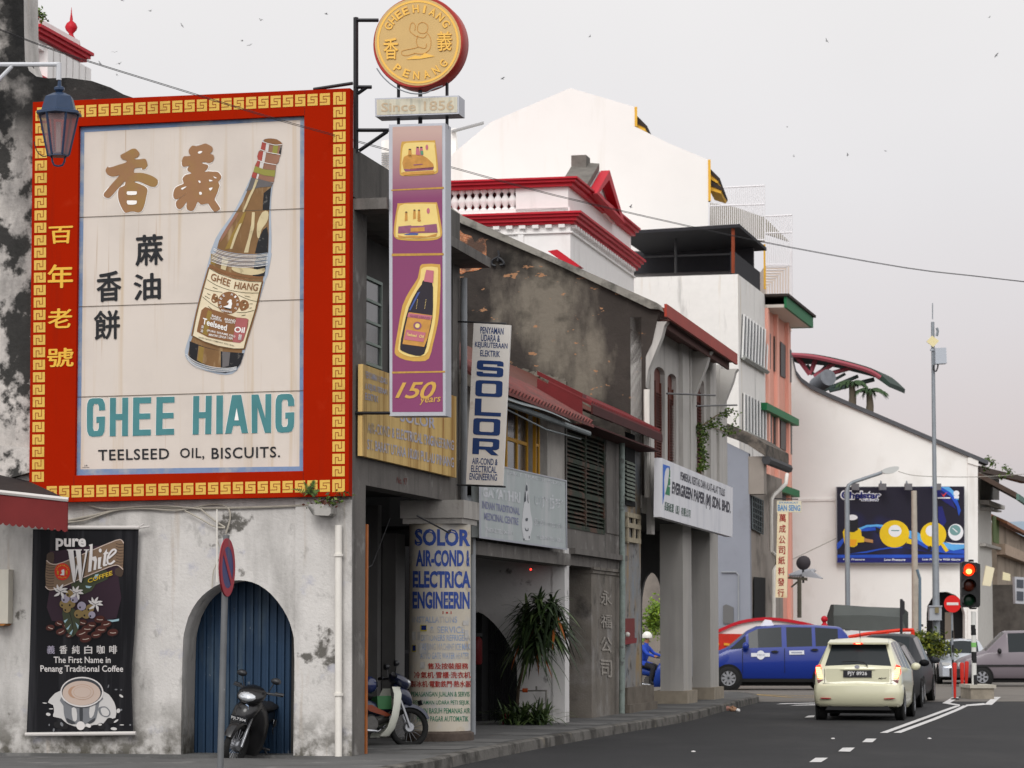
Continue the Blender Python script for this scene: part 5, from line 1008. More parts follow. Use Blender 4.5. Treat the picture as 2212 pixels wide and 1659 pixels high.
# rooftop shed
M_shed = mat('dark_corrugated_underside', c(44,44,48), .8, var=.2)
xf = X2(.1); a, b = xf(1330,500), xf(1597,483.6); dep_ = (F2(0.0)(1649,526) - q0).dot(S2) 
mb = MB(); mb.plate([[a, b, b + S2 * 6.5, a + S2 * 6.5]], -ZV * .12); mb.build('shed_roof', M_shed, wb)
mb = MB(); b2(mb, 5.6,5.7,-14,-.3, zt4, b.z - .1); mb.build('shed_wall', mat('mid_grey_wall', c(120,118,118), .9, var=.2), wb)  # back wall of the shed, mottled mid grey
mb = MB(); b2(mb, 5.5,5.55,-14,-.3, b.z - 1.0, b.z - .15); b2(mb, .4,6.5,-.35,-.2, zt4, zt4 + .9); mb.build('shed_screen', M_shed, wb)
mb = MB()
for u in (1583.5,): mb.tube([X2(.3)(u, 590), X2(.3)(u, 487)], .07,6)
mb.build('rusty_post', mat('rusty_post_paint', c(140,66,40), .8, var=.3), wb)
mb = MB(); mb.tube([X2(2)(1460,590), X2(2)(1460,510)], .05,5); b2(mb, 2.0,2.06,-14,-.4, zt4 + 1.0, zt4 + 1.06); mb.build('shed_rail', M_black, wb)
pk = thing('pink_block', 'salmon pink block with green edged eaves and narrow dark windows', 'building', q0 + S2 * (tw2 + 3))
tp2 = t2(1711.5); ze2 = F2(0)(1657,668).z
mb = MB(); b2(mb, tw2 + .01, tp2,-14,-.02,0, ze2); mb.build('wall', mat('salmon_render', c(228,164,146), .85, var=.08, layers=[dict(c=(.5,.3,.24), s=.8, lo=.56, hi=.75, a=.4, st=(2,2,.3))]), pk)
mb = MB()
for u in (1655.5,1675,1699): t = t2(u); b2(mb, t, t + .35,-.02,.12,0, ze2)
mb.build('fin', mat('salmon_fin', c(238,176,158)), pk)
M_grn = mat('green_edge_paint', c(28,110,66), .6, var=.1)
mb = MB(); b2(mb, tw2 + .05, tp2 + .4,-6,.75, ze2, ze2 + .12); mb.build('eave_slab', mat('cream_soffit', c(206,198,188)), pk)
mb = MB(); b2(mb, tw2, tp2 + .5,.75,.85, ze2 - .02, ze2 + .42); b2(mb, tp2 + .4, tp2 + .5,-6,.75, ze2 - .02, ze2 + .42); mb.build('green_fascia', M_grn, pk)
mb = MB(); b2(mb, tw2 - .1, tp2 + .65,-6,.95, ze2 + .42, ze2 + .52); mb.build('roof', M_dtile, pk)
for (u, v) in ((1659,871.5),(1669,1040)):
    mb = MB(); z = F2(.25)(u, v).z; b2(mb, t2(u, .3), tp2 + .1,-.02,.28, z - .28, z); mb.build('green_ledge', M_grn, pk)
M_pwin = mat('dim_louvre_glass', c(70,64,62), .5, var=.3, vs=3)
for x0, x1, y0, y1 in ((616,632,485,715),(655,678,512,742),(695,725,545,775),(750,762,590,800),(620,640,965,1185),(655,680,990,1205),(695,728,1010,1228),(750,765,1062,1248),(655,676,1450,1540),(700,728,1478,1550)):
    P3 = [F2(.0)(*p) for p in q(8, (x0, y0),(x1, y0 + (x1 - x0) * .9),(x1, y1),(x0, y1 - (x1 - x0) * .6))]; mb = MB(); mb.plate([P3], N2 * .03); mb.build('window', M_pwin, pk)
# white steel lattices on the roof terrace behind
lt = thing('terrace_lattice', 'white steel lattice screens with olive lean-to on the roof terrace above the pink block', 'screen', FR(118)(1640,640))
M_lat = mat('white_lattice_steel', c(226,224,226), .6); fl_ = FR(118)
def lattice(x0, x1, y0a, y0b, y1, n, nm='lattice_panel', fr=7):
    mb = MB()
    for i in range(n + 1):
        s_ = i / n; x = x0 + (x1 - x0) * s_; mb.tube([fl_(*q(fr, (x, y1))[0]), fl_(*q(fr, (x, y0a + (y0b - y0a) * s_))[0])], .022,4)
    for y in (.02,.35,.98): mb.tube([fl_(*q(fr, (x0, y0a + (y1 - y0a) * y))[0]), fl_(*q(fr, (x1, y0b + (y1 - y0b) * y))[0])], .035,4)
    mb.build(nm, M_lat, lt)
lattice(258,598,1165,1148,1500,28); lattice(603,768,1340,1332,1659,13)
mb = MB()
for i in range(9): 
    o = i * 17; pts = q(8, (606,66 + o * 1.0),(755 - o, 66 + o),(755 - o, 268)); mb.tube([fl_(*p) for p in pts], .03,4)
mb.tube([fl_(*p) for p in q(8, (766,-20),(766,330))], .05,4); mb.build('angular_grille', M_lat, lt)
mb = MB(); mb.plate([[FR(120)(*p) for p in q(8, (606,64),(766,64),(766,480),(606,480))]], (0,4,0)); mb.build('terrace_block', mat('cream_block', c(222,208,196), .85), lt)
mb = MB(); mb.plate([[FR(121)(*p) for p in q(7, (258,1260),(420,1290),(590,1350),(600,1500),(258,1500))]], (0,.3,0)); mb.plate([[FR(121)(*p) for p in q(7, (590,1345),(750,1500),(600,1450))]], (0,.3,0)); mb.build('lean_to_roof', mat('olive_sheeting', c(140,134,116), .8, var=.15, wave=dict(s=9, dir='X', c=(.16,.15,.12), w=.4)), lt)
mb = MB(); mb.tube([fl_(*p) for p in q(8, (598,-60),(600,220))], .05,4); mb.build('yellow_post', M_yt, lt)
# grey shophouse in front
g0 = FR(92)(1617.5,1000); g0.z = 0
def F3(d=0.): return lambda u, v: hit(u, v, g0 + N2 * d, N2)
def X3(t=0.): return lambda u, v: hit(u, v, g0 + S2 * t, S2)
def b3(mb, t0, t1, d0, d1, z0, z1, mi=0): return mb.bx(g0 + S2 * t0 + N2 * d0 + ZV * z0, S2 * (t1 - t0), N2 * (d1 - d0), ZV * (z1 - z0), mi)
gs = thing('grey_shophouse', 'low blue grey shophouse with mossy tiled roof at the far street corner', 'building', g0)
x3 = X3(0); t3e = (F3()(1690,1000) - g0).dot(S2)
M_bg = mat('blue_grey_render', c(142,146,156), .88, var=.1, vs=.8, layers=[dict(c=(.20,.20,.22), s=.8, lo=.56, hi=.72, a=.5, d=8)])
mb = MB(); mb.plate([[x3(*p) for p in q(8, (40,1660),(40,1060),(335,1160),(500,1240),(500,1660))] ], S2 * .3); e_ = MB(); pts = [x3(*p) for p in q(8, (40,1060),(335,1160),(500,1240))]; zb_g = 0
mb = MB(); mb.plate([[x3(*p) for p in q(8, (40,1060),(335,1160),(500,1240))] + [x3(*p) for p in q(9, (515,1090),(40,1090))]], S2 * .3); mb.build('side_wall', M_bg, gs)
zf3 = x3(*q(8, (500,1250))[0]).z
mb = MB(); b3(mb, .3, t3e, -8,-.02,0, zf3 - .4); b3(mb, 0,.6,-.02,.5, zf3 - 1.3, zf3 - .05); mb.build('front_wall', mat('brown_grey_render', c(150,142,134), .9, var=.15, vs=1.2, layers=[dict(c=(.1,.09,.08), s=.9, lo=.52, hi=.68, a=.6)]), gs)
rt = [x3(*p) for p in q(8, (40,1010),(335,1118),(500,1190),(614,1265))]; mb = MB()
mb.rings([[p - S2 * .25, p - S2 * .25 + ZV * .42, p + S2 * 4.9 + ZV * .42, p + S2 * 4.9] for p in rt]); mb.build('tiled_roof', mat('mossy_grey_tiles', c(112,104,96), .95, var=.4, vs=4, bump=.6, layers=[dict(c=(.03,.03,.028), s=2.4, lo=.48, hi=.6, a=.8)]), gs)
mb = MB(); p = rt[-1]; mb.tube([p - S2 * .2 - ZV * .1, p + S2 * 4.8 - ZV * .1], .16,8); mb.build('gutter', mat('dark_gutter', c(58,58,60)), gs)
mb = MB(); P3 = [F3(.02)(*p) for p in q(8, (512,1505),(580,1535),(580,1640),(512,1610))] ; P3 = [F3(.02)(*p) for p in q(8, (512,1505),(580,1535))] + [F3(.02)(*p) for p in q(9, (580,205),(515,170))]; mb.plate([P3], N2 * .02); wf = mb.build('window', M_dark, gs); mb = MB()
for i in range(6): s_ = i / 5; mb.tube([P3[0].lerp(P3[1], s_) + N2 * .05, P3[3].lerp(P3[2], s_) + N2 * .05], .02,4)
for i in range(7): s_ = i / 6; mb.tube([P3[0].lerp(P3[3], s_) + N2 * .05, P3[1].lerp(P3[2], s_) + N2 * .05], .02,4)
mb.build('grille', mat('grille_grey', c(96,104,106)), wf)
mb = MB(); mb.plate([[F3(.02)(*p) for p in q(9, (530,470),(600,476),(600,760),(530,760))]], N2 * .02); mb.build('doorway', M_dark, gs)
mb = MB(); mb.tube([F3(.3)(*p) for p in q(8, (738,1370),(730,1430),(655,1500),(640,1530))] + [F3(.3)(*p) for p in q(9, (638,100),(640,310),(668,340),(672,400),(655,430),(655,800))], .07,8); mb.build('white_downpipe', M_wpipe, gs, smooth=50)
mb = MB(); mb.tube([X3(-.05)(*p) for p in q(9, (330,440),(420,440),(436,460),(436,760))], .03,6); mb.build('conduit', M_pipe, gs)
mb = MB(); mb.plate([[X3(-.04)(*p) for p in q(9, (340,650),(360,640),(405,660),(405,760),(340,760))]], -S2 * .02); mb.build('bricked_opening', mat('grey_infill', c(104,104,104)), gs)
# hanging sign of the paper dealer
hs = thing('hanging_paper_sign', 'long cream hanging sign of red characters below a small blue lettered board', 'sign', X3(.8)(1690,1290))
xs = X3(.8); HO = lambda *p: q('o', *p)
mb = MB(); mb.plate([[xs(*p) for p in HO((270,320),(412,322),(392,1440),(242,1436))]], S2 * .12); hp = mb.build('panel', mat('cream_enamel', c(222,206,172), .6, var=.06, layers=[dict(c=(.5,.34,.14), s=1.2, lo=.55, hi=.7, a=.5)]), hs)
mb = MB(); mb.plate([[xs(*p) for p in HO((262,170),(580,176),(578,322),(262,320))]], S2 * .08); hp2 = mb.build('top_board', mat('cream_board', c(206,200,176), .7), hs)
xs1 = X3(.795); M_hred = mat('sign_maroon', c(150,40,36), .7)
for i, ch in enumerate('萬成公司紙料發行'):
    y = 345 + i * 141 - (10 if i > 3 else 0); x = 338 - i * 3.4; mb = MB(); text(mb, ch, xs1, HO((x - 42, y),(x + 42, y),(x + 42, y + 102),(x - 42, y + 102)), 0,.02); mb.build('lettering', M_hred, hp)
mb = MB(); text(mb, 'BAN SENG', xs1, HO((274,222),(570,228),(568,306),(274,304)), 0,.035); text(mb, 'SYARIKAT', xs1, HO((290,182),(545,186),(545,210),(290,208)), 0,.02); mb.build('lettering', mat('sign_sky_blue', c(86,132,176), .7), hp2)
mb = MB(); mb.tube([X3(.86)(*p) for p in HO((230,142),(540,152))], .02,5); mb.build('bracket', M_black, hs)
aw = thing('corrugated_awning', 'small white corrugated awning on a post beside the hanging paper sign', 'awning', X3(3)(1730,1440))
xa = X3(3.0); mb = MB(); P3 = [xa(*p) for p in HO((405,1150),(590,1155))]; n_ = 24
rows_ = [[P3[0].lerp(P3[1], i / n_) + ZV * (.05 * sin(i * 1.57)) for i in range(n_ + 1)]]; rows_.append([p + S2 * 2.2 + ZV * .25 + N2 * .2 for p in rows_[0]])
mb.rings(rows_, 0, False, False); mb.plate([[xa(*p) for p in HO((590,1110),(700,1080),(840,1180),(838,1190),(590,1158))]], S2 * .5); mb.build('sheet', M_alu, aw, smooth=60)
mb = MB(); mb.tube([xa(*p) for p in HO((556,1170),(556,1700))], .08,6); mb.tube([xa(*p) for p in HO((450,1300),(560,1210))], .03,4); mb.plate([[xa(*p) for p in HO((405,1165),(650,1175),(650,1215),(405,1190))]], S2 * .2); mb.build('post', mat('mossy_post', c(92,88,78), .9, var=.3), aw)
ds = thing('satellite_dish', 'dark grey satellite dish on the white corrugated awning', 'dish', xa(*HO((610,1090))[0]))
mb = MB(); o = xa(*HO((612,985))[0]); ax = Vector((.1,-1,-.25)).normalized(); mb.lathe([(.01,.07),(.12,.05),(.21,.01),(.25,-.03),(.24,-.035),(.2,.0),(.1,.035),(.01,.05)], o, ax, 24); mb.build('reflector', mat('dark_dish', c(66,62,66), .6), ds, smooth=60)
mb = MB(); mb.tube([o - ax * .1, o - ZV * .7 - ax * .1], .04,6); mb.build('mast', M_black, ds)
# white gable building with the billboard
YB = 118.; fb = FR(YB)
bb = thing('white_billboard_building', 'white gabled building with sloping dark coping and black arched doorway behind the junction', 'building', fb(1900,1452))
GW = q(8, (700,1700),(700,640),(772,645),(795,740),(830,785),(890,828),(1000,880),(1640,1152),(1868,1250),(1925,1275),(1925,1700)); GW = [p for p in GW]; GW[0] = (1687,1470); GW[-1] = (2112.4,1470)
AR = q(9, (1606,1110),(1606,700),(1612,650),(1640,600),(1690,565),(1735,562),(1790,585),(1825,630),(1845,700),(1845,1110))
mb = MB(); mb.plate([[fb(*p) for p in GW], [fb(*p) for p in AR]], (0,.6,0)); mb.build('gable_wall', mat('white_gable_render', c(238,237,233), .85, var=.05, vs=.6, bump=.15, bs=6, layers=[dict(c=(.50,.46,.40), s=.5, lo=.55, hi=.75, a=.45, st=(1,1,.6))]), bb)
mb = MB(); cp = q(8, (772,628),(795,725),(830,772),(890,815),(1000,866),(1640,1138),(1990,1285)); 
for i in range(len(cp) - 1): mb.plate([[FR(YB - .15)(*p) for p in (cp[i], cp[i + 1], (cp[i + 1][0], cp[i + 1][1] + 9),(cp[i][0], cp[i][1] + 9))]], (0,1.0,0))
mb.build('coping', mat('slate_grey_coping', c(88,90,94), .8, var=.2), bb)
mb = MB(); mb.plate([[FR(YB + .9)(*p) for p in q(9, (1580,1120),(1580,540),(1860,540),(1860,1120))]], (0,.1,0)); mb.build('door_recess', M_dark, bb)
mb = MB(); mb.plate([[FR(YB + .8)(*p) for p in q(9, (1720,1110),(1720,690),(1770,690),(1790,1110))]], (0,.03,0)); mb.build('inner_post', mat('dim_beige', c(120,110,100)), bb)
mb = MB(); mb.plate([[FR(YB - .06)(*p) for p in q(8, (1862,1262),(1925,1282),(1925,1659))] + [FR(YB - .06)(*p) for p in q(9, (1925,1130),(1862,1130))]], (0,.06,0)); mb.plate([[FR(YB - .12)(*p) for p in q(8, (1862,1272),(1890,1252),(1928,1285),(1928,1320),(1862,1300))]], (0,.12,0)); mb.build('end_pilaster', M_white, bb)
mb = MB(); mb.plate([[FR(YB - .05)(*p) for p in q(8, (800,1525),(1040,1520),(1040,1535),(800,1540))]], (0,.05,0)); mb.build('string_line', M_white, bb)
rb_ = FR(YB + 1.2); mb = MB(); mb.bx(fb(2112.2,1470) + S2 * .0, S2 * 9,-N2 * .5, ZV * (fb(2112,1024).z - fb(2112,1470).z)); mb.build('side_wall', mat('pale_stucco', c(206,204,198), .9, var=.15), bb)
PP = lambda *p: [hit(u, v, fb(2112.5,1470), N2) for u, v in q('p', *p)]
mb = MB(); mb.plate([PP((330,70),(500,160),(500,205),(330,205))], N2 * .1); mb.plate([PP((325,400),(480,455),(480,490),(325,440))], N2 * .4); mb.plate([PP((330,470),(400,480),(400,500),(330,495))], N2 * .25); mb.plate([PP((415,485),(480,500),(480,515),(415,505))], N2 * .25); mb.plate([PP((325,800),(495,850),(495,870),(325,830))], N2 * .25); mb.build('stucco_moulding', mat('grey_stucco', c(176,172,166), .9, var=.25, vs=3), bb)
mb = MB(); mb.plate([PP((325,205),(500,205),(500,400),(325,400))], N2 * .04); mb.build('dark_frieze', mat('dark_mottled_stucco', c(110,108,104), .9, var=.4, vs=2), bb)  # frieze panel, darker than the mouldings around it
mb = MB(); mb.plate([PP((440,545),(498,560),(498,815),(445,790))], N2 * .05); mb.build('green_shutter', mat('olive_green_shutter', c(104,122,76), .8, var=.2), bb)
mb = MB(); a = PP((320,10))[0]; b = PP((640,250))[0]; mb.plate([[fb(2106,1018), fb(2112,1018), b + N2 * 1.0, b + N2 * .4 - S2 * .4]], ZV * .25); mb.bx(fb(2112,1030), S2 * 9.5, N2 * 1.6 - ZV * .9, ZV * .22); mb.build('eave_roof', mat('brown_eave_tiles', c(84,70,62), .9, var=.3), bb)
mb = MB(); mb.bx(fb(2112,1030) + N2 * 1.6 - ZV * 1.0, S2 * 9.6, N2 * .12, ZV * .25); mb.build('green_gutter', mat('dull_green_gutter', c(90,120,110)), bb)
# row beyond, to the right
rr = FR(129); rw2 = thing('beige_row_house', 'weathered beige row house with orange tiles at the right edge of the street', 'building', rr(2180,1440))
c0 = rr(2157,1440); c0.z = 0; ztr = rr(2157,1128).z
mb = MB(); mb.bx(c0, S2 * 40,-N2 * 4, ZV * ztr); mb.build('wall', mat('weathered_beige', c(168,154,138), .95, var=.25, vs=.8, layers=[dict(c=(.16,.13,.10), s=.6, lo=.5, hi=.66, a=.7, d=8)]), rw2)
mb = MB(); mb.bx(c0 + ZV * (ztr - .1) + N2 * .5, S2 * 40,-N2 * 3.2 + ZV * 1.5, ZV * .15); mb.build('roof', mat('orange_old_tiles', c(160,108,78), .9, var=.5, vs=1.5), rw2)
mb = MB(); mb.bx(c0 + ZV * (ztr - 1.5), S2 * 40, N2 * .4, ZV * .5); mb.build('ledge', mat('pale_brown_ledge', c(190,168,148), .9, var=.3), rw2)
for nm, P_, m_, lab in (('shop_board', ((385,1010),(465,1035),(430,1205),(352,1195)), mat('cream_shop_board', c(222,214,184)), 'cream shop board hanging to the right of the traffic light'),('shop_board', ((545,1070),(612,1090),(612,1155),(540,1145)), mat('yellowish_board', c(216,208,172)), 'small yellowish shop board further along the right edge row')):
    mb = MB(); mb.plate([[FR(112)(*p) for p in q('p', *P_)]], (0,.15,0)); tag(mb.build(nm, m_), lab, 'sign')
aco = thing('air_conditioner', 'grey air conditioner unit on a bracket at the right edge of the picture', 'air conditioner', FR(110)(*q('p', (700,1370))[0]))
mb = MB(); mb.plate([[FR(110)(*p) for p in q('p', (652,1115),(790,1125),(790,1372),(660,1365))]], (0,.5,0)); mb.build('casing', mat('grey_casing', c(168,170,176)), aco)
mb = MB(); mb.plate([[FR(109.97)(*p) for p in q('p', (672,1140),(735,1145),(735,1220),(672,1215))]], (0,.02,0)); mb.plate([[FR(109.97)(*p) for p in q('p', (672,1250),(735,1255),(735,1340),(672,1335))]], (0,.02,0)); mb.build('vent_grille', mat('dark_vent', c(70,74,82)), aco)
mb = MB(); mb.plate([[FR(126)(*p) for p in q('p', (330,1210),(430,1210),(430,1900),(330,1900))]], (0,.4,0)); mb.build('ground_pier', mat('pale_pier', c(196,194,192)), bb)
mb = MB(); mb.plate([[FR(128)(*p) for p in q('p', (430,1190),(800,1190),(800,1900),(430,1900))]], (0,.3,0)); mb.build('ground_floor', mat('dim_shopfront', c(110,104,98), .9, var=.5, vs=2), rw2)
# billboard
bl = thing('gas_billboard', 'dark blue billboard of yellow gas regulators on the white gable wall', 'billboard', fb(1945,1217))
KN = lambda *p: q('n', *p); fbd = FR(YB - .35)
BLQ = KN((122,134),(1984,126),(1990,1250),(128,1246))
mb = MB(); mb.plate([[fbd(*p) for p in BLQ]], (0,.2,0)); mb.build('frame', mat('billboard_frame', c(170,172,176), .5), bl)
m = mat('billboard_print', c(22,18,38), .45, layers=[dict(c=(.02,.025,.16), s=.35, lo=.5, hi=.72, a=.8, d=2)])
def fbx(o): return FR(YB - .36 - o)
mb = MB(); art(mb, fbx(0), KN((130,140),(1978,132),(1982,1238),(136,1236))); bp_ = mb.build('print', m, bl)
BM = [mat('bill_blue', c(34,84,200), .5, var=.3, vs=1.2), mat('bill_sky', c(96,176,238), .5, var=.25, vs=1.5), mat('bill_deep', c(26,30,110), .5, var=.2), mat('bill_yellow', c(232,196,22), .5, var=.12, vs=2), mat('bill_white', c(226,228,232), .5), mat('bill_black', c(24,24,30), .5), mat('bill_teal', c(110,150,150), .5), mat('bill_brass', c(176,130,80), .5), mat('bill_orange', c(230,160,24), .5), mat('bill_red', c(220,60,40), .5)]
bi = MB()
def ba(o, mi, *P_, s=0): art(bi, fbx(o), KN(*P_), mi, s)
ba(.02,0, (130,960),(230,870),(240,920),(180,1010),(132,1050)); ba(.02,1, (440,740),(560,690),(720,680),(820,690),(820,720),(700,712),(560,722),(460,765)); ba(.02,0, (430,780),(560,725),(720,715),(900,730),(1100,770),(1400,860),(1560,960),(1720,1010),(1980,1050),(1980,1110),(1700,1100),(1480,1060),(1300,960),(1100,830),(900,780),(700,765),(560,780))
ba(.025,1, (1170,770),(1300,790),(1380,850),(1480,930),(1560,990),(1500,1010),(1380,950),(1280,890),(1180,880)); ba(.025,1, (1600,930),(1760,955),(1980,965),(1980,1030),(1820,1060),(1680,1020)); ba(.027,4, (1690,930),(1800,952),(1980,958),(1980,972),(1800,968))
ba(.022,0, (300,1108),(560,1070),(760,1030),(900,1012),(1080,1008),(1080,1024),(900,1032),(760,1052),(560,1095)); ba(.022,2, (1080,1010),(1300,1040),(1480,1085),(1300,1060))
ba(.02,0, (136,1122),(1980,1118),(1980,1165),(136,1165)); ba(.02,2, (136,1165),(1980,1165),(1982,1236),(136,1236))
ba(.02,0, (1480,134),(1640,134),(1780,210),(1880,330),(1930,480),(1900,560),(1870,420),(1780,280),(1640,180)); ba(.022,1, (1640,134),(1760,134),(1860,230),(1900,330),(1860,320),(1780,220))
ba(.018,2, (1500,134),(1640,180),(1800,320),(1860,460),(1700,360),(1560,260)); ba(.018,2, (1600,420),(1660,420),(1720,640),(1660,740),(1600,600))
ba(.03,3, (215,790),(240,745),(440,735),(480,760),(490,850),(530,870),(525,940),(430,945),(430,980),(380,1012),(310,1005),(240,960),(225,860)); ba(.033,5, (300,610),(440,600),(435,760),(380,795),(300,790)); bi_e = ell(*KN((352,580))[0], 12,6,18); art(bi, fbx(.036), bi_e, 4); ba(.033,7, (525,880),(655,905),(655,950),(525,930)); ba(.034,8, (240,900),(420,900),(400,990),(310,1000),(245,955))
art(bi, fbx(.03), ell(*KN((966,820))[0], 32,29.5,32), 3); art(bi, fbx(.033), ell(*KN((974,776))[0], 14,13,24), 4); ba(.029,3, (1150,880),(1240,905),(1240,975),(1140,955)); ba(.028,5, (690,720),(770,745),(760,830),(700,790)); line(bi, fbx(.036), KN((920,770),(1035,772)), 2.2,6)
art(bi, fbx(.03), ell(*KN((1530,830))[0], 28,27,32), 3); art(bi, fbx(.033), ell(*KN((1500,775))[0], 12,12,24), 4); ba(.029,3, (1610,940),(1680,960),(1755,1060),(1710,1085)); ba(.034,5, (1450,1000),(1500,990),(1510,1050),(1450,1070)); art(bi, fbx(.03), ell(*KN((1856,795))[0], 16.5,18,28), 4); art(bi, fbx(.033), ell(*KN((1846,765))[0], 12,11.5,24), 6); line(bi, fbx(.036), KN((1810,735),(1880,795)), 2,4)
text(bi, 'Chelstar', fbx(.022), KN((178,178),(785,198),(770,322),(178,330)), 4,.10); text(bi, 'Chelstar', fbx(.028), KN((196,196),(768,214),(752,306),(196,312)), 2,.035); ba(.022,4, (480,318),(742,312),(730,346),(480,344)); text(bi, 'the safe choice', fbx(.026), KN((490,322),(730,318),(724,342),(490,342)), 2,.02)
for body, P_ in (('High Pressure', ((220,1175),(535,1178),(535,1212),(220,1210))),('Low Pressure', ((815,1176),(1125,1176),(1125,1212),(815,1210))),('Low Pressure With Gauge', ((1368,1172),(1920,1176),(1920,1216),(1368,1212)))): text(bi, body, fbx(.026), KN(*P_), 4,.02,1,.2)
ba(.026,9, (1635,215),(1672,255),(1735,205),(1680,285)); ba(.026,4, (1590,288),(1778,288),(1778,306),(1590,306)); art(bi, fbx(.026), ell(*KN((1865,230))[0], 6.5,6,14), 4); ba(.026,4, (1830,268),(1905,268),(1900,305),(1832,305))
bi.build('printed_artwork', BM, bp_)
for i, x in enumerate((400,795,1170,1590)):
    sp_ = thing('billboard_floodlight', 'small grey floodlight clamped on the top edge of the gas billboard', 'floodlight', fbd(*KN((x, 140))[0]), 'floodlights along the billboard')
    mb = MB(); o = FR(YB - 1.0)(*KN((x, 165))[0]); mb.ab(o.x - .15, o.x + .15, o.y - .08, o.y + .2, o.z - .05, o.z + .22); mb.build('lamp_head', mat('flood_grey', c(112,112,116), .5, var=.2), sp_); mb = MB(); mb.tube([o + Vector((0,.2,.15)), o + Vector((0,.55,.35)), o + Vector((0,.75,.1))], .035,5); mb.build('arm', M_galv, sp_)
# curved canopy and palms behind the white gable
cn = thing('curved_roof_canopy', 'curved canopy on red and green steel trusses behind the white gable roof', 'canopy', FR(140)(1760,830))
f140 = FR(140); top = sm(q(8, (700,612),(772,614),(900,622),(1050,650),(1200,690),(1290,725),(1375,800)), 3, False); low = sm(q(8, (700,640),(772,640),(900,655),(1050,690),(1200,730),(1280,765),(1372,828)), 3, False)
mb = MB(); dv = Vector((1.5,5,.1)); mb.rings([[f140(*a), f140(*a) + dv, f140(*b) + dv, f140(*b)] for a, b in zip(top, low)]); mb.build('roof_shell', mat('dark_green_underside', c(42,60,52), .7, var=.3, vs=1.5), cn)
mb = MB(); mid = [lerp(a, b, .55) for a, b in zip(top, low)]; mb.tube([FR(139.7)(*p) for p in mid[:17]], .13,6); mb.build('red_edge_beam', mat('rose_red_steel', c(150,74,84), .6), cn)
M_rst = mat('rose_strut', c(170,84,96), .6); M_gst = mat('dark_green_strut', c(48,62,60), .6)
for P_, m_, r in ((((800,640),(880,750)), M_rst, .13),(((915,655),(880,750)), M_rst, .13),(((1040,675),(905,760)), M_rst, .12),(((1150,705),(930,765)), M_rst, .12),(((1180,760),(960,850)), M_gst, .1),(((1280,780),(1000,850)), M_gst, .12),(((1100,745),(1000,800)), M_gst, .08),(((860,690),(900,750)), M_gst, .1),(((980,700),(920,760)), M_gst, .1)):
    mb = MB(); mb.tube([FR(140.5)(*p) for p in q(8, *P_)], r, 5); mb.build('strut', m_, cn)
mb = MB(); mb.lathe([(.01,0),(.42,.1),(.42,1.6)], FR(139)(*q(8, (918,822))[0]),(0.3,-1,.2), 16); mb.build('drum', mat('grey_drum', c(116,120,126), .7, var=.3), cn, smooth=40)
M_palm = mat('palm_green', c(66,88,58), .8, var=.3, vs=4); M_trk = mat('palm_trunk', c(92,84,72), .9)
for k, (cx_, cy_, by, s_, lab) in enumerate(((1140,800,925,1.0, 'palm crown half hidden under the curved canopy'),(1248,850,968,1.15, 'small palm standing in the open right of the curved canopy'))):
    f = FR(136); o = f(*q(8, (cx_, cy_))[0]); bs_ = f(*q(8, (cx_, by + 60))[0]); pm = thing('palm_tree', lab, 'palm', bs_, 'palms behind the white gable'); R = random.Random(k + 1)
    mb = MB(); mb.tube([bs_, bs_.lerp(o, .5) + Vector((.05,0,0)), o], [.22,.18,.14], 8); mb.build('trunk', M_trk, pm, smooth=50); mb = MB()
    for j in range(13):
        a = j / 13 * 2 * pi + R.uniform(-.2,.2); l = R.uniform(1.25,1.65) * s_; d = Vector((cos(a), sin(a) * .8,0)); up_ = R.uniform(.3,.9); l *= .45
        pts = [o + d * l * t + ZV * (up_ * l * (t - 1.25 * t * t)) for t in (0,.25,.5,.75,1)]
        for m in range(len(pts) * 4 - 4):
            t = m / (len(pts) * 4 - 5); i = min(int(t * 4), 3); p = pts[i].lerp(pts[i + 1], t * 4 - i); tg = (pts[i + 1] - pts[i]).normalized(); sd = tg.cross(ZV).normalized()
            for sg in (-1,1): e = p + sd * sg * .22 * s_ * (1 - .6 * t) + tg * .22 - ZV * .16; mb.add([p, p + tg * .09, e], [(0,1,2)])
        mb.tube(pts, .025,4)
    mb.build('crown', M_palm, pm)
# temple tower at the upper left
ft0 = FR(60); tt = thing('temple_parapet', 'white parapet with crimson cornice and bulb finials rising at the upper left', 'building', ft0(120,400))
pc = ft0(*q(1, (215,100))[0]); tw_, dw_, _ = toS(pc)
c1_, c2_ = toS(pc), None
zt_w = ft0(*q(1, (215,95))[0]).z; zc_ = ft0(*q(1, (215,185))[0]).z; f_side = FP(dw_)
Lr = toS(f_side(*q(1, (497,260))[0]))[0] - tw_
mb = MB(); mb.sb(tw_, tw_ + Lr, dw_ - 4, dw_, -0, zt_w); mb.build('wall', M_rwhite, tt)
mb = MB()
for o, a, b in ((.26,0,.07),(.20,-.08,0),(.13,-.16,-.08)): mb.sb(tw_ - o, tw_ + Lr + o * .9, dw_ - 4, dw_ + o, zc_ + a, zc_ + b)
mb.sb(tw_ - .2, tw_ + Lr * .3, dw_ - 4, dw_ + .2, ft0(*q(1, (215,480))[0]).z - .2, ft0(*q(1, (215,470))[0]).z); mb.build('cornice', M_crim, tt)
mb = MB()
for i in range(7): t = tw_ + .3 + i * Lr / 7; mb.sb(t, t + .3, dw_, dw_ + .2, zc_ - 1.2, zc_ - .3)
mb.sb(tw_, tw_ + Lr + .1, dw_, dw_ + .12, zc_ - .42, zc_ - .30); mb.build('pilaster_strip', M_rwhite, tt)
fin = [(.42,0),(.30,.12),(.16,.3),(.14,.42),(.34,.62),(.40,.8),(.30,1.0),(.10,1.15),(.10,1.25),(.04,1.6),(.01,1.95)]
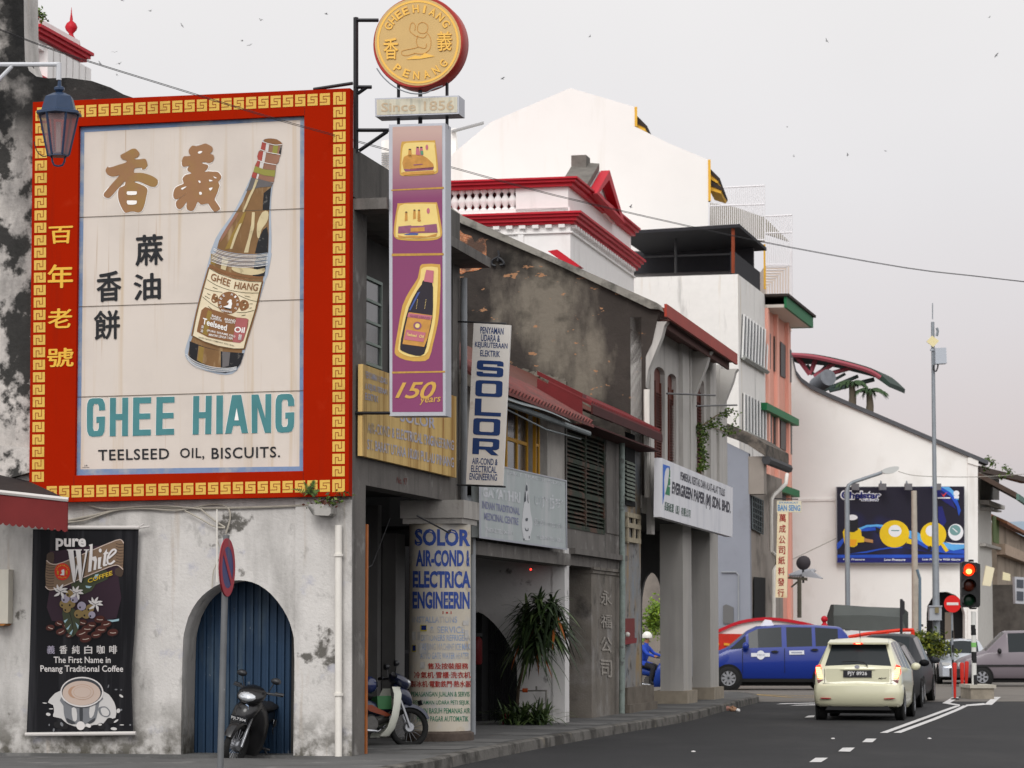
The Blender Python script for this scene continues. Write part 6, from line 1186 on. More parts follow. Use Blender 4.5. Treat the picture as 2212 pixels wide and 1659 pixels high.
for P_, s_ in (((190,95), .42),((442,248), .40)):
    a = FP(dw_ - .25)(*q(1, P_)[0]); mb = MB(); mb.lathe([(.55 * s_, -.15),(.5 * s_, .0)] + [(r * s_ * .9, h * s_) for r, h in fin], a - ZV * .02, n=18); mb.build('finial', M_redpaint, tt, smooth=50)
# ================================================================ vehicles
def xf(mb, M):
    mb.v = [M @ v for v in mb.v]; return mb
M_tyre = mat('tyre_rubber', (.012,.012,.012), .85); M_rim = mat('alloy_rim', c(150,152,156), .35, metal=.7); M_cglass = mat('car_window_glass', (.02,.025,.028), .15, spec=.18); M_trimk = mat('black_car_trim', (.012,.012,.013), .5)
M_under = mat('car_underside', (.008,.008,.008), .9); M_chrome = mat('chrome', c(200,202,206), .15, metal=1)
def wheel(root, M, x, y, r, w_=.2, sp=6):
    sg = 1 if y > 0 else -1; mb = MB(); mb.lathe([(r * .62,-w_ / 2),(r * .9,-w_ / 2),(r, -w_ * .36),(r, w_ * .36),(r * .9, w_ / 2),(r * .62, w_ / 2)], (x, y, r),(0,1,0), 28, caps=False); t = xf(mb, M).build('wheel', M_tyre, root, smooth=50)
    mb = MB(); mb.lathe([(r * .63, w_ * .42 * sg),(r * .6, w_ * .5 * sg),(r * .54, w_ * .43 * sg),(.02, w_ * .42 * sg)], (x, y, r),(0,1,0), 24)
    for i in range(sp):
        a = 2 * pi * i / sp; d = Vector((cos(a), 0, sin(a))); s_ = Vector((-sin(a), 0, cos(a))); o = Vector((x, y + w_ * .49 * sg, r)); mb.add([o + d * .03 + s_ * .03, o + d * r * .58 + s_ * .035, o + d * r * .58 - s_ * .035, o + d * .03 - s_ * .03], [(0,1,2,3)])
    mb.m = [1 if i < 72 + 2 and i >= 48 else x for i, x in enumerate(mb.m)]; xf(mb, M).build('rim', [M_rim, M_trimk], t, smooth=30)
def hull(root, M, st, paint_, glass, roofglass=(), crown=.03):
    """st: stations from tail to nose (x, low, belt, top, half width, half width of roof); glass: {station interval: pane group}"""
    body, panes = MB(), {}; rings_ = []
    for x, zl, zb, zt, w_, wt in st:
        h = [(0, zl),(w_ * .9, zl),(w_ * .985, zl + .10),(w_ * 1.0, zl + (zb - zl) * .55),(w_ * .975, zb - .03),(w_ * .955, zb),(wt + .012, zt - .05),(wt * .86, zt),(0, zt + crown)]
        rings_.append([Vector((x, y, z)) for y, z in h] + [Vector((x, -y, z)) for y, z in reversed(h[1:-1])])
    n = len(rings_[0])
    for i in range(len(rings_) - 1):
        for k in range(n):
            j = (k + 1) % n; seg = k if k < 8 else 15 - k; f = [rings_[i][k], rings_[i][j], rings_[i + 1][j], rings_[i + 1][k]]
            g = glass.get(i) if seg == 5 else roofglass.get(i) if roofglass and seg == 7 else None
            if g: panes.setdefault((g, k if seg == 5 else 0), MB()).add(f, [(0,1,2,3)])
            else: body.add(f, [(0,1,2,3)])
    body.add(rings_[0], [tuple(range(n))]); body.add(rings_[-1], [tuple(range(n))])
    bm = bmesh.new(); me = bpy.data.meshes.new('t'); me.from_pydata(body.v, [], body.f); bm.from_mesh(me); bmesh.ops.remove_doubles(bm, verts=bm.verts, dist=1e-4); bm.verts.index_update()
    b2_ = MB(); b2_.add([v.co.copy() for v in bm.verts], [tuple(v.index for v in f.verts) for f in bm.faces]); bm.free(); bpy.data.meshes.remove(me)
    o = xf(b2_, M).build('body', paint_, root, smooth=38)
    for (g, k), p in panes.items(): xf(p, M).build('windscreen' if k == 0 else 'window', M_cglass, root, smooth=60)
    return o
def veh(name, label, x, y, hd, cat='car', z=0.):
    a = atan2(hd[1], hd[0]); M = Matrix.Translation((x, y, z)) @ Matrix.Rotation(a, 4, 'Z'); return thing(name, label, cat, (x, y, z)), M
def part(root, M, name, m, fn, smooth=None):
    mb = MB(); fn(mb); return xf(mb, M).build(name, m, root, smooth=smooth)
def arches(root, M, pts, r, w_):
    for x, y in pts:
        sg = 1 if y > 0 else -1; mb = MB(); mb.lathe([(r * 1.17,-.02),(r * 1.17,.012)], (x, sg * w_, r),(0, sg, 0), 28); xf(mb, M).build('wheel_arch', M_under, root)
    xs = [x for x, y in pts]; mb = MB(); mb.bx((min(xs) - .3,-w_ * .8,.13),(max(xs) - min(xs) + .6,0,0),(0, w_ * 1.6,0),(0,0,.2)); xf(mb, M).build('underbody_shade_box', M_under, root)  # added dark box that deepens the shade beneath the car
# cream hatchback waiting at the lights
P_cream = mat('cream_car_paint', c(206,204,176), .3, spec=.5, coat=.6)
ch, Mc = veh('cream_hatchback', 'cream hatchback with glowing brake lamps waiting in the lane', 6.95,54.75, (.2167,.976))
st = [(-1.82,.36,.66,.68,.76,.74),(-1.79,.30,.72,.74,.80,.77),(-1.74,.27,.95,.97,.82,.76),(-1.70,.26,1.00,1.03,.825,.73),(-1.47,.24,1.02,1.47,.83,.585),(-1.38,.22,1.01,1.515,.83,.58),(-.95,.2,1.0,1.54,.83,.58),(-.88,.2,1.0,1.542,.83,.58),(-.1,.2,.97,1.545,.83,.575),(-.02,.2,.97,1.545,.83,.575),(.75,.2,.95,1.5,.83,.565),(.82,.2,.95,1.48,.83,.56),(1.25,.2,.95,1.02,.82,.6),(1.75,.22,.74,.80,.78,.6),(1.86,.3,.6,.63,.7,.55)]
hull(ch, Mc, st, P_cream, {5: 'q', 7: 'r', 9: 'f'}, {3: 'rear', 11: 'front'})
for x in (-1.25,1.2):
    for y in (-.75,.75): wheel(ch, Mc, x, y, .29,.19)
arches(ch, Mc, [(-1.25,-1),(-1.25,1),(1.2,-1),(1.2,1)], .29,.822)
def rearbox(y0, y1, z0, z1, x=-1.84, d=.05): return lambda mb: mb.bx((x, y0, z0),(d, 0,0),(0, y1 - y0,0),(0,0, z1 - z0))
def bumper(mb):
    pts = []
    for zb, xo, w_ in ((.27,-1.80,.79),(.33,-1.87,.83),(.52,-1.90,.84),(.66,-1.88,.835),(.70,-1.80,.82)): pts.append([Vector((-1.35, w_, zb)), Vector((xo + .16, w_, zb)), Vector((xo + .05, w_ * .9, zb)), Vector((xo, w_ * .6, zb)), Vector((xo - .015,0, zb)), Vector((xo, -w_ * .6, zb)), Vector((xo + .05,-w_ * .9, zb)), Vector((xo + .16,-w_, zb)), Vector((-1.35,-w_, zb))])
    mb.rings(pts, 0, False, False)
part(ch, Mc, 'bumper', P_cream, bumper, 50)
part(ch, Mc, 'bumper_skirt', M_trimk, lambda mb: mb.plate([[Vector((-1.80, y, z)) for y, z in ((-.62,.2),(-.55,.30),(-.4,.34),(.4,.34),(.55,.30),(.62,.2))]], (.2,0,0)))
M_lampr = mat('brake_lamp_glow', c(200,20,8), .3, emit=(1.0,.06,.02), es=1.1); M_lampw = mat('brake_lamp_core', c(255,220,160), .3, emit=(1,.62,.22), es=2.0); M_lampd = mat('reverse_lamp_lens', c(110,60,60), .15, spec=.6)
for sg in (-1,1):
    mb = MB(); mb.plate([[Vector((x, sg * y, z)) for x, y, z in ((-1.72,.80,1.03),(-1.70,.72,1.06),(-1.76,.655,.86),(-1.775,.64,.78),(-1.775,.77,.78),(-1.74,.815,.9))]], (.05,0,0)); lo_ = xf(mb, Mc).build('tail_lamp', M_lampr, ch)
    mb = MB()
    for i in range(6): z = .80 + i * .036; y0 = .675 + .008 * i; mb.bx((-1.795 + .012 * i, sg * y0 if sg > 0 else -y0 - .085, z),(.02,0,0),(0,.085,0),(0,0,.028))
    xf(mb, Mc).build('lamp_element', M_lampw, lo_)
    mb = MB(); mb.plate([[Vector((x, sg * y, z)) for x, y, z in ((-1.785,.64,.77),(-1.785,.77,.77),(-1.80,.76,.60),(-1.81,.67,.60))]], (.04,0,0)); xf(mb, Mc).build('reverse_lamp', M_lampd, ch)
    mb = MB(); mb.plate([[Vector((-1.915 + (.02 if y > .6 else 0), sg * y, z)) for y, z in ((.5,.425),(.66,.435),(.72,.425),(.66,.41),(.5,.41))]], (.03,0,0)); xf(mb, Mc).build('bumper_reflector', mat('red_reflector', c(150,30,34), .3), ch)
def on_rear(u, v): 
    p = hit(u, v, Mc @ Vector((-1.80,0,.75)), SV); return p - SV * .004
mb = MB(); mb.plate([[on_rear(*p) for p in q('h', (1410,935),(1785,935),(1760,1045),(1440,1045))]], SV * .06); 
part(ch, Mc, 'tailgate_panel', P_cream, lambda mb: mb.bx((-1.80,-.6,.70),(.1,0,0),(0,1.2,0),(0,0,.28)))
PL = q('h', (1440,938),(1750,938),(1750,1015),(1440,1015))
mb = MB(); mb.plate([[on_rear(*p) - SV * .02 for p in PL]], SV * .03); pl_ = mb.build('number_plate', mat('black_plate', (.02,.02,.024), .4), ch)
mb = MB(); text(mb, 'PJY 8926', lambda u, v: on_rear(u, v) - SV * .024, q('h', (1490,950),(1700,952),(1700,1003),(1490,1003)), 0,.015); mb.build('lettering', mat('plate_white', c(214,214,214), .6), pl_)
mb = MB(); mb.plate([[on_rear(*p) - SV * .012 for p in q('h', (1405,928),(1785,928),(1785,937),(1405,937))]], SV * .02); mb.build('plate_garnish', mat('cream_shade_trim', c(176,174,148), .3), ch)
mb = MB(); mb.plate([[on_rear(*p) - SV * .012 for p in ell(*q('h', (1590,900))[0], 5.6,4.0,16)]], SV * .012); mb.build('emblem', M_chrome, ch)
mb = MB(); text(mb, 'Myvi', lambda u, v: on_rear(u, v) - SV * .006, q('h', (1820,1020),(1910,1012),(1910,1036),(1820,1040)), 0,.02,1,.3); mb.build('model_script', M_trimk, ch)
def rg_pt(u, v): return hit(u, v, Mc @ Vector((-1.735,0,1.03)), Mc.to_3x3() @ Vector((-.44,0,.23)).normalized() if False else SV)
mb = MB(); mb.tube([hit(u, v, Mc @ Vector((-1.76,0,1.05)), SV) for u, v in q('h', (1425,845),(1560,838),(1660,850),(1705,895))], .012,5); mb.build('wiper', M_trimk, ch)
part(ch, Mc, 'spoiler', P_cream, lambda mb: mb.rings([[Vector((-1.36, y * .97,1.53)), Vector((-1.66, y, 1.475)), Vector((-1.655, y, 1.44)), Vector((-1.40, y, 1.44))] for y in (-.575,-.5,0,.5,.575)], 0, True), 40)
mb = MB(); mb.plate([[Vector((-1.668, y, z)) for y, z in ((-.10,1.452),(-.07,1.47),(.07,1.47),(.10,1.452),(.06,1.438),(-.06,1.438))]], (.03,0,0)); xf(mb, Mc).build('high_brake_lamp', M_lampr, ch)
mb = MB(); mb.bx((-1.672,-.045,1.447),(.02,0,0),(0,.09,0),(0,0,.015)); xf(mb, Mc).build('brake_lamp_core', M_lampw, ch)
part(ch, Mc, 'tailgate_seam', M_under, lambda mb: (mb.bx((-1.812,-.66,.694),(.02,0,0),(0,1.32,0),(0,0,.010)), mb.bx((-1.806,-.632,.70),(.012,0,0),(0,.008,0),(0,0,.28)), mb.bx((-1.806,.624,.70),(.012,0,0),(0,.008,0),(0,0,.28))))
part(ch, Mc, 'antenna', M_trimk, lambda mb: mb.tube([(-1.2,0,1.56),(-1.28,0,1.70)], .008,5))
part(ch, Mc, 'rear_seat_back', mat('dim_grey_seat', (.05,.055,.06), .9), lambda mb: (mb.bx((-.95,-.6,.5),(.15,0,0),(0,1.2,0),(0,0,.55)), mb.bx((-.95,-.5,1.05),(.1,0,0),(0,.26,0),(0,0,.2)), mb.bx((-.95,.2,1.05),(.1,0,0),(0,.26,0),(0,0,.2))))
for sg in (-1,1): part(ch, Mc, 'wing_mirror', P_cream, lambda mb: mb.sph((.55, sg * .92,1.0),(.06,.1,.075), 10), 60)
# queue of cars ahead of it
def sedan(nm, lab, x, y, hd, paint_, red=True, cat='car', h=1.45, plate=None):
    r, M = veh(nm, lab, x, y, hd, cat); k = h / 1.45
    st = [(-2.15,.36,.62,.66,.70,.62),(-2.08,.26,.84,.90,.80,.66),(-1.6,.22,.96,1.0,.84,.62),(-1.52,.22,.97,1.03,.845,.62),(-.95,.2,.97,1.40 * k, .85,.57),(-.88,.2,.97,1.42 * k, .85,.57),(-.1,.2,.95,1.45 * k, .85,.575),(-.02,.2,.95,1.45 * k, .85,.575),(.65,.2,.93,1.40 * k, .85,.565),(.72,.2,.93,1.38 * k, .85,.56),(1.25,.2,.92,.98,.84,.6),(1.85,.22,.80,.85,.80,.6),(2.12,.26,.62,.68,.72,.58),(2.2,.34,.5,.52,.66,.5)]
    hull(r, M, st, paint_, {4: 'q', 5: 'r', 7: 'f'}, {3: 'rear', 9: 'front'})
    for a in (-1.3,1.35):
        for b in (-.775,.775): wheel(r, M, a, b, .3,.19)
    arches(r, M, [(-1.3,-1),(-1.3,1),(1.35,-1),(1.35,1)], .3,.845)
    for sg in (-1,1):
        part(r, M, 'wing_mirror', paint_, lambda mb: mb.sph((.55, sg * .97,1.0),(.07,.12,.08), 10), 60)
        if red: part(r, M, 'tail_lamp', mat('dark_red_lens', c(140,20,26), .25, spec=.5), lambda mb: mb.bx((-2.10, sg * .68 - .09,.68),(.1,0,0),(0,.18,0),(0,0,.14)))
        part(r, M, 'headlamp', mat('clear_lens', c(190,192,190), .12, spec=.7), lambda mb: mb.plate([[Vector((2.09, sg * y, z)) for y, z in ((.42,.58),(.70,.62),(.72,.72),(.45,.69))]], (.06,0,0)))
    part(r, M, 'bumper', paint_, lambda mb: mb.rings([[Vector((2.0,.8, z)), Vector((2.2,.7, z)), Vector((2.27,0, z)), Vector((2.2,-.7, z)), Vector((2.0,-.8, z))] for z in (.26,.34,.48,.54)], 0, True, True), 50)
    part(r, M, 'grille', M_trimk, lambda mb: mb.bx((2.14,-.36,.55),(.05,0,0),(0,.72,0),(0,0,.12)))
    return r, M
P_blk = mat('black_car_paint', (.008,.008,.009), .5, spec=.1); P_grey = mat('grey_car_paint', c(42,44,48), .45, spec=.15); P_silver = mat('silver_car_paint', c(188,194,202), .3, metal=.35, coat=.7); P_lav = mat('mauve_grey_car_paint', c(112,104,110), .4, coat=.25)
sedan('dark_sedan', 'black car queuing directly ahead of the cream hatchback', 8.05,61.4, (.2167,.976), P_blk)
sedan('grey_sedan', 'dark grey car third in the queue, nearest the junction', 9.2,67.4, (.235,.972), P_grey, h=1.62)
sedan('silver_sedan', 'silver saloon facing the viewer behind the tall grey pole', 14.9,92.5, (-.12,-.99), P_silver, red=False)
# mauve hatchback entering from the right
mv, Mm = veh('mauve_hatchback', 'mauve grey car crossing from the right, cut by the picture edge', 15.75,87.4, (-1,.02))
st = [(-1.9,.36,.8,.86,.74,.66),(-1.82,.28,1.0,1.06,.80,.66),(-1.5,.26,1.08,1.62,.82,.6),(-1.4,.26,1.08,1.68,.82,.6),(-.7,.26,1.08,1.72,.82,.6),(-.62,.26,1.08,1.72,.82,.6),(.32,.26,1.06,1.7,.82,.6),(.4,.26,1.06,1.66,.82,.6),(.98,.26,1.05,1.1,.81,.6),(1.6,.28,.86,.9,.78,.6),(1.84,.3,.72,.76,.72,.56),(1.9,.4,.56,.58,.66,.5)]
hull(mv, Mm, st, P_lav, {3: 'a', 5: 'b'}, {7: 'front', 1: 'rear'})
for a in (-1.2,1.15):
    for b in (-.755,.755): wheel(mv, Mm, a, b, .3,.18)
arches(mv, Mm, [(-1.2,1),(1.15,1),(-1.2,-1),(1.15,-1)], .3,.82)
part(mv, Mm, 'side_moulding', M_trimk, lambda mb: mb.bx((-1.6,.815,.62),(3.1,0,0),(0,.025,0),(0,0,.06)))
part(mv, Mm, 'bumper', M_trimk, lambda mb: mb.bx((1.75,-.76,.3),(.2,0,0),(0,1.52,0),(0,0,.25)))
for sg in (-1,1): part(mv, Mm, 'headlamp', mat('clear_lens', c(190,192,190), .12), lambda mb: mb.bx((1.80, sg * .55 - .15,.62),(.07,0,0),(0,.3,0),(0,0,.13)))
part(mv, Mm, 'wing_mirror', M_trimk, lambda mb: mb.sph((.62,.92,1.1),(.07,.1,.09), 10), 60)
part(mv, Mm, 'door_handle', M_trimk, lambda mb: mb.bx((-.55,.82,.95),(.2,0,0),(0,.025,0),(0,0,.035)))
# blue people carrier taxi crossing
P_blue = mat('taxi_blue_paint', c(13,42,126), .35, spec=.3, coat=.35)
bv, Mb = veh('blue_taxi', 'blue people carrier taxi crossing the junction behind the columns', 7.72,81.9, (-1,.02))
st = [(-2.24,.4,.9,.95,.76,.70),(-2.18,.32,1.22,1.28,.84,.74),(-2.06,.3,1.27,1.62,.86,.66),(-1.9,.3,1.28,1.80,.87,.62),(-1.78,.3,1.28,1.83,.87,.62),(-1.12,.28,1.27,1.87,.87,.62),(-1.02,.28,1.27,1.87,.87,.62),(-.28,.28,1.25,1.88,.87,.62),(-.14,.28,1.25,1.88,.87,.62),(.55,.28,1.23,1.83,.87,.62),(.82,.28,1.22,1.70,.87,.62),(.9,.28,1.22,1.64,.87,.63),(1.38,.28,1.18,1.24,.86,.68),(1.45,.28,1.16,1.2,.86,.68),(2.0,.3,.92,.98,.82,.64),(2.24,.32,.72,.76,.74,.58),(2.3,.42,.56,.58,.68,.5)]
hull(bv, Mb, st, P_blue, {4: 'a', 6: 'b', 8: 'c', 9: 'c', 11: 'd'}, {11: 'front', 1: 'rear', 2: 'rear'})
for a in (-1.42,1.42):
    for b in (-.79,.79): wheel(bv, Mb, a, b, .35,.21,9)
arches(bv, Mb, [(-1.42,1),(1.42,1),(-1.42,-1),(1.42,-1)], .35,.865)
def side(u, v): return hit(u, v, Mb @ Vector((0,.885,1)), Mb.to_3x3() @ Vector((0,1,0)))
sd = lambda d: (lambda u, v: side(u, v) + (Mb.to_3x3() @ Vector((0,1,0))) * d)
mb = MB(); art(mb, sd(.004), q('h', (435,750),(640,750),(640,790),(435,790))); art(mb, sd(.006), ell(*q('h', (540,772))[0], 9,9.8,20)); 
M_tb = [mat('taxi_badge_white', c(214,216,222), .6), mat('taxi_badge_ink', c(150,154,170), .6)]; text(mb, 'TEKSI', sd(.010), q('h', (495,762),(585,762),(585,780),(495,780)), 1,.01); mb.build('door_badge', M_tb, bv)
mb = MB(); art(mb, sd(.004), q('h', (850,725),(1012,722),(1014,765),(852,768))); art(mb, sd(.008), q('h', (872,738),(990,736),(992,752),(874,754)), 1); mb.build('door_panel_notice', M_tb, bv)
for X, Y in ((692,735),(1126,715)):
    mb = MB(); mb.plate([[sd(.0)(*p) for p in q('h', (X - 45, Y),(X - 15, Y - 12),(X + 20, Y - 12),(X + 45, Y),(X + 20, Y + 14),(X - 15, Y + 14))]], Mb.to_3x3() @ Vector((0,.03,0))); mb.build('door_handle', M_trimk, bv)
part(bv, Mb, 'wing_mirror', P_blue, lambda mb: mb.sph((.92,.98,1.28),(.1,.12,.12), 12), 60)
part(bv, Mb, 'roof_lamp', mat('white_roof_lamp', c(226,226,230), .5), lambda mb: mb.plate([[Vector((x, -.28, z)) for x, z in ((.05,1.88),(.12,2.03),(.28,2.05),(.42,1.86))]], (0,.56,0)))
part(bv, Mb, 'sill', M_under, lambda mb: mb.bx((-1.9,-.84,.24),(3.8,0,0),(0,1.68,0),(0,0,.1)))
part(bv, Mb, 'door_seam', M_under, lambda mb: [mb.bx((x, .868,.5),(.014,0,0),(0,.006,0),(0,0,.72)) for x in (-.22,1.0)])
# lorry with grey tarpaulin and the orange railing
lr, Ml = veh('tarpaulin_lorry', 'lorry with sagging grey tarpaulin hood parked before the white gable', 13.5,97.5, (-1,0), 'lorry')
Y_ = 96.5; fl2 = FR(Y_)
mb = MB(); A = [fl2(*p) for p in q(9, (1040,640),(1250,655),(1460,662))]; B = [fl2(*p) for p in q(9, (1026,710),(1250,708),(1450,722))]; Cc = [fl2(*p) for p in q(9, (1030,790),(1250,806),(1490,806))]; dz = Vector((0,2.0,0))
mb.rings([[a + dz * .75, a + dz * .25, b, cc_, cc_ + dz, b + dz] for a, b, cc_ in zip(A, B, Cc)]); mb.build('tarpaulin', mat('grey_tarpaulin', c(86,90,88), .85, var=.15, vs=1.5, bump=.4, bs=6), lr, smooth=25)
mb = MB(); mb.plate([[fl2(*p) for p in q(9, (1450,722),(1462,662),(1492,690),(1492,800),(1485,806))]], dz * .9); mb.build('rear_flap', mat('dark_tarpaulin', c(62,66,64), .85), lr)
mb = MB(); mb.plate([[fl2(*p) for p in q(9, (1030,806),(1500,806),(1500,900),(1030,900))]], dz); mb.build('truck_bed', mat('white_truck_bed', c(214,214,214), .6), lr)
for a in (0,1): 
    mb = MB(); p = fl2(*q(9, (1120 + a * 300,1000))[0]); p.z = .42; mb.lathe([(.42,-.1),(.42,.15)], p, (0,1,0), 20); mb.build('wheel', M_tyre, lr)
mb = MB(); p = fl2(*q(9, (1000,850))[0]); mb.bx(p - Vector((1.4,0,1.2)),(1.5,0,0), dz, (0,0,1.5)); mb.build('cab', mat('white_cab', c(206,208,210), .4), lr)
orr = thing('orange_barrier', 'orange red railing standing in front of the tarpaulin lorry', 'railing', FR(90)(1960,1450)); f90 = FR(90)
mb = MB()
for P_ in (((1120,845),(1220,826),(1440,802),(1525,800)),((1360,805),(1362,1080)),((1150,830),(1150,1080)),((1520,800),(1520,1080))): mb.tube([f90(*p) for p in q(9, *P_)], .065,6)
mb.build('rail', mat('orange_red_steel', c(206,48,24), .5), orr); mb = MB(); mb.plate([[FR(90.2)(*p) for p in q(9, (1140,840),(1500,822),(1500,1080),(1140,1080))]], (0,.05,0)); mb.build('white_sheet', mat('white_sheet', c(216,212,210), .7), orr)
# white temple style wall with red coping behind the taxi
tg = thing('red_arched_wall', 'low white boundary wall with curved red coping behind the blue taxi', 'wall', FR(90)(1650,1450))
f89 = FR(89); cv = sm(q(9, (250,830),(335,790),(450,745),(600,724),(740,735),(880,762),(960,790)), 3, False)
mb = MB(); mb.rings([[f89(u, v - 1), f89(u, v + 5.5), f89(u, v + 5.5) + Vector((0,.5,0)), f89(u, v - 1) + Vector((0,.5,0))] for u, v in cv]); mb.build('coping', M_redpaint, tg)
mb = MB(); mb.plate([[FR(89.1)(*p) for p in [(u, v + 4) for u, v in cv] + q(9, (960,1120),(250,1120))]], (0,.3,0)); mb.build('panel', mat('cream_wall_panel', c(214,208,204), .8), tg)
mb = MB(); mb.plate([[FR(88.9)(*p) for p in q(9, (250,822),(500,826),(500,1120),(250,1120))]], (0,.15,0)); rp = mb.build('red_band', mat('red_orange_band', c(188,40,22), .6, var=.3, vs=2), tg)
mb = MB()
for x in (280,345,400): mb.plate([[FR(88.85)(*p) for p in q(9, (x, 880),(x + 36,884),(x + 34,898),(x, 896))]], (0,.04,0))
mb.build('gilt_pattern', mat('gilt', c(206,140,40), .6), rp)
bf = thing('red_ball_finial', 'red ball finial on a stub post between taxi roof and lorry', 'finial', FR(90)(*q(9, (970,765))[0]))
o = FR(90)(*q(9, (970,733))[0]); mb = MB(); mb.sph(o, .11,14); mb.build('ball', M_redpaint, bf, smooth=60); mb = MB(); mb.lathe([(.05,-.08),(.06,-.13),(.12,-.2),(.12,-1.9)], o, (0,0,1), 14); mb.build('post', M_redpaint, bf)
# ---------------------------------------------------------------- motorcycles
def motorbike(nm, lab, loc, yaw, lean, steer, col, legc, plate, blue=False):
    root = thing(nm, lab, 'motorcycle', loc); M = Matrix.Translation(loc) @ Matrix.Rotation(yaw, 4, 'Z') @ Matrix.Rotation(lean, 4, 'X')
    SM = M @ Matrix.Translation((.55,0,.62)) @ Matrix.Rotation(steer, 4, 'Z') @ Matrix.Translation((-.55,0,-.62))
    def wh(MM, x, r):
        mb = MB(); mb.rings([[Vector((x + (r + .042 * cos(b)) * cos(a) - .035 * cos(a), .042 * sin(b), r + (r + .042 * cos(b) - .035) * sin(a))) for b in (2 * pi * k / 8 for k in range(8))] for a in (2 * pi * i / 30 for i in range(31))], 0, False); t = xf(mb, MM).build('wheel', M_tyre, root, smooth=60)
        mb = MB(); mb.lathe([(r * .80,-.025),(r * .84,0),(r * .80,.025),(r * .76,.02),(r * .76,-.02),(r * .80,-.025)], (x, 0, r),(0,1,0), 30, caps=False); mb.lathe([(.06,-.05),(.075,-.03),(.075,.03),(.06,.05)], (x, 0, r),(0,1,0), 14)
        for i in range(16): a = 2 * pi * i / 16; mb.tube([(x + .06 * cos(a), 0, r + .06 * sin(a)),(x + r * .78 * cos(a + .15), 0, r + r * .78 * sin(a + .15))], .004,4)
        xf(mb, MM).build('rim', M_rim, t, smooth=40)
    wh(SM, .62,.275); wh(M, -.60,.275)
    def pt(MM, name, m, fn, s_=45): mb = MB(); fn(mb); return xf(mb, MM).build(name, m, root, smooth=s_)
    pt(SM, 'fork', M_rim, lambda mb: [mb.tube([(.62, s_ * .075,.27),(.50, s_ * .07,.68)], .02,8) for s_ in (-1,1)])
    pt(SM, 'front_fender', col, lambda mb: mb.rings([[Vector((.62 + r_ * cos(a), y, .275 + r_ * sin(a))) for y, r_ in ((-.065,.27),(-.05,.315),(0,.33),(.05,.315),(.065,.27))] for a in (radians(20 + 14 * i) for i in range(11))], 0, False, False))
    def legs(mb):
        for sg in (-1,1):
            rows_ = []
            for z, x, w_ in ((.16,.22,.14),(.26,.30,.21),(.42,.36,.245),(.58,.40,.25),(.72,.44,.21),(.82,.46,.13)): rows_.append([Vector((x + .07, sg * .02, z)), Vector((x + .05, sg * w_ * .5, z)), Vector((x, sg * w_ * .85, z)), Vector((x - .10, sg * w_, z)), Vector((x - .13, sg * w_ * .97, z)), Vector((x - .02, sg * w_ * .8, z)), Vector((x + .03, sg * .02, z))])
            mb.rings(rows_)
    pt(M, 'leg_shield', legc, legs)
    pt(SM, 'nose_cowl', col, lambda mb: (mb.rings([[Vector((x, w_ * cos(a), z + h_ * sin(a))) for a in (2 * pi * i / 14 for i in range(14))] for x, w_, z, h_ in ((.40,.09,.96,.05),(.45,.17,.94,.09),(.52,.19,.90,.10),(.60,.15,.87,.09),(.65,.07,.85,.05))]), mb.rings([[Vector((x, w_ * cos(a), z + h_ * sin(a))) for a in (2 * pi * i / 12 for i in range(12))] for x, w_, z, h_ in ((.42,.14,.78,.10),(.55,.15,.72,.12),(.64,.12,.66,.12),(.68,.05,.62,.08))])), 50)
    pt(SM, 'headlamp', mat('headlamp_glass', c(196,200,204), .08, metal=.6, spec=.8), lambda mb: mb.rings([[Vector((x, w_ * cos(a), z + h_ * sin(a))) for a in (2 * pi * i / 12 for i in range(12))] for x, w_, z, h_ in ((.60,.125,.885,.06),(.655,.10,.87,.05),(.675,.04,.86,.02))]), 60)
    pt(SM, 'handlebar', M_black, lambda mb: (mb.tube([(.34,.34,.98),(.42,.16,.96),(.46,0,.94),(.42,-.16,.96),(.34,-.34,.98)], .016,8), [mb.tube([(.34, s_ * .34,.98),(.375, s_ * .24,.975)], .024,8) for s_ in (-1,1)], [mb.tube([(.40, s_ * .33,.965),(.44, s_ * .18,.955)], .008,5) for s_ in (-1,1)]))
    for s_ in (-1,1): pt(SM, 'mirror', M_black, lambda mb: (mb.tube([(.42, s_ * .17,.97),(.43, s_ * .22,1.10)], .007,5), mb.rings([[Vector((x, s_ * .24 + .065 * k * cos(a), 1.13 + .042 * k * sin(a))) for a in (2 * pi * i / 12 for i in range(12))] for x, k in ((.40,.9),(.41,1),(.45,.9),(.47,.4))])))
    pt(M, 'seat', mat('black_seat_vinyl', (.014,.014,.015), .6), lambda mb: mb.rings([[Vector((x, w_ * cos(a), z + .05 * sin(a))) for a in (2 * pi * i / 12 for i in range(12))] for x, w_, z in ((.05,.07,.70),(-.05,.12,.72),(-.3,.13,.73),(-.6,.12,.76),(-.78,.08,.77))]), 60)
    pt(M, 'side_body', col, lambda mb: mb.rings([[Vector((x, w_ * cos(a), z + h_ * sin(a))) for a in (2 * pi * i / 12 for i in range(12))] for x, w_, z, h_ in ((.35,.06,.55,.05),(.15,.09,.52,.10),(-.1,.12,.58,.12),(-.4,.12,.62,.11),(-.75,.08,.68,.07),(-.9,.03,.70,.03))]), 60)
    pt(M, 'engine', mat('engine_alloy', c(96,94,92), .45, metal=.6, var=.3, vs=20), lambda mb: (mb.lathe([(.10,-.13),(.13,-.10),(.13,.10),(.10,.13)], (-.02,0,.33),(0,1,0), 16), mb.tube([(.05,0,.36),(.28,0,.42)], .075,10), mb.tube([(-.05,-.1,.27),(-.6,-.09,.275)], .03,6)))
    pt(M, 'exhaust', M_chrome, lambda mb: mb.tube([(.2,-.12,.3),(.05,-.15,.22),(-.3,-.16,.25),(-.35,-.16,.26),(-.85,-.17,.33)], [.018,.02,.03,.05,.05], 10))
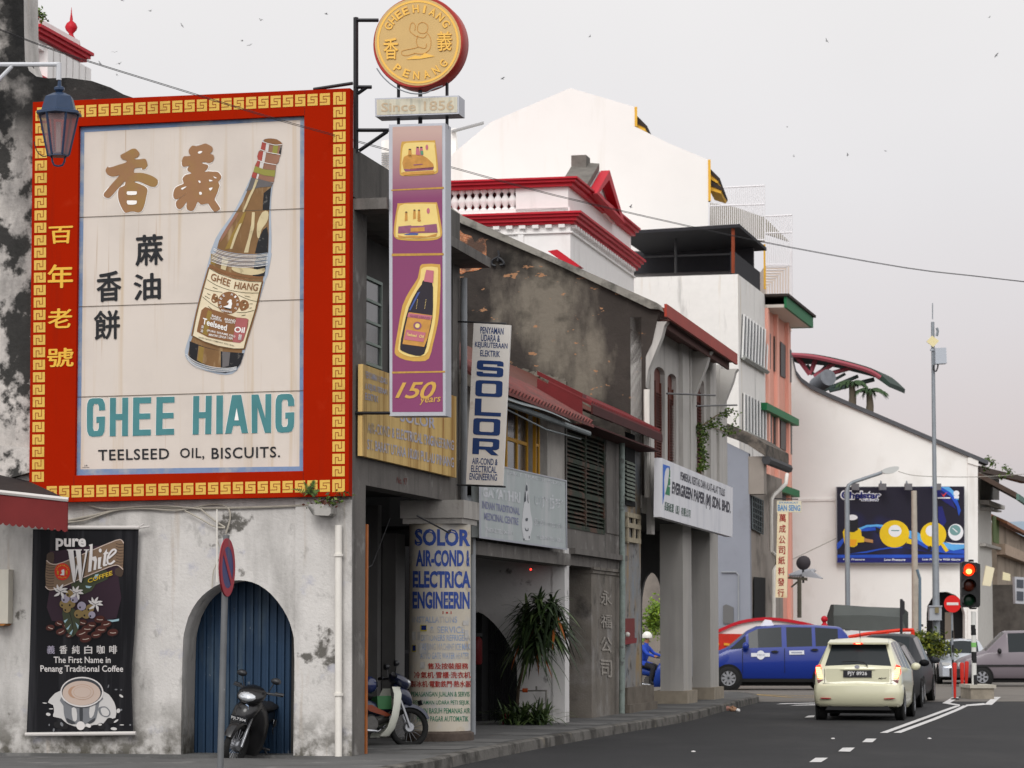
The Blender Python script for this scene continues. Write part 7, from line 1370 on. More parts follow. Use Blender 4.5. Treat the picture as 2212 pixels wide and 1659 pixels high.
    pt(M, 'footrest', M_black, lambda mb: (mb.tube([(.08,-.28,.26),(.08,.28,.26)], .018,6), mb.tube([(-.1,.15,.26),(-.14,.33,.02)], .013,6)))
    for s_ in (-1,1): pt(M, 'shock_absorber', M_chrome, lambda mb: mb.tube([(-.58, s_ * .13,.30),(-.46, s_ * .13,.60)], .028,8))
    pt(M, 'tail_lamp', mat('bike_red_lens', c(150,20,20), .3), lambda mb: mb.bx((-.95,-.07,.66),(.07,0,0),(0,.14,0),(0,0,.07)))
    if plate:
        px_, pz_, pw_, tilt = plate[1:]; vs, fs = glyphs(plate[0], .01); x0, x1 = min(v.x for v in vs), max(v.x for v in vs); y0, y1 = min(v.y for v in vs), max(v.y for v in vs)
        pm = SM @ Matrix.Translation((px_, 0, pz_)) @ Matrix.Rotation(tilt, 4, 'Y'); mb = MB(); mb.bx((0,-pw_ * .56,-.035),(.006,0,0),(0, pw_ * 1.12,0),(0,0,.07)); pb_ = xf(mb, pm).build('number_plate', M_black, root)
        mb = MB(); mb.add([Vector((.012, ((v.x - x0) / (x1 - x0) - .5) * pw_, (v.y - y0) / (y1 - y0) * .045 - .022)) for v in vs], fs); xf(mb, pm).build('lettering', mat('plate_white', c(214,214,214)), pb_)
    return root, M, SM
P_bk = mat('gloss_black_bike', (.008,.008,.009), .3, spec=.3, coat=.35)
pb1 = S(-.35,0,.1) ; cb = w0(525,1600)
b1, M1, SM1 = motorbike('parked_motorcycle', 'black motorcycle leaning on its stand in the blue arched doorway', (cb.x + .03, cb.y + .02,.02), atan2(-.985,-.17), radians(-13), radians(-12), P_bk, P_bk, ('PJL7304', .70,.60,.2, radians(18)))
mb = MB(); mb.lathe([(.045,0),(.045,.006)], (0,0,0),(1,0,0), 18); xf(mb, SM1 @ Matrix.Translation((.64,.02,.745)) @ Matrix.Rotation(radians(-20), 4, 'Y')).build('round_sticker', mat('blue_white_sticker', c(150,170,200), .5, var=.5, vs=40), b1)
h2_ = NV * .70 + SV * .71; bl2 = FR(38)(884,1581) - h2_ * .62; bl2.z = .10
b2_, M2, SM2 = motorbike('white_shield_motorcycle', 'dark blue motorcycle with white leg shield parked beside the painted column', tuple(bl2), atan2(h2_.y, h2_.x), radians(-7), radians(-14), mat('navy_bike_plastic', (.015,.02,.05), .3, spec=.5, coat=.5), mat('white_leg_shield', c(206,208,196), .4, coat=.3),('EP6064', .80,.60,.16, radians(-12)))
mb = MB(); mb.rings([[Vector((.2 + x, y, z)) for x, y in ((-.1,-.11),(.12,-.11),(.12,.11),(-.1,.11))] for z in (.52,.70)], 0, False); xf(mb, M2).build('wire_basket', mat('green_basket_mesh', c(60,110,70), .6), b2_)
mb = MB(); 
mb.plate([[M2 @ Vector((x, -.128, z)) for x, z in ((-.05,.50),(.22,.42),(.30,.44),(.12,.52),(.0,.58),(-.1,.58))]], -SV * .004); mb.build('orange_decal', mat('orange_decal', c(130,60,36), .5), b2_)
hm = thing('blue_helmet', 'dark blue helmet resting on the seat of the white shield motorcycle', 'helmet', M2 @ Vector((.02,0,.78))); mb = MB(); mb.sph(M2 @ Vector((.03,0,.86)),(.13,.12,.12), 16); mb.build('shell', mat('navy_gloss', (.02,.03,.10), .2, coat=.8), hm, smooth=60); mb = MB(); mb.rings([[M2 @ Vector((.03 + r_ * cos(a), r_ * .92 * sin(a), .86 + z)) for a in (radians(-60 + 10 * i) for i in range(13))] for z, r_ in ((-.03,.136),(.04,.134))], 0, False, False); mb.build('visor', mat('visor_glass', (.03,.035,.045), .1), hm, smooth=60)
# rider waiting beyond the covered way
rx = FR(78)(1412,1490); rx.z = 0
b3_, M3, SM3 = motorbike('ridden_motorcycle', 'blue motorcycle under a white helmeted rider, seen through the columns', (rx.x - .1,78,0), radians(-25), 0,0, mat('blue_bike_plastic', c(30,60,140), .3), mat('blue_bike_plastic', c(30,60,140), .3), None)
def skin_person(root, M, J, E_, mats_, name='body'):
    me = bpy.data.meshes.new(name); me.from_pydata([Vector(j[:3]) for j in J], E_, []); o = bpy.data.objects.new(name, me); COL.objects.link(o); m = o.modifiers.new('skin', 'SKIN'); s = me.skin_vertices[0].data
    for i, j in enumerate(J): s[i].radius = (j[3], j[3] if len(j) < 5 else j[4]); s[i].use_root = i == 0
    m2 = o.modifiers.new('sub', 'SUBSURF'); m2.levels = m2.render_levels = 1
    dg = bpy.context.evaluated_depsgraph_get(); ev_ = bpy.data.meshes.new_from_object(o.evaluated_get(dg)); vs = [M @ v.co for v in ev_.vertices]; fs = [tuple(p.vertices) for p in ev_.polygons]; bpy.data.objects.remove(o)
    mb = MB(); mb.add(vs, fs); return mb
pr = thing('person', 'person in white helmet and blue jacket riding a motorcycle beyond the columns', 'person', M3 @ Vector((-.2,0,0)))
J = [(-.25,0,.80,.16,.14),(-.22,0,1.0,.15,.17),(-.16,0,1.2,.15,.19),(-.12,0,1.34,.08,.08),(-.09,0,1.43,.06),(-.07,0,1.53,.10,.09),(-.15,.2,1.27,.07),(.02,.28,1.08,.05),(.28,.3,1.0,.04),(.36,.31,.99,.035),(-.15,-.2,1.27,.07),(.02,-.28,1.08,.05),(.28,-.3,1.0,.04),(.36,-.31,.99,.035),(-.2,.11,.80,.1),(.18,.17,.70,.085),(.08,.19,.30,.06),(.2,.2,.24,.045),(-.2,-.11,.80,.1),(.18,-.17,.70,.085),(.08,-.19,.30,.06),(.2,-.2,.24,.045)]
E_ = [(0,1),(1,2),(2,3),(3,4),(4,5),(2,6),(6,7),(7,8),(8,9),(2,10),(10,11),(11,12),(12,13),(0,14),(14,15),(15,16),(16,17),(0,18),(18,19),(19,20),(20,21)]
mb = skin_person(pr, M3, J, E_, None)
for i, f in enumerate(mb.f):
    cz = sum((M3.inverted() @ mb.v[k]).z for k in f) / len(f); cx = sum((M3.inverted() @ mb.v[k]).x for k in f) / len(f); mb.m[i] = 2 if cz > 1.39 or (cx > .26 and cz > .9) else 0 if cz > .83 or (cx < -.05 and cz > .75) else 1
mb.build('body', [mat('blue_jacket', c(36,70,170), .8), mat('dark_trousers', (.02,.02,.025), .9), mat('brown_skin', c(150,104,78), .6)], pr, smooth=70)
mb = MB(); mb.rings([[M3 @ Vector((-.08 + .145 * sin(a) * cos(b), .135 * sin(a) * sin(b), 1.56 + .145 * cos(a))) for b in (2 * pi * k / 14 for k in range(14))] for a in (.05,.4,.8,1.2,1.6,1.85)]); mb.build('helmet', mat('white_helmet', c(226,224,216), .35, coat=.4), pr, smooth=60)
# ================================================================ coffee banner on the gable wall
ban = thing('coffee_banner', 'tall black coffee banner with steaming cup picture hung on the white wall', 'banner', w0(170,1590))
fB = lambda o: SP(-.10 - o)
E_q, F_q = (lambda *p: q('e', *p)),(lambda *p: q('f', *p))
BQ = q(3, (205,168),(862,172)) + q(3, (838,800),(822,1000),(818,1120),(828,1440)) + q(3, (165,1442)) + q(3, (182,1050),(195,600))
M_ban = mat('black_vinyl_banner', (.010,.010,.012), .6, spec=.1, layers=[dict(c=(.06,.06,.066), s=2.2, lo=.5, hi=.75, a=.6, st=(3,3,.15), d=5)])
mb = MB(); mb.plate([[fB(0)(*p) for p in BQ]], SV * .006); bc = mb.build('cloth', M_ban, ban)
mb = MB(); mb.tube([fB(.012)(*p) for p in q(3, (200,163),(866,163))], .025,8); mb.tube([fB(.012)(*p) for p in q(3, (862,166),(895,140))], .012,5); mb.tube([fB(.012)(*p) for p in q(3, (862,166),(930,156))], .012,5); mb.build('top_rail', mat('white_rail', c(196,192,188), .6), ban)
mb = MB(); mb.tube([fB(.012)(*p) for p in q(3, (158,1450),(845,1443))], .025,8); mb.build('bottom_rail', mat('white_rail', c(196,192,188), .6), ban)
bm_ = [mat('ban_' + n_, c(*v), .6) for n_, v in (('maroon', (44,24,38)),('tan', (118,96,76)),('tan_dark', (66,52,42)),('white', (206,202,200)),('red', (196,42,28)),('gold', (196,164,44)),('leaf', (58,64,44)),('ice', (150,180,190)),('olive', (128,108,66)),('lilac', (150,144,160)),('bean', (70,28,20)),('bean_dark', (34,14,12)),('ink', (16,15,18)),('milk', (190,188,186)),('coffee', (186,168,156)),('steel', (112,114,118)),('steel_dark', (56,58,62)),('crema', (170,136,112)))]
MAR, TAN, TDK, WH, RE, GO, LEAF, ICE, OL, LIL, BEAN, BDK, IK, MILK, COF, STE, STD, CRE = range(18)
ba_ = MB()
def bx_(o, mi, pts, s=0): art(ba_, fB(o), pts, mi, s)
bx_(.004, MAR, E_q((340,420),(430,380),(1250,300),(1260,700),(1240,1290),(360,1330),(330,900)), 2)
bx_(.008, LEAF, E_q((620,830),(800,690),(1100,640),(1120,760),(960,830),(900,920),(700,980)), 2); bx_(.010, ICE, E_q((815,850),(905,860),(870,885),(830,880))); bx_(.010, ICE, E_q((950,700),(1000,690),(960,760),(930,750)))
bx_(.008, TDK, E_q((290,430),(340,395),(390,410),(380,540),(300,540)), 2); bx_(.008, TDK, E_q((1225,620),(1330,600),(1325,700),(1290,730),(1225,700)), 2)
bx_(.011, TAN, E_q((285,505),(340,545),(420,555),(560,510),(760,430),(950,350),(1120,280),(1240,232),(1310,235),(1338,280),(1335,450),(1325,630),(1260,575),(1180,590),(1000,650),(800,730),(600,820),(450,885),(350,910),(280,870),(272,700)), 0)
for i in range(9): line(ba_, fB(.014), E_q((280 - i * .6,560 + i * 36),(330,575 + i * 36),(400 - i * 2,570 + i * 36)), 1.3, TDK, 2)
for i in range(8): line(ba_, fB(.014), E_q((1232,275 + i * 40),(1280,290 + i * 40),(1334,285 + i * 40)), 1.3, TDK, 2)
line(ba_, fB(.016), E_q((287,505),(340,550),(430,558),(600,498),(900,372),(1230,234),(1310,232),(1336,275)), 2.0, COF, 2); line(ba_, fB(.016), E_q((272,860),(310,900),(380,905),(560,840),(800,735),(1050,632),(1200,575),(1270,578),(1328,630)), 2.0, COF, 2)
art(ba_, fB(.017), ell(*E_q((503,660))[0], 16.8,18.5,28), RE); art(ba_, fB(.020), ell(*E_q((503,660))[0], 11.5,12.5,24), MAR + RE); bx_(.023, WH, E_q((495,635),(525,628),(530,660),(528,712),(470,705),(500,680),(488,655)))
for ch, P_ in (('義', (428,645,454,700)),('香', (548,645,574,700))): text(ba_, ch, fB(.023), E_q((P_[0], P_[1]),(P_[2], P_[1]),(P_[2], P_[3]),(P_[0], P_[3])), GO, .01)
for i, chs in enumerate('GHEEHIANG'): a = radians(160 - i * 17.5); x, y = 503 + 82 * cos(a), 660 - 88 * sin(a); text(ba_, chs, fB(.023), E_q((x - 7, y - 9),(x + 7, y - 9),(x + 7, y + 9),(x - 7, y + 9)), GO, .02)
for i, chs in enumerate('PENANG'): x = 455 + i * 19; y = 735 + (8 if i in (2,3) else 0); text(ba_, chs, fB(.023), E_q((x - 7, y - 8),(x + 7, y - 8),(x + 7, y + 8),(x - 7, y + 8)), GO, .02)
text(ba_, 'pure', fB(.018), E_q((412,205),(826,208),(822,372),(412,370)), WH, .035)
for P_ in (((578,366),(652,366),(682,640),(664,806),(648,790)),((664,806),(698,560),(718,600),(674,806)),((684,366),(752,366),(768,640),(752,808),(736,790)),((752,808),(820,372),(846,372),(764,808)),((564,357),(668,357),(668,371),(564,371)),((672,357),(766,357),(766,371),(672,371)),((796,357),(870,357),(868,371),(796,371))): bx_(.022 + P_[0][0] * 2e-6, IK, [(x + .8, y + .8) for x, y in grow(E_q(*P_), .7)]); bx_(.0245 + P_[0][0] * 2e-6, WH, E_q(*P_))
bx_(.026, WH, E_q((862,295),(915,282),(912,460),(960,450),(975,500),(960,635),(925,640),(938,520),(910,500),(895,655),(852,668),(880,320)))
bx_(.026, WH, E_q((988,470),(1035,458),(1018,600),(1040,598),(1036,615),(985,624))); art(ba_, fB(.026), ell(*E_q((1018,372))[0], 3.2,4.4,12), WH)
bx_(.026, WH, E_q((1075,400),(1110,345),(1108,395),(1130,390),(1126,415),(1104,420),(1088,560),(1116,550),(1112,575),(1066,590),(1052,570),(1070,424),(1052,422)))
line(ba_, fB(.026), E_q((1130,480),(1225,395),(1220,360),(1180,370),(1130,440),(1115,510),(1130,550),(1170,548),(1215,510)), 4.2, WH, 3)
text(ba_, 'COFFEE', fB(.026), E_q((846,760),(1180,645),(1186,705),(852,818)), GO, .02)
def petal(x, y, a, l, w_): return [(x, y),(x + l * .5 * cos(a) - w_ * sin(a), y + l * .5 * sin(a) + w_ * cos(a)),(x + l * cos(a + .3), y + l * sin(a + .3)),(x + l * .5 * cos(a) + w_ * .6 * sin(a), y + l * .5 * sin(a) - w_ * .6 * cos(a))]
for X, Y, S_ in ((475,930,1),(690,950,.95),(950,1105,1.0)):
    for a in (-2.9,-2.3,-.7,-.2,.9,2.2,-1.5): bx_(.019 + .0007 * (a + 3), WH, E_q(*petal(X, Y, a, 110 * S_, 24)), 2)
    for a in (-2.6,-.4,1.5): line(ba_, fB(.025), E_q((X, Y),(X + 60 * cos(a), Y + 60 * sin(a))), .9, IK)
for X, Y, m_, r in ((545,1028, LIL, 58),(668,1030, LIL, 54),(520,1100, OL, 56),(625,1098, OL, 54),(565,1165, OL, 54),(765,1128, LIL, 60),(880,1160, OL, 56),(722,1236, OL, 60),(825,1238, OL, 62),(905,1248, LIL, 48),(600,960, OL, 50)):
    o_ = .0165 + X * 4e-6; art(ba_, fB(o_), ell(*E_q((X, Y))[0], r * .15872 + .7, r * .1587 + .7,20), IK); art(ba_, fB(o_ + .0012), ell(*E_q((X, Y))[0], r * .15872, r * .1587,20), m_); art(ba_, fB(o_ + .0024), ell(*E_q((X - 22, Y + 18))[0], 2,2.4,8), IK)
R = random.Random(2)
for X, Y, r in ((340,1425,62),(460,1365,60),(485,1480,72),(600,1530,50),(780,1355,62),(900,1390,70),(1010,1310,78),(1100,1375,76),(1030,1450,84),(840,1440,80),(1190,1490,78),(770,1500,86),(965,1520,76),(820,1575,84),(560,1400,60)):
    o_ = .008 + Y * 2e-6; E0 = E_q((X, Y))[0]; art(ba_, fB(o_), ell(*E0, r * .16, r * .108,18,-.2), BDK); art(ba_, fB(o_ + .001), ell(E0[0] - .6, E0[1] - .8, r * .145, r * .094,18,-.2), BEAN); a = R.uniform(-.5,.4); line(ba_, fB(o_ + .002), E_q((X - r * .5 * cos(a), Y - r * .5 * sin(a)),(X, Y + 6),(X + r * .55 * cos(a), Y + r * .55 * sin(a))), 1.5, COF, 2)
bx_(.0135, LEAF, E_q((510,1150),(640,1150),(720,1240),(740,1380),(700,1480),(640,1545),(570,1480),(520,1340)), 2); line(ba_, fB(.0155), E_q((590,1180),(640,1360),(650,1530)), 1.2, IK, 2)
for P_ in (((520,1330),(580,1300),(540,1360)),((555,1440),(620,1370),(580,1450)),((680,1350),(725,1390),(715,1440)),((600,1500),(650,1440),(625,1520))): bx_(.0155, ICE, E_q(*P_))
bx_(.009, ICE, E_q((1110,1318),(1200,1315),(1275,1300),(1272,1330),(1180,1345)))
for i, ch in enumerate('義香純白咖啡'): X = 338 + i * 193.5; text(ba_, ch, fB(.006), F_q((X, 168 - i * 1),(X + 118,166 - i * 1),(X + 118,292),(X, 294)), WH if i else LIL, .02)
text(ba_, 'The First Name in', fB(.006), F_q((438,338),(1325,338),(1325,438),(440,438)), WH, .012); text(ba_, 'Penang Traditional Coffee', fB(.006), F_q((232,472),(1520,476),(1520,604),(236,604)), WH, .012)
bx_(.006, MILK, F_q((540,870),(420,950),(350,1050),(430,1090),(445,1200),(430,1270),(560,1300),(650,1380),(860,1440),(1060,1400),(1200,1390),(1260,1320),(1400,1290),(1405,1120),(1340,980),(1220,880),(900,820)), 2)
bx_(.009, STE, F_q((560,960),(590,1100),(600,1230),(640,1350),(720,1385),(960,1390),(1080,1340),(1120,1220),(1150,1050),(1190,960)), 2)
for P_ in (((840,1100),(890,1100),(890,1390),(850,1390)),((640,1290),(780,1370),(720,1390),(650,1350)),((960,1370),(1080,1290),(1070,1345),(1000,1385))): bx_(.0105, STD, F_q(*P_), 2)
bx_(.0105, MILK, F_q((720,1140),(790,1150),(800,1320),(740,1330)), 2); bx_(.0107, MILK, F_q((1000,1120),(1090,1080),(1060,1250),(1000,1290)), 2)
bx_(.010, STE, F_q((1140,1130),(1240,1110),(1310,1170),(1320,1240),(1270,1280),(1190,1260),(1140,1200)), 2); bx_(.0115, MILK, F_q((1170,1150),(1240,1130),(1295,1180),(1300,1235),(1260,1262),(1195,1240)), 2)
art(ba_, fB(.012), ell(*F_q((878,890))[0], 46.5,33,40), WH); art(ba_, fB(.0135), ell(*F_q((878,885))[0], 43.5,29.5,40), STD); art(ba_, fB(.015), ell(*F_q((872,905))[0], 41,26.5,40), COF); art(ba_, fB(.0165), ell(*F_q((780,890))[0], 16,13,24), CRE)
art(ba_, fB(.0175), ell(*F_q((885,890))[0], 24.5,16.5,32), CRE); art(ba_, fB(.0185), ell(*F_q((885,890))[0], 23.7,15.7,32), COF); art(ba_, fB(.0195), ell(*F_q((885,890))[0], 19,12,32), CRE); art(ba_, fB(.0205), ell(*F_q((885,890))[0], 18.4,11.4,32), COF)
line(ba_, fB(.018), [ell(*F_q((878,890))[0], 46.5,33,40)[i] for i in range(4,17)], 1.4, STD)
art(ba_, fB(.012), ell(*F_q((858,1412))[0], 9.3,9.5,20), WH); art(ba_, fB(.012), ell(*F_q((980,1410))[0], 6,4,14,.5), WH)
for X, Y, a, b, rr in ((355,1235,5,3.4,.2),(1490,950,5,2.4,.6),(1410,850,3,1.6,0),(1490,855,2,1.3,0),(1445,1180,4.2,5,.3),(1490,1165,2.4,2.2,0),(565,1390,3,5,-.4),(440,1480,2,4,.2),(1375,1460,7,3.2,.1),(1290,800,1.2,4,.3),(1160,1395,4,2.4,0),(1410,1340,6,2,-.6),(370,1400,1.5,2.4,0),(300,1060,5,1.2,.1),(400,1150,5,1.2,0),(1500,1400,5,1.2,0),(1630,1400,2,2,0)): art(ba_, fB(.011), ell(*F_q((X, Y))[0], a, b, 12, rr), STE if a < 4 else MILK)
for X, Y in ((1180,1420),(1320,1340),(600,1420),(500,1400)): art(ba_, fB(.0095), ell(*F_q((X, Y))[0], 9,7,14,.3), IK)
ba_.build('printed_artwork', bm_, bc)
# ================================================================ red awning, lantern, no-parking sign, cables
awn = thing('red_awning', 'dark topped awning with scalloped red valance entering at the left edge', 'awning', SP(-.8)(60,1590))
fr_ = FR(33.0); fw1 = SP(-.06); a_, b_ = fr_(-60,1472), fr_(148,1527.5); c_, d_ = fw1(64,1040), fw1(-60,1018)
A_, B_ = [fr_(*p) for p in q(2, (-180,1462),(425,1528))]; a2_, b2w = A_, B_
mb = MB(); mb.plate([[A_, B_, fw1(64,1040), fw1(-60,1010)]], -ZV * .03); mb.build('cloth_top', mat('dark_brown_awning', (.024,.018,.018), .8, var=.3), awn)
mb = MB(); mb.tube([A_, B_], .03,6); mb.build('front_bar', mat('white_rail', c(196,192,188), .6), awn)
val = [A_.lerp(B_, i / 60) for i in range(61)]; mb = MB(); n_ = 61; mb.add([p - ZV * .02 for p in val] + [p - ZV * (.36 + .03 * abs(sin(i * pi / 4))) for i, p in enumerate(val)], [(i, i + 1, n_ + i + 1, n_ + i) for i in range(60)]); mb.build('valance', mat('faded_red_valance', c(112,38,38), .85, var=.2, vs=3), awn)
mb = MB(); pB = B_ - ZV * .38; mb.plate([[B_, pB, fw1(100,1100), fw1(64,1040)]], -SV * .01); mb.build('side_valance', mat('faded_red_valance', c(150,52,48)), awn)
lan = thing('street_lantern', 'dark blue hexagonal lantern hanging from a pale bracket at the upper left', 'street lamp', FR(31)(126,140))
fL = FR(31); px = 31 / FOC; LX = 364
def lz(y): return fL(*q(1, (LX, y))[0])
def lr_(w_): return w_ * .3472 * px
M_lan = mat('blue_lantern_iron', c(38,58,86), .45, spec=.4, var=.2, vs=8); o = lz(965)
def prof(L_): return [(lr_(r),(lz(y) - o).z) for y, r in L_]
mb = MB(); mb.lathe(prof([(492,10),(535,14),(545,34),(560,36),(575,20),(582,44),(600,82),(606,92),(690,118),(700,150),(715,152),(722,120)]), o, (0,0,1), 6); mb.build('roof_cap', M_lan, lan)
mb = MB(); top6 = [o + Vector((lr_(122) * cos(a), lr_(122) * sin(a),(lz(712) - o).z)) for a in (pi / 3 * k for k in range(6))]; bot6 = [o + Vector((lr_(66) * cos(a), lr_(66) * sin(a), 0)) for a in (pi / 3 * k for k in range(6))]
for a, b in zip(top6, bot6): mb.tube([a, b], .014,5)
mb.rings([[p + ZV * .02 for p in bot6], [p - ZV * .015 for p in bot6]]); mb.build('cage', M_lan, lan)
for k in range(6):
    mb = MB(); j = (k + 1) % 6; mb.add([top6[k], top6[j], bot6[j], bot6[k]], [(0,1,2,3)]); mb.build('pane', mat('frosted_pane', c(150,128,130), .35, alpha=.55), lan)
mb = MB(); mb.tube([lz(960), lz(760)], .03,8); mb.build('bulb_holder', mat('bulb_white', c(196,186,180), .5), lan)
mb = MB()
for s_ in (-1,1): mb.tube([o + Vector((s_ * lr_(x), 0, (lz(y) - o).z)) for x, y in ((52,965),(40,985),(38,1005),(26,1028),(0,1034))], .012,6)
mb.build('bottom_scroll', M_lan, lan)
mb = MB(); mb.tube([fL(*p) for p in q(1, (-160,402),(372,400))], .026,8); mb.tube([fL(*p) for p in q(1, (366,392),(366,498))], .03,8); mb.tube([fL(*p) for p in q(1, (-120,610),(75,412))], .024,8); mb.build('bracket', mat('pale_bracket_paint', c(196,198,202), .5), lan)
mb = MB(); mb.tube([fL(*p) for p in sm(q(1, (212,880),(230,940),(265,972),(300,968)), 3, False)], .006,5); mb.tube([fL(*p) for p in q(1, (205,385),(200,408),(212,425))], .006,5); mb.build('loose_wire', M_rope, lan)
YP = 30.9; fPk = FR(YP); nps = thing('no_parking_sign', 'no parking sign seen almost edge on, on a slim grey pole', 'traffic sign', GD(474,1668))
mb = MB(); pt_, pb_ = fPk(489,1156), fPk(475.2,1662); mb.tube([pt_, pb_ - ZV * .15], .036,12); mb.tube([pb_.lerp(pt_, .01) - ZV * .02, pb_ - ZV * .1], .038,12); mb.build('pole', mat('grimy_grey_pole', c(112,114,116), .6, metal=.2, var=.25, vs=5, layers=[dict(c=(.5,.5,.5), s=6, lo=.63, hi=.68, a=.7)]), nps, smooth=50)
cN = fPk(*q(3, (1417,412))[0]) - Vector((0,.05,0)); nN = Vector((.987,-.16,.0)).normalized(); tilt_ = Matrix.Rotation(radians(-1.5), 3, 'Y'); rN = .322
mb = MB(); mb.lathe([(rN, -.012),(rN, 0.0)], cN, nN, 40); plN = mb.build('plate', mat('sign_back_red', c(140,44,56), .6), nps)
xN = nN.cross(ZV).normalized() * -1
def dsk(mb, r0, r1, off, mi=0, n=40):
    P0 = [cN + nN * off + (xN * cos(a) + ZV * sin(a)) * r0 for a in (2 * pi * i / n for i in range(n))]; P1 = [cN + nN * off + (xN * cos(a) + ZV * sin(a)) * r1 for a in (2 * pi * i / n for i in range(n))]
    mb.add(P0 + P1, [(i, (i + 1) % n, n + (i + 1) % n, n + i) for i in range(n)], mi)
mb = MB(); dsk(mb, 0, rN * .74,.004,0); dsk(mb, rN * .72, rN, .006,1); u_ = (ZV * .7 - xN * .7); v_ = nN.cross(u_); L_ = rN * .74; mb.add([cN + nN * .008 + u_ * a * L_ + v_ * b * .04 for a, b in ((-1,-1),(1,-1),(1,1),(-1,1))], [(0,1,2,3)], 1); mb.build('face', [mat('sign_blue_film', c(40,44,104), .45), mat('sign_red_film', c(158,44,58), .6)], plN)
M_wc = mat('painted_wall_cable', c(176,170,158), .8, var=.2, vs=6)
for i, P_ in enumerate((((400,122),(560,92),(690,60),(760,38),(900,34),(1100,40),(1300,42),(1600,36),(1950,22)),((380,135),(520,118),(640,80),(740,52),(900,45),(1080,56),(1180,44),(1300,20),(1380,22),(1425,50),(1432,110),(1405,200)),((500,5),(600,38),(700,46),(900,30),(1060,30),(1250,48)),((1250,48),(1300,92),(1350,130),(1400,160)),((1150,58),(1250,110),(1330,155),(1400,165)),((1350,50),(1350,500)))):
    mb = MB(); mb.tube([SP(-.03 - .012 * i)(*p) for p in sm(q(3, *P_), 3, False)], .011 if i else .016,6); tag(mb.build('wall_cable', M_wc if i < 5 else M_wpipe), ['thick pale conduit running the whole length under the big red board', 'pale cable looping over to the top of the no parking pole', 'short pale cable sagging under the board at the awning side', 'thin pale cable slanting down towards the no parking pole, upper one', 'thin pale cable slanting down towards the no parking pole, lower one', 'pale vertical conduit on the wall above the arch'][i], 'cable', 'cables on the white wall')
mb = MB(); mb.tube([SP(-.05)(*p) for p in sm(q(3, (1345,230),(1375,320),(1330,430),(1320,540)), 3, False)], .008,5); tag(mb.build('wall_cable', M_wc), 'thin cord hanging beside the no parking sign above the arch', 'cable', 'cables on the white wall')
# two overhead wires across the street
W_ = [(-20,55),(0,63),(100,101),(190,131),(400,196),(600,257),(768,303),(1000,367),(1200,421),(1481,486),(1700,532),(1958,578),(2100,595),(2230,610)]
for k in (0,1):
    mb = MB(); pts = sm(W_, 3, False); mb.tube([FR(29 + 16 * (p[0] + 20) / 2250)(p[0], p[1] + k * (1.2 + 1.8 * (1 - abs(p[0] - 700) / 1600))) for p in pts], .0042,5); tag(mb.build('overhead_wire', M_rope), ['upper of two dark wires sagging across the whole picture', 'lower of two dark wires sagging across the whole picture'][k], 'wire', 'overhead wires')
mb = MB(); mb.tube([FR(100)(*p) for p in sm([(1940,1018),(1985,1028),(2112,1030),(2240,1022)], 4, False)], .012,4); tag(mb.build('far_wire', M_cable), 'thin far wire strung over the gas billboard', 'wire')
mb = MB(); mb.tube([FR(104)(*p) for p in sm([(1712,1208),(1760,1185),(1806,1163)], 4, False)], .014,4); tag(mb.build('far_wire', M_cable), 'short far wire rising from the hanging paper sign to the billboard', 'wire')
# ================================================================ street furniture at the junction
fU = FR(99); up_ = thing('utility_mast', 'very tall tapering grey steel mast carrying a pale cabinet and diamond plate', 'mast', GD(2025,1466))
bU = fU(2024,1466); tU = fU(2014.5,680); mb = MB(); mid = bU.lerp(tU, .44); mb.tube([bU, bU.lerp(tU, .42), mid, bU.lerp(tU, .98)], [.14,.115,.085,.06], 12); mb.build('pole', M_galv, up_, smooth=50)
mb = MB(); mb.tube([fU(2014.6,690), fU(2014.6,655)], .02,5); mb.tube([FR(98.9)(*p) for p in sm(q(8, (1668,460),(1675,480),(1668,510)), 2, False)], .05,5); mb.build('antenna', M_galv, up_)
mb = MB(); mb.plate([[FR(98.8)(*p) for p in q(8, (1605,545),(1640,508),(1684,540),(1648,580))]], (0,.05,0)); mb.build('diamond_plate', mat('cream_diamond', c(218,206,160), .6), up_)
mb = MB(); mb.plate([[FR(98.7)(*p) for p in q(8, (1660,585),(1728,582),(1732,680),(1662,684))]], (0,.4,0)); mb.plate([[FR(98.9)(*p) for p in q(8, (1630,590),(1662,590),(1662,600),(1630,602))]], (0,.1,0)); mb.build('cabinet', mat('pale_cabinet', c(172,178,186), .5), up_)
mb = MB(); mb.tube([FR(98.8)(*p) for p in sm(q(8, (1650,690),(1648,720),(1665,730),(1676,700),(1676,684)), 2, False)], .03,6); mb.build('cable_loop', M_rope, up_)
mb = MB(); mb.plate([[FR(98.6)(*p) for p in q(9, (1624,655),(1700,655),(1700,740),(1624,740))]], (0,.35,0)); mb.plate([[FR(98.55)(*p) for p in q(9, (1620,648),(1704,648),(1704,656),(1620,656))]], (0,.42,0)); mb.build('meter_cabinet', mat('grey_meter_cabinet', c(156,160,166), .5), up_); mb = MB(); mb.plate([[FR(98.5)(*p) for p in q(9, (1658,660),(1682,660),(1682,695),(1658,695))]], (0,.05,0)); mb.build('meter_window', mat('ochre_glass', c(120,110,80), .3), up_)
mb = MB(); mb.lathe([(.45,0),(.42,.35),(.2,.4)], GD(2025,1466), n=14); mb.build('concrete_foot', M_kerb, up_)
def lamp(nm, lab, Y, pole, arm, head, r):
    f = FR(Y); o_ = f(*pole[0]); o_.z = 0; t = thing(nm, lab, 'street lamp', o_); mb = MB(); mb.tube([o_] + [f(*p) for p in pole[1:]] + [f(*p) for p in arm], [r] * (len(pole)) + [r * .7] * len(arm), 10); mb.build('pole', M_galv, t, smooth=50); mb = MB(); mb.plate([[FR(Y - .1)(*p) for p in sm(head, 2)]], (0,.25,0)); mb.build('lamp_head', mat('lamp_housing', c(190,192,190), .5), t)
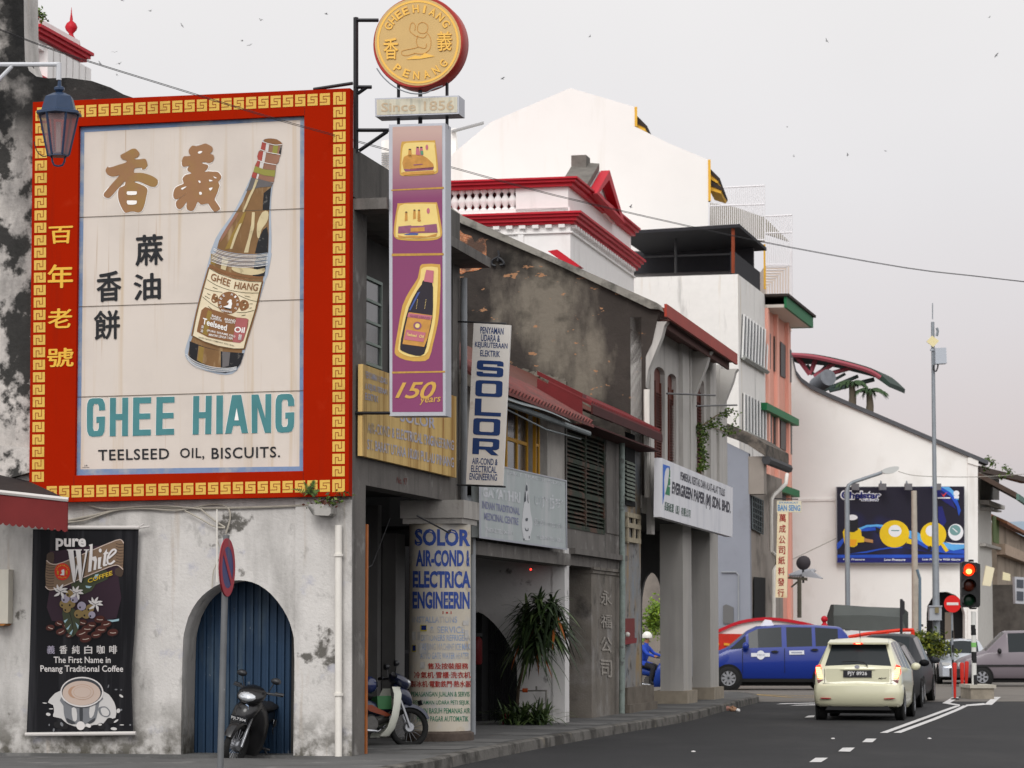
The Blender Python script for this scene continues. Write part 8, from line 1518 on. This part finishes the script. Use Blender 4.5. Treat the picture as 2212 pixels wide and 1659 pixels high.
lamp('street_lamp', 'curved arm street lamp in front of the gas billboard', 107, [(1832,1450),(1831,1300),(1829.5,1060)], [(1833,1048),(1842,1042),(1905,1021)], q(8, (1328,1345),(1380,1325),(1430,1322),(1432,1340),(1400,1362),(1345,1366)), .10)
cpo = thing('concrete_pole', 'plain beige concrete pole in front of the gas billboard', 'pole', (0,0,0)); fC = FR(112); o_ = fC(1978,1450); o_.z = 0; mb = MB(); mb.tube([o_, fC(1974.5,1060)], [.15,.11], 10); mb.build('shaft', mat('beige_concrete', c(180,172,160), .9, var=.2), cpo, smooth=50); mb = MB(); mb.tube([fC(1972,1351), fC(1994,1351)], .05,5); mb.build('clamp', M_black, cpo)
mb = MB(); o_ = FR(111)(1987,1440); o_.z = 0; mb.tube([o_, FR(111)(1987,1250), FR(111)(1981,1230)], .06,8); tag(mb.build('service_pipe', mat('blue_grey_pipe', c(96,116,130), .5)), 'slim blue grey pipe beside the beige concrete pole', 'pipe')
mb = MB(); o_ = FR(89)(1946,1420); o_.z = 0; mb.tube([o_, FR(89)(1947,1294)], .045,8); mb.plate([[FR(89)(*p) for p in q(9, (1452,615),(1462,625),(1462,700),(1452,700))]], (.05,.05,0)); tag(mb.build('sign_post', M_black), 'short black post standing before the lorry tarpaulin', 'post')
# traffic light
YT = 70.5; fT = FR(YT); tl = thing('traffic_light', 'traffic light showing red on a black and white banded post', 'traffic light', GD(2101,1507)); gT = fT(2104,1507); bz = fT(2104,1512); bz.z = .3
TX = lambda *p: q('p', *p)
mb = MB(); pT = fT(*TX((268,1440))[0]); pB = fT(2104.5,1482); mb.tube([pB, pT], .062,12); lp_ = mb.build('post', mat('white_post_paint', c(206,206,202), .6), tl, smooth=50)
for v0, v1 in ((1350,1372),(1408,1432),(1458,1482)): mb = MB(); mb.tube([fT(2101.5 + (v0 - 1300) * .022, v0), fT(2101.5 + (v1 - 1300) * .022, v1)], .066,12); mb.build('black_band', M_trimk, lp_)
mb = MB(); mb.tube([fT(2103.4,1388), fT(2103.7,1398)], .067,12); mb.build('green_sticker', mat('green_band', c(120,180,100), .6), lp_)
fT1 = FR(YT - .12); mb = MB(); mb.plate([[fT1(*p) for p in sm(TX((158,985),(180,972),(300,985),(332,1000),(332,1380),(320,1400),(180,1400),(160,1380)), 1)]], (0,.3,0)); mb.plate([[fT(*p) for p in TX((228,955),(268,955),(272,975),(225,975))]], (0,.1,0)); mb.plate([[fT(*p) for p in TX((225,1400),(305,1405),(290,1418),(240,1418))]], (0,.1,0)); hd_ = mb.build('housing', M_trimk, tl)
for y, m_ in ((1052, mat('lit_red_lens', c(255,60,10), .3, emit=(1,.035,.004), es=1.5)),(1195, mat('amber_lens', c(66,22,8), .3)),(1335, mat('green_lens', c(8,44,26), .3))):
    cN2 = fT1(*TX((222, y))[0]) - Vector((0,.01,0)); mb = MB(); mb.lathe([(.155,0),(.15,.02),(.08,.045),(.01,.05)], cN2, (0,-1,0), 24); l_ = mb.build('lens', m_, hd_, smooth=60)
    if y < 1100: mb = MB(); mb.lathe([(.075,.045),(.01,.058)], cN2 - Vector((0,.0,.03)),(0,-1,0), 20); mb.build('lamp_core', mat('lit_core', c(255,230,120), .3, emit=(1,.62,.12), es=2.2), l_)
    mb = MB(); mb.rings([[cN2 + Vector((r_ * cos(a), dy, r_ * sin(a))) for a in (radians(-20 + 22 * i) for i in range(11))] for dy, r_ in ((0,.18),(-.22,.17),(-.22,.16),(0,.165))], 0, False, False); mb.build('visor', M_trimk, l_, smooth=60)
isl = thing('traffic_island', 'low concrete block island at the foot of the traffic light', 'island', GD(2103,1507)); mb = MB(); mb.ab(gT.x - .16, gT.x + .42,70.0,71.6,0,.28); mb.build('block', mat('rough_island_concrete', c(150,142,128), .95, var=.35, vs=5, bump=.6), isl); mb = MB(); mb.ab(gT.x - .19, gT.x + .47,69.95,71.65,.28,.36); mb.build('cap', mat('pale_cap', c(176,172,160), .9, var=.2, vs=5), isl)
nes = thing('no_entry_sign', 'round red no entry sign on a thin banded post left of the traffic light', 'traffic sign', GD(2057,1495)); fN = FR(74); o_ = fN(2058.5,1490); o_.z = 0; mb = MB(); mb.tube([o_, fN(2056,1300)], .03,8); np_ = mb.build('post', M_galv, nes, smooth=50)
for v0, v1 in ((1362,1378),(1393,1410),(1425,1440)): mb = MB(); mb.tube([fN(2056.5 + (v0 - 1300) * .012, v0), fN(2056.5 + (v1 - 1300) * .012, v1)], .034,8); mb.build('black_band', M_trimk, np_)
cE = FR(73.9)(*q(9, (1767,638))[0]); mb = MB(); mb.lathe([(.228,0),(.228,.012)], cE, (0,-1,0), 36); pn_ = mb.build('plate', mat('no_entry_red', c(206,26,22), .45), nes); mb = MB(); mb.bx(cE + Vector((-.155,-.02,-.032)),(.31,0,0),(0,.006,0),(0,0,.07)); mb.build('white_bar', mat('sign_white_film', c(214,208,204), .5), pn_)
for i, (u0, u1, vt, vb) in enumerate(((1780,1782,1003,1235),(1826,1828,1003,1222),(1856,1850,995,1212))):
    p = GD(*q(9, (u1, vb))[0]); pt_ = FR(p.y)(*q(9, (u0, vt))[0]); r_ = thing('red_bollard', ['leaning red flexible bollard nearest the double white line', 'middle red flexible bollard by the traffic island', 'red flexible bollard closest to the traffic light post'][i], 'bollard', p, 'red bollards by the island')
    mb = MB(); d = pt_ - p; mb.tube([p + d * .04, p + d * .35, p + d * .6, p + d * .97, pt_], [.03,.035,.05,.055,.035], 12); mb.build('post', mat('bollard_red', c(190,36,24), .55, var=.15), r_, smooth=50); mb = MB(); mb.lathe([(.11,0),(.10,.03),(.05,.05)], p, n=14); mb.build('foot', M_trimk, r_)
# ================================================================ plants
def leafy(name, o, rad, n, sz, mats_, seed, parent, flat=.5):
    R = random.Random(seed); mb = MB()
    cl_ = [Vector((R.gauss(0,.5), R.gauss(0,.5), R.gauss(0,.45))) for _ in range(max(5, n // 60))]
    for i in range(n):
        k = R.choice(cl_); p = o + Vector(((k.x + R.gauss(0,.28)) * rad[0], (k.y + R.gauss(0,.28)) * rad[1], (k.z + R.gauss(0,.28)) * rad[2]))
        a = Vector((R.uniform(-1,1), R.uniform(-1,1), R.uniform(-.8,.5))).normalized(); b = a.cross(Vector((R.uniform(-1,1), R.uniform(-1,1), R.uniform(-1,1)))).normalized(); s = sz * R.uniform(.6,1.3)
        mb.add([p, p + a * s * .5 + b * s * flat * .5, p + a * s, p + a * s * .5 - b * s * flat * .5], [(0,1,2,3)], R.randrange(len(mats_)))
    return mb.build(name, mats_, parent)
def strap(mb, o, d, l, w_, droop, R, mi):
    pts = []; 
    for i in range(7): t = i / 6; pts.append(o + d * l * t + Vector((0,0,-droop * l * t * t)))
    sd = d.cross(ZV).normalized(); ws = [w_ * x for x in (.4,.8,1,.95,.8,.5,.03)]
    mb.add([p + sd * a / 2 for p, a in zip(pts, ws)] + [p - sd * a / 2 + ZV * .004 for p, a in zip(pts, ws)], [(i, i + 1,7 + i + 1,7 + i) for i in range(6)], mi)
GR = [mat('leaf_dark', (.018,.032,.012), .55, spec=.3), mat('leaf_mid', (.035,.062,.018), .5, spec=.4), mat('leaf_pale', (.075,.11,.035), .5), mat('leaf_orange', c(150,84,34), .7)]
R = random.Random(11); fD = SP(12.4); dr = thing('dracaena_plant', 'tall drooping dracaena leaning from the arched white wall', 'plant', fD(*q(6, (1160,1400))[0]))
tips = [q(6, p)[0] for p in ((1300,640),(1220,690),(1385,650),(1290,760),(1360,800),(1210,830),(1300,880),(1405,740))]; root_ = fD(*q(6, (1150,1420))[0])
mb = MB()
for tp in tips: e = fD(*tp); k_ = fD(*q(6, (1205,1000))[0]); mb.tube([root_, root_.lerp(k_, .6) + Vector((-.03,0,0)), k_, e], [.035,.03,.028,.018], 6)
mb.build('stem', mat('plant_stem', c(96,84,70), .9, var=.3), dr, smooth=50)
for tp in tips:
    mb = MB(); e = fD(*tp) + SV * R.uniform(-.25,.15)
    for i in range(72):
        a = R.uniform(0,2 * pi); el = R.uniform(-.72,1.25); d = Vector((cos(a) * cos(el), sin(a) * cos(el), sin(el))); strap(mb, e + ZV * R.uniform(-.1,.05), d, R.uniform(.34,.66), .05, R.uniform(.3,.95), R, R.choice((0,0,0,1,1,1,2) if el > -.55 else (0,0,1,1,1,0,1,3)))
    mb.build('leaf_cluster', GR, dr)
R = random.Random(12); fE_ = SP(12.0); cl2 = thing('lily_clump', 'low clump of arching green strap leaves at the foot of the dracaena', 'plant', fE_(*q(6, (1230,1415))[0])); 
for X in (1120,1190,1260,1320):
    mb = MB(); e = fE_(*q(6, (X, 1405))[0]); e.z = .15
    for i in range(60): a = R.uniform(0,2 * pi); el = R.uniform(.45,1.4); d = Vector((cos(a) * cos(el), sin(a) * cos(el), sin(el))); strap(mb, e + Vector((R.uniform(-.08,.08), R.uniform(-.1,.1), 0)), d, R.uniform(.45,.8), .04, R.uniform(.3,.8), R, R.choice((0,1,1,2,2)))
    mb.build('leaf_cluster', GR, cl2)
mb = MB(); 
for i in range(16): p = fE_(*q(6, (R.uniform(1070,1110), R.uniform(1320,1390)))[0]); mb.sph(p, .018,6)
mb.build('flower', mat('dark_pink_flower', c(130,24,44), .7), cl2)
G2 = [mat('fern_green', (.10,.16,.03), .6), mat('fern_dark', (.04,.06,.02), .6), mat('fern_brown', c(84,50,40), .8)]
o = SP(-.2)(*q(2, (1925,1500))[0]); fn_ = thing('ledge_fern', 'bright green fern sprouting from the plaster ledge under the board corner', 'plant', o); R = random.Random(4)
mb = MB()
for i in range(16):
    a = R.uniform(0,2 * pi); el = R.uniform(.3,1.3); d = Vector((cos(a) * cos(el), sin(a) * cos(el) * .5, sin(el))); l = R.uniform(.16,.30)
    for k in range(9): t = (k + 1) / 9; p = o + d * l * t + Vector((0,0,-.3 * l * t * t)); sd = d.cross(Vector((0,1,0))).normalized(); [mb.add([p, p + sd * s_ * .055 * (1.1 - t) + d * .02, p + d * .022], [(0,1,2)], R.choice((0,0,1))) for s_ in (-1,1)]
mb.build('frond', G2, fn_)
leafy('dry_leaf', SP(-.2)(*q(2, (2050,1530))[0]),(.22,.08,.1), 130,.06, [G2[2], G2[1], G2[0]], 6, fn_)
hg = thing('clipped_hedge', 'yellow green clipped hedge behind the queue of cars', 'hedge', FR(91)(1975,1440)); oh = FR(91)(*q(9, (1562,845))[0]); HG = [mat('hedge_lime', (.20,.22,.02), .7), mat('hedge_green', (.10,.13,.02), .7), mat('hedge_dark', (.03,.05,.012), .7)]
leafy('foliage', oh - ZV * .1, (.5,.4,.28), 1500,.13, HG, 3, hg); leafy('foliage', oh + Vector((.35,0,-.35)),(.55,.4,.3), 900,.13, HG, 8, hg)
h2 = thing('bright_shrub', 'bright lime shrub seen through the end arch of the columned footway', 'shrub', FR(84)(1416,1420)); leafy('foliage', FR(84)(*q(6, (2025,735))[0]),(.35,.3,.5), 1500,.12, [mat('shrub_lime', (.22,.33,.03), .7), mat('shrub_green', (.12,.2,.03), .7)], 5, h2)
vn = thing('climbing_weed', 'leafy weed climbing and arching out from the white facade above the sign board', 'plant', FP(.15)(1512,1020)); VG = [mat('vine_bright', (.13,.22,.03), .6), mat('vine_mid', (.07,.12,.02), .6), mat('vine_dark', (.03,.05,.012), .6)]
mb = MB(); mb.tube([FP(.12)(*p) for p in sm(q(8, (200,1370),(205,1200),(200,1080),(240,1050),(300,1005),(350,985)), 3, False)], .015,5); mb.tube([FP(.12)(*p) for p in sm(q(8, (230,1050),(300,1090),(390,1110)), 3, False)], .012,5); mb.build('stem', mat('vine_stem', c(110,96,70), .9), vn)
for i, (X, Y, rx_, rz_, n_) in enumerate(((205,1130,.10,.22,150),(215,1230,.12,.25,170),(205,1330,.10,.18,110),(260,1060,.16,.12,90),(330,1090,.18,.10,90),(375,1110,.14,.07,50),(340,1000,.16,.10,60),(390,975,.16,.10,60),(420,1020,.06,.06,14),(240,1325,.05,.08,16))): leafy('leaf_cluster', FP(.2)(*q(8, (X, Y))[0]),(rx_, rx_, rz_), n_, .085, VG, 20 + i, vn)
for P_, lab in ((((1995,1290), FR(118.5)), 'weed tuft growing on the far roof verge above the billboard'),(((2100,1345), FR(120)), 'weed tuft growing near the tip of the far eave')):
    o = P_[1](*q(8, P_[0])[0]); w_ = thing('roof_weed', lab, 'plant', o, 'weeds on the far roof'); leafy('foliage', o, (.3,.3,.25), 90,.14, VG, 31, w_)
o = ft0(*q(1, (268,92))[0]); w_ = thing('roof_weed', 'small bush growing out of the white temple parapet at the upper left', 'plant', o); leafy('foliage', o, (.12,.12,.15), 130,.08, VG, 33, w_)
mb = MB(); fS = SP(12.6)
mb.tube([fS(*p) for p in q(6, (1345,1390),(1345,1178),(1165,1178),(1165,1400))], .022,8); mb.tube([fS(*p) for p in q(6, (1283,1178),(1283,1150))], .018,6); sp_ = thing('standpipe', 'thin grey water pipe with orange valve against the arched wall', 'pipe', fS(*q(6, (1250,1400))[0])); mb.build('pipe', mat('old_pipe', c(130,128,122), .7, var=.3), sp_, smooth=50)
mb = MB(); mb.tube([fS(*p) for p in q(6, (1198,1176),(1228,1176))], .035,8); mb.build('valve', mat('rust_orange_valve', c(170,74,30), .6), sp_)
rbx = thing('red_post_box', 'bright red wall box with small shelf on the ochre weathered pier', 'box', FP(.05)(*q(6, (1868,890))[0])); mb = MB(); mb.plate([[FP(.06)(*p) for p in q(6, (1836,730),(1895,728),(1895,855),(1836,862))]], -NV * .1); mb.build('cabinet', mat('letter_box_red', c(112,26,20), .6, var=.15), rbx); mb = MB(); mb.plate([[FP(.1)(*p) for p in q(6, (1834,862),(1908,850),(1906,880),(1836,892))]], -NV * .12); mb.build('shelf', mat('letter_box_dark_red', c(120,14,20), .6), rbx); mb = MB(); mb.sph(FP(.1)(*q(6, (1850,828))[0]), .05,8); mb.build('white_cup', mat('white_cup', c(210,206,200)), rbx)
ind = FP(-.9)(*q(6, (1248,423))[0]); ind = SP(12.9)(*q(6, (1248,423))[0]); mb = MB(); mb.sph(ind, .018,8); tag(mb.build('indicator_light', mat('indicator_glow', (1,.05,.03), .4, emit=(1,.03,.02), es=4)), 'tiny red indicator light glowing under the pale green sign', 'light')
for i, (P_, s_, lab) in enumerate((((433,1302), .055, 'small white crumpled litter in the gutter by the kerb corner'),((402,1292), .09, 'pale brown litter lying on the kerb face near the corner'),((370,1288), .07, 'pinkish scrap of litter caught on the kerb'))):
    p = GD(*q(9, P_)[0], .05 if i else .04); mb = MB(); R = random.Random(i); mb.sph(p, (s_, s_, s_ * .7), 8); mb.v = [v + Vector((R.uniform(-.3,.3), R.uniform(-.3,.3), R.uniform(-.3,.3))) * s_ * .7 for v in mb.v]; tag(mb.build('litter', mat('litter_' + str(i),(c(224,222,220), c(150,116,92), c(170,128,116))[i], .9)), lab, 'litter')
for i, (X, Y) in enumerate(((1023,1475),(155,1556),(1624,1475))):
    p = GD(*q(9, (X, Y))[0], .012); mb = MB(); mb.sph(p, (.035,.03,.012), 6); tag(mb.build('road_scrap', mat('litter_0', c(224,222,220), .9)), ['white scrap on the asphalt just behind the cream hatchback', 'white speck on the asphalt near the kerb', 'faint white speck on the asphalt right of the double line'][i], 'litter', 'scraps on the road')
# ---------------------------------------------------------------- swallows
mb = MB(); mb.rings([[Vector((x, w_ * cos(a), w_ * sin(a))) for a in (0,1.57,3.14,4.71)] for x, w_ in ((-.14,.004),(-.05,.025),(.03,.032),(.09,.022),(.12,.004))]); M_bird = mat('swallow_feather', (.03,.03,.035), .8)
bird = thing('swallow', 'small dark swallow in flight high in the sky', 'bird', (0,0,0), 'swallows in the sky'); mb.build('body', M_bird, bird, smooth=60)
for s_ in (-1,1): mb = MB(); mb.add([(.05, s_ * .02,.01),(.03, s_ * .17,.07),(-.04, s_ * .30,.05),(-.03, s_ * .15,.045),(-.03, s_ * .02,.01)], [(0,1,2,3,4)]); mb.build('wing', M_bird, bird)
BP = [q(1, p)[0] for p in ((934,68),(1132,160),(1506,254),(1553,282),(2030,87),(1625,125),(757,2),(713,325),(742,396),(729,467),(622,395))] + [q(4, p)[0] for p in ((1072,490),(1615,228),(1870,1287))] + [q(7, p)[0] for p in ((985,255),(1997,107),(2040,345),(1115,965),(780,972),(1350,940),(738,790))]
R = random.Random(9); BL = {0: 'swallow', 13: 'dark bird gliding in front of the white gable above the shed roof', 14: 'largest swallow in the open sky right of the white gable', 15: 'swallow highest towards the upper right corner', 16: 'swallow low beneath another at the far right of the sky', 4: 'swallow left of the black sign post near the top', 11: 'lone swallow between the round sign and the white gable peak', 12: 'faint swallow above the white gable'}
for i, p in enumerate(BP):
    o = bird if i == 0 else copy_tree(bird); o.location = FR(100 if i == 13 else 190)(*p); o.rotation_euler = (R.uniform(-.7,.7), R.uniform(-.4,.4), R.uniform(0,6.28)); s = .55 if i == 13 else R.uniform(.45,.8) if p[0] > 1500 and i not in (14,15,16) else R.uniform(.75,1.0); o.scale = (s, s, s)
    o['label'] = BL.get(i, 'small dark swallow in flight over the big red board' if p[0] < 720 else 'faint distant swallow over the right hand sky') if i else 'small dark swallow in flight over the big red board'
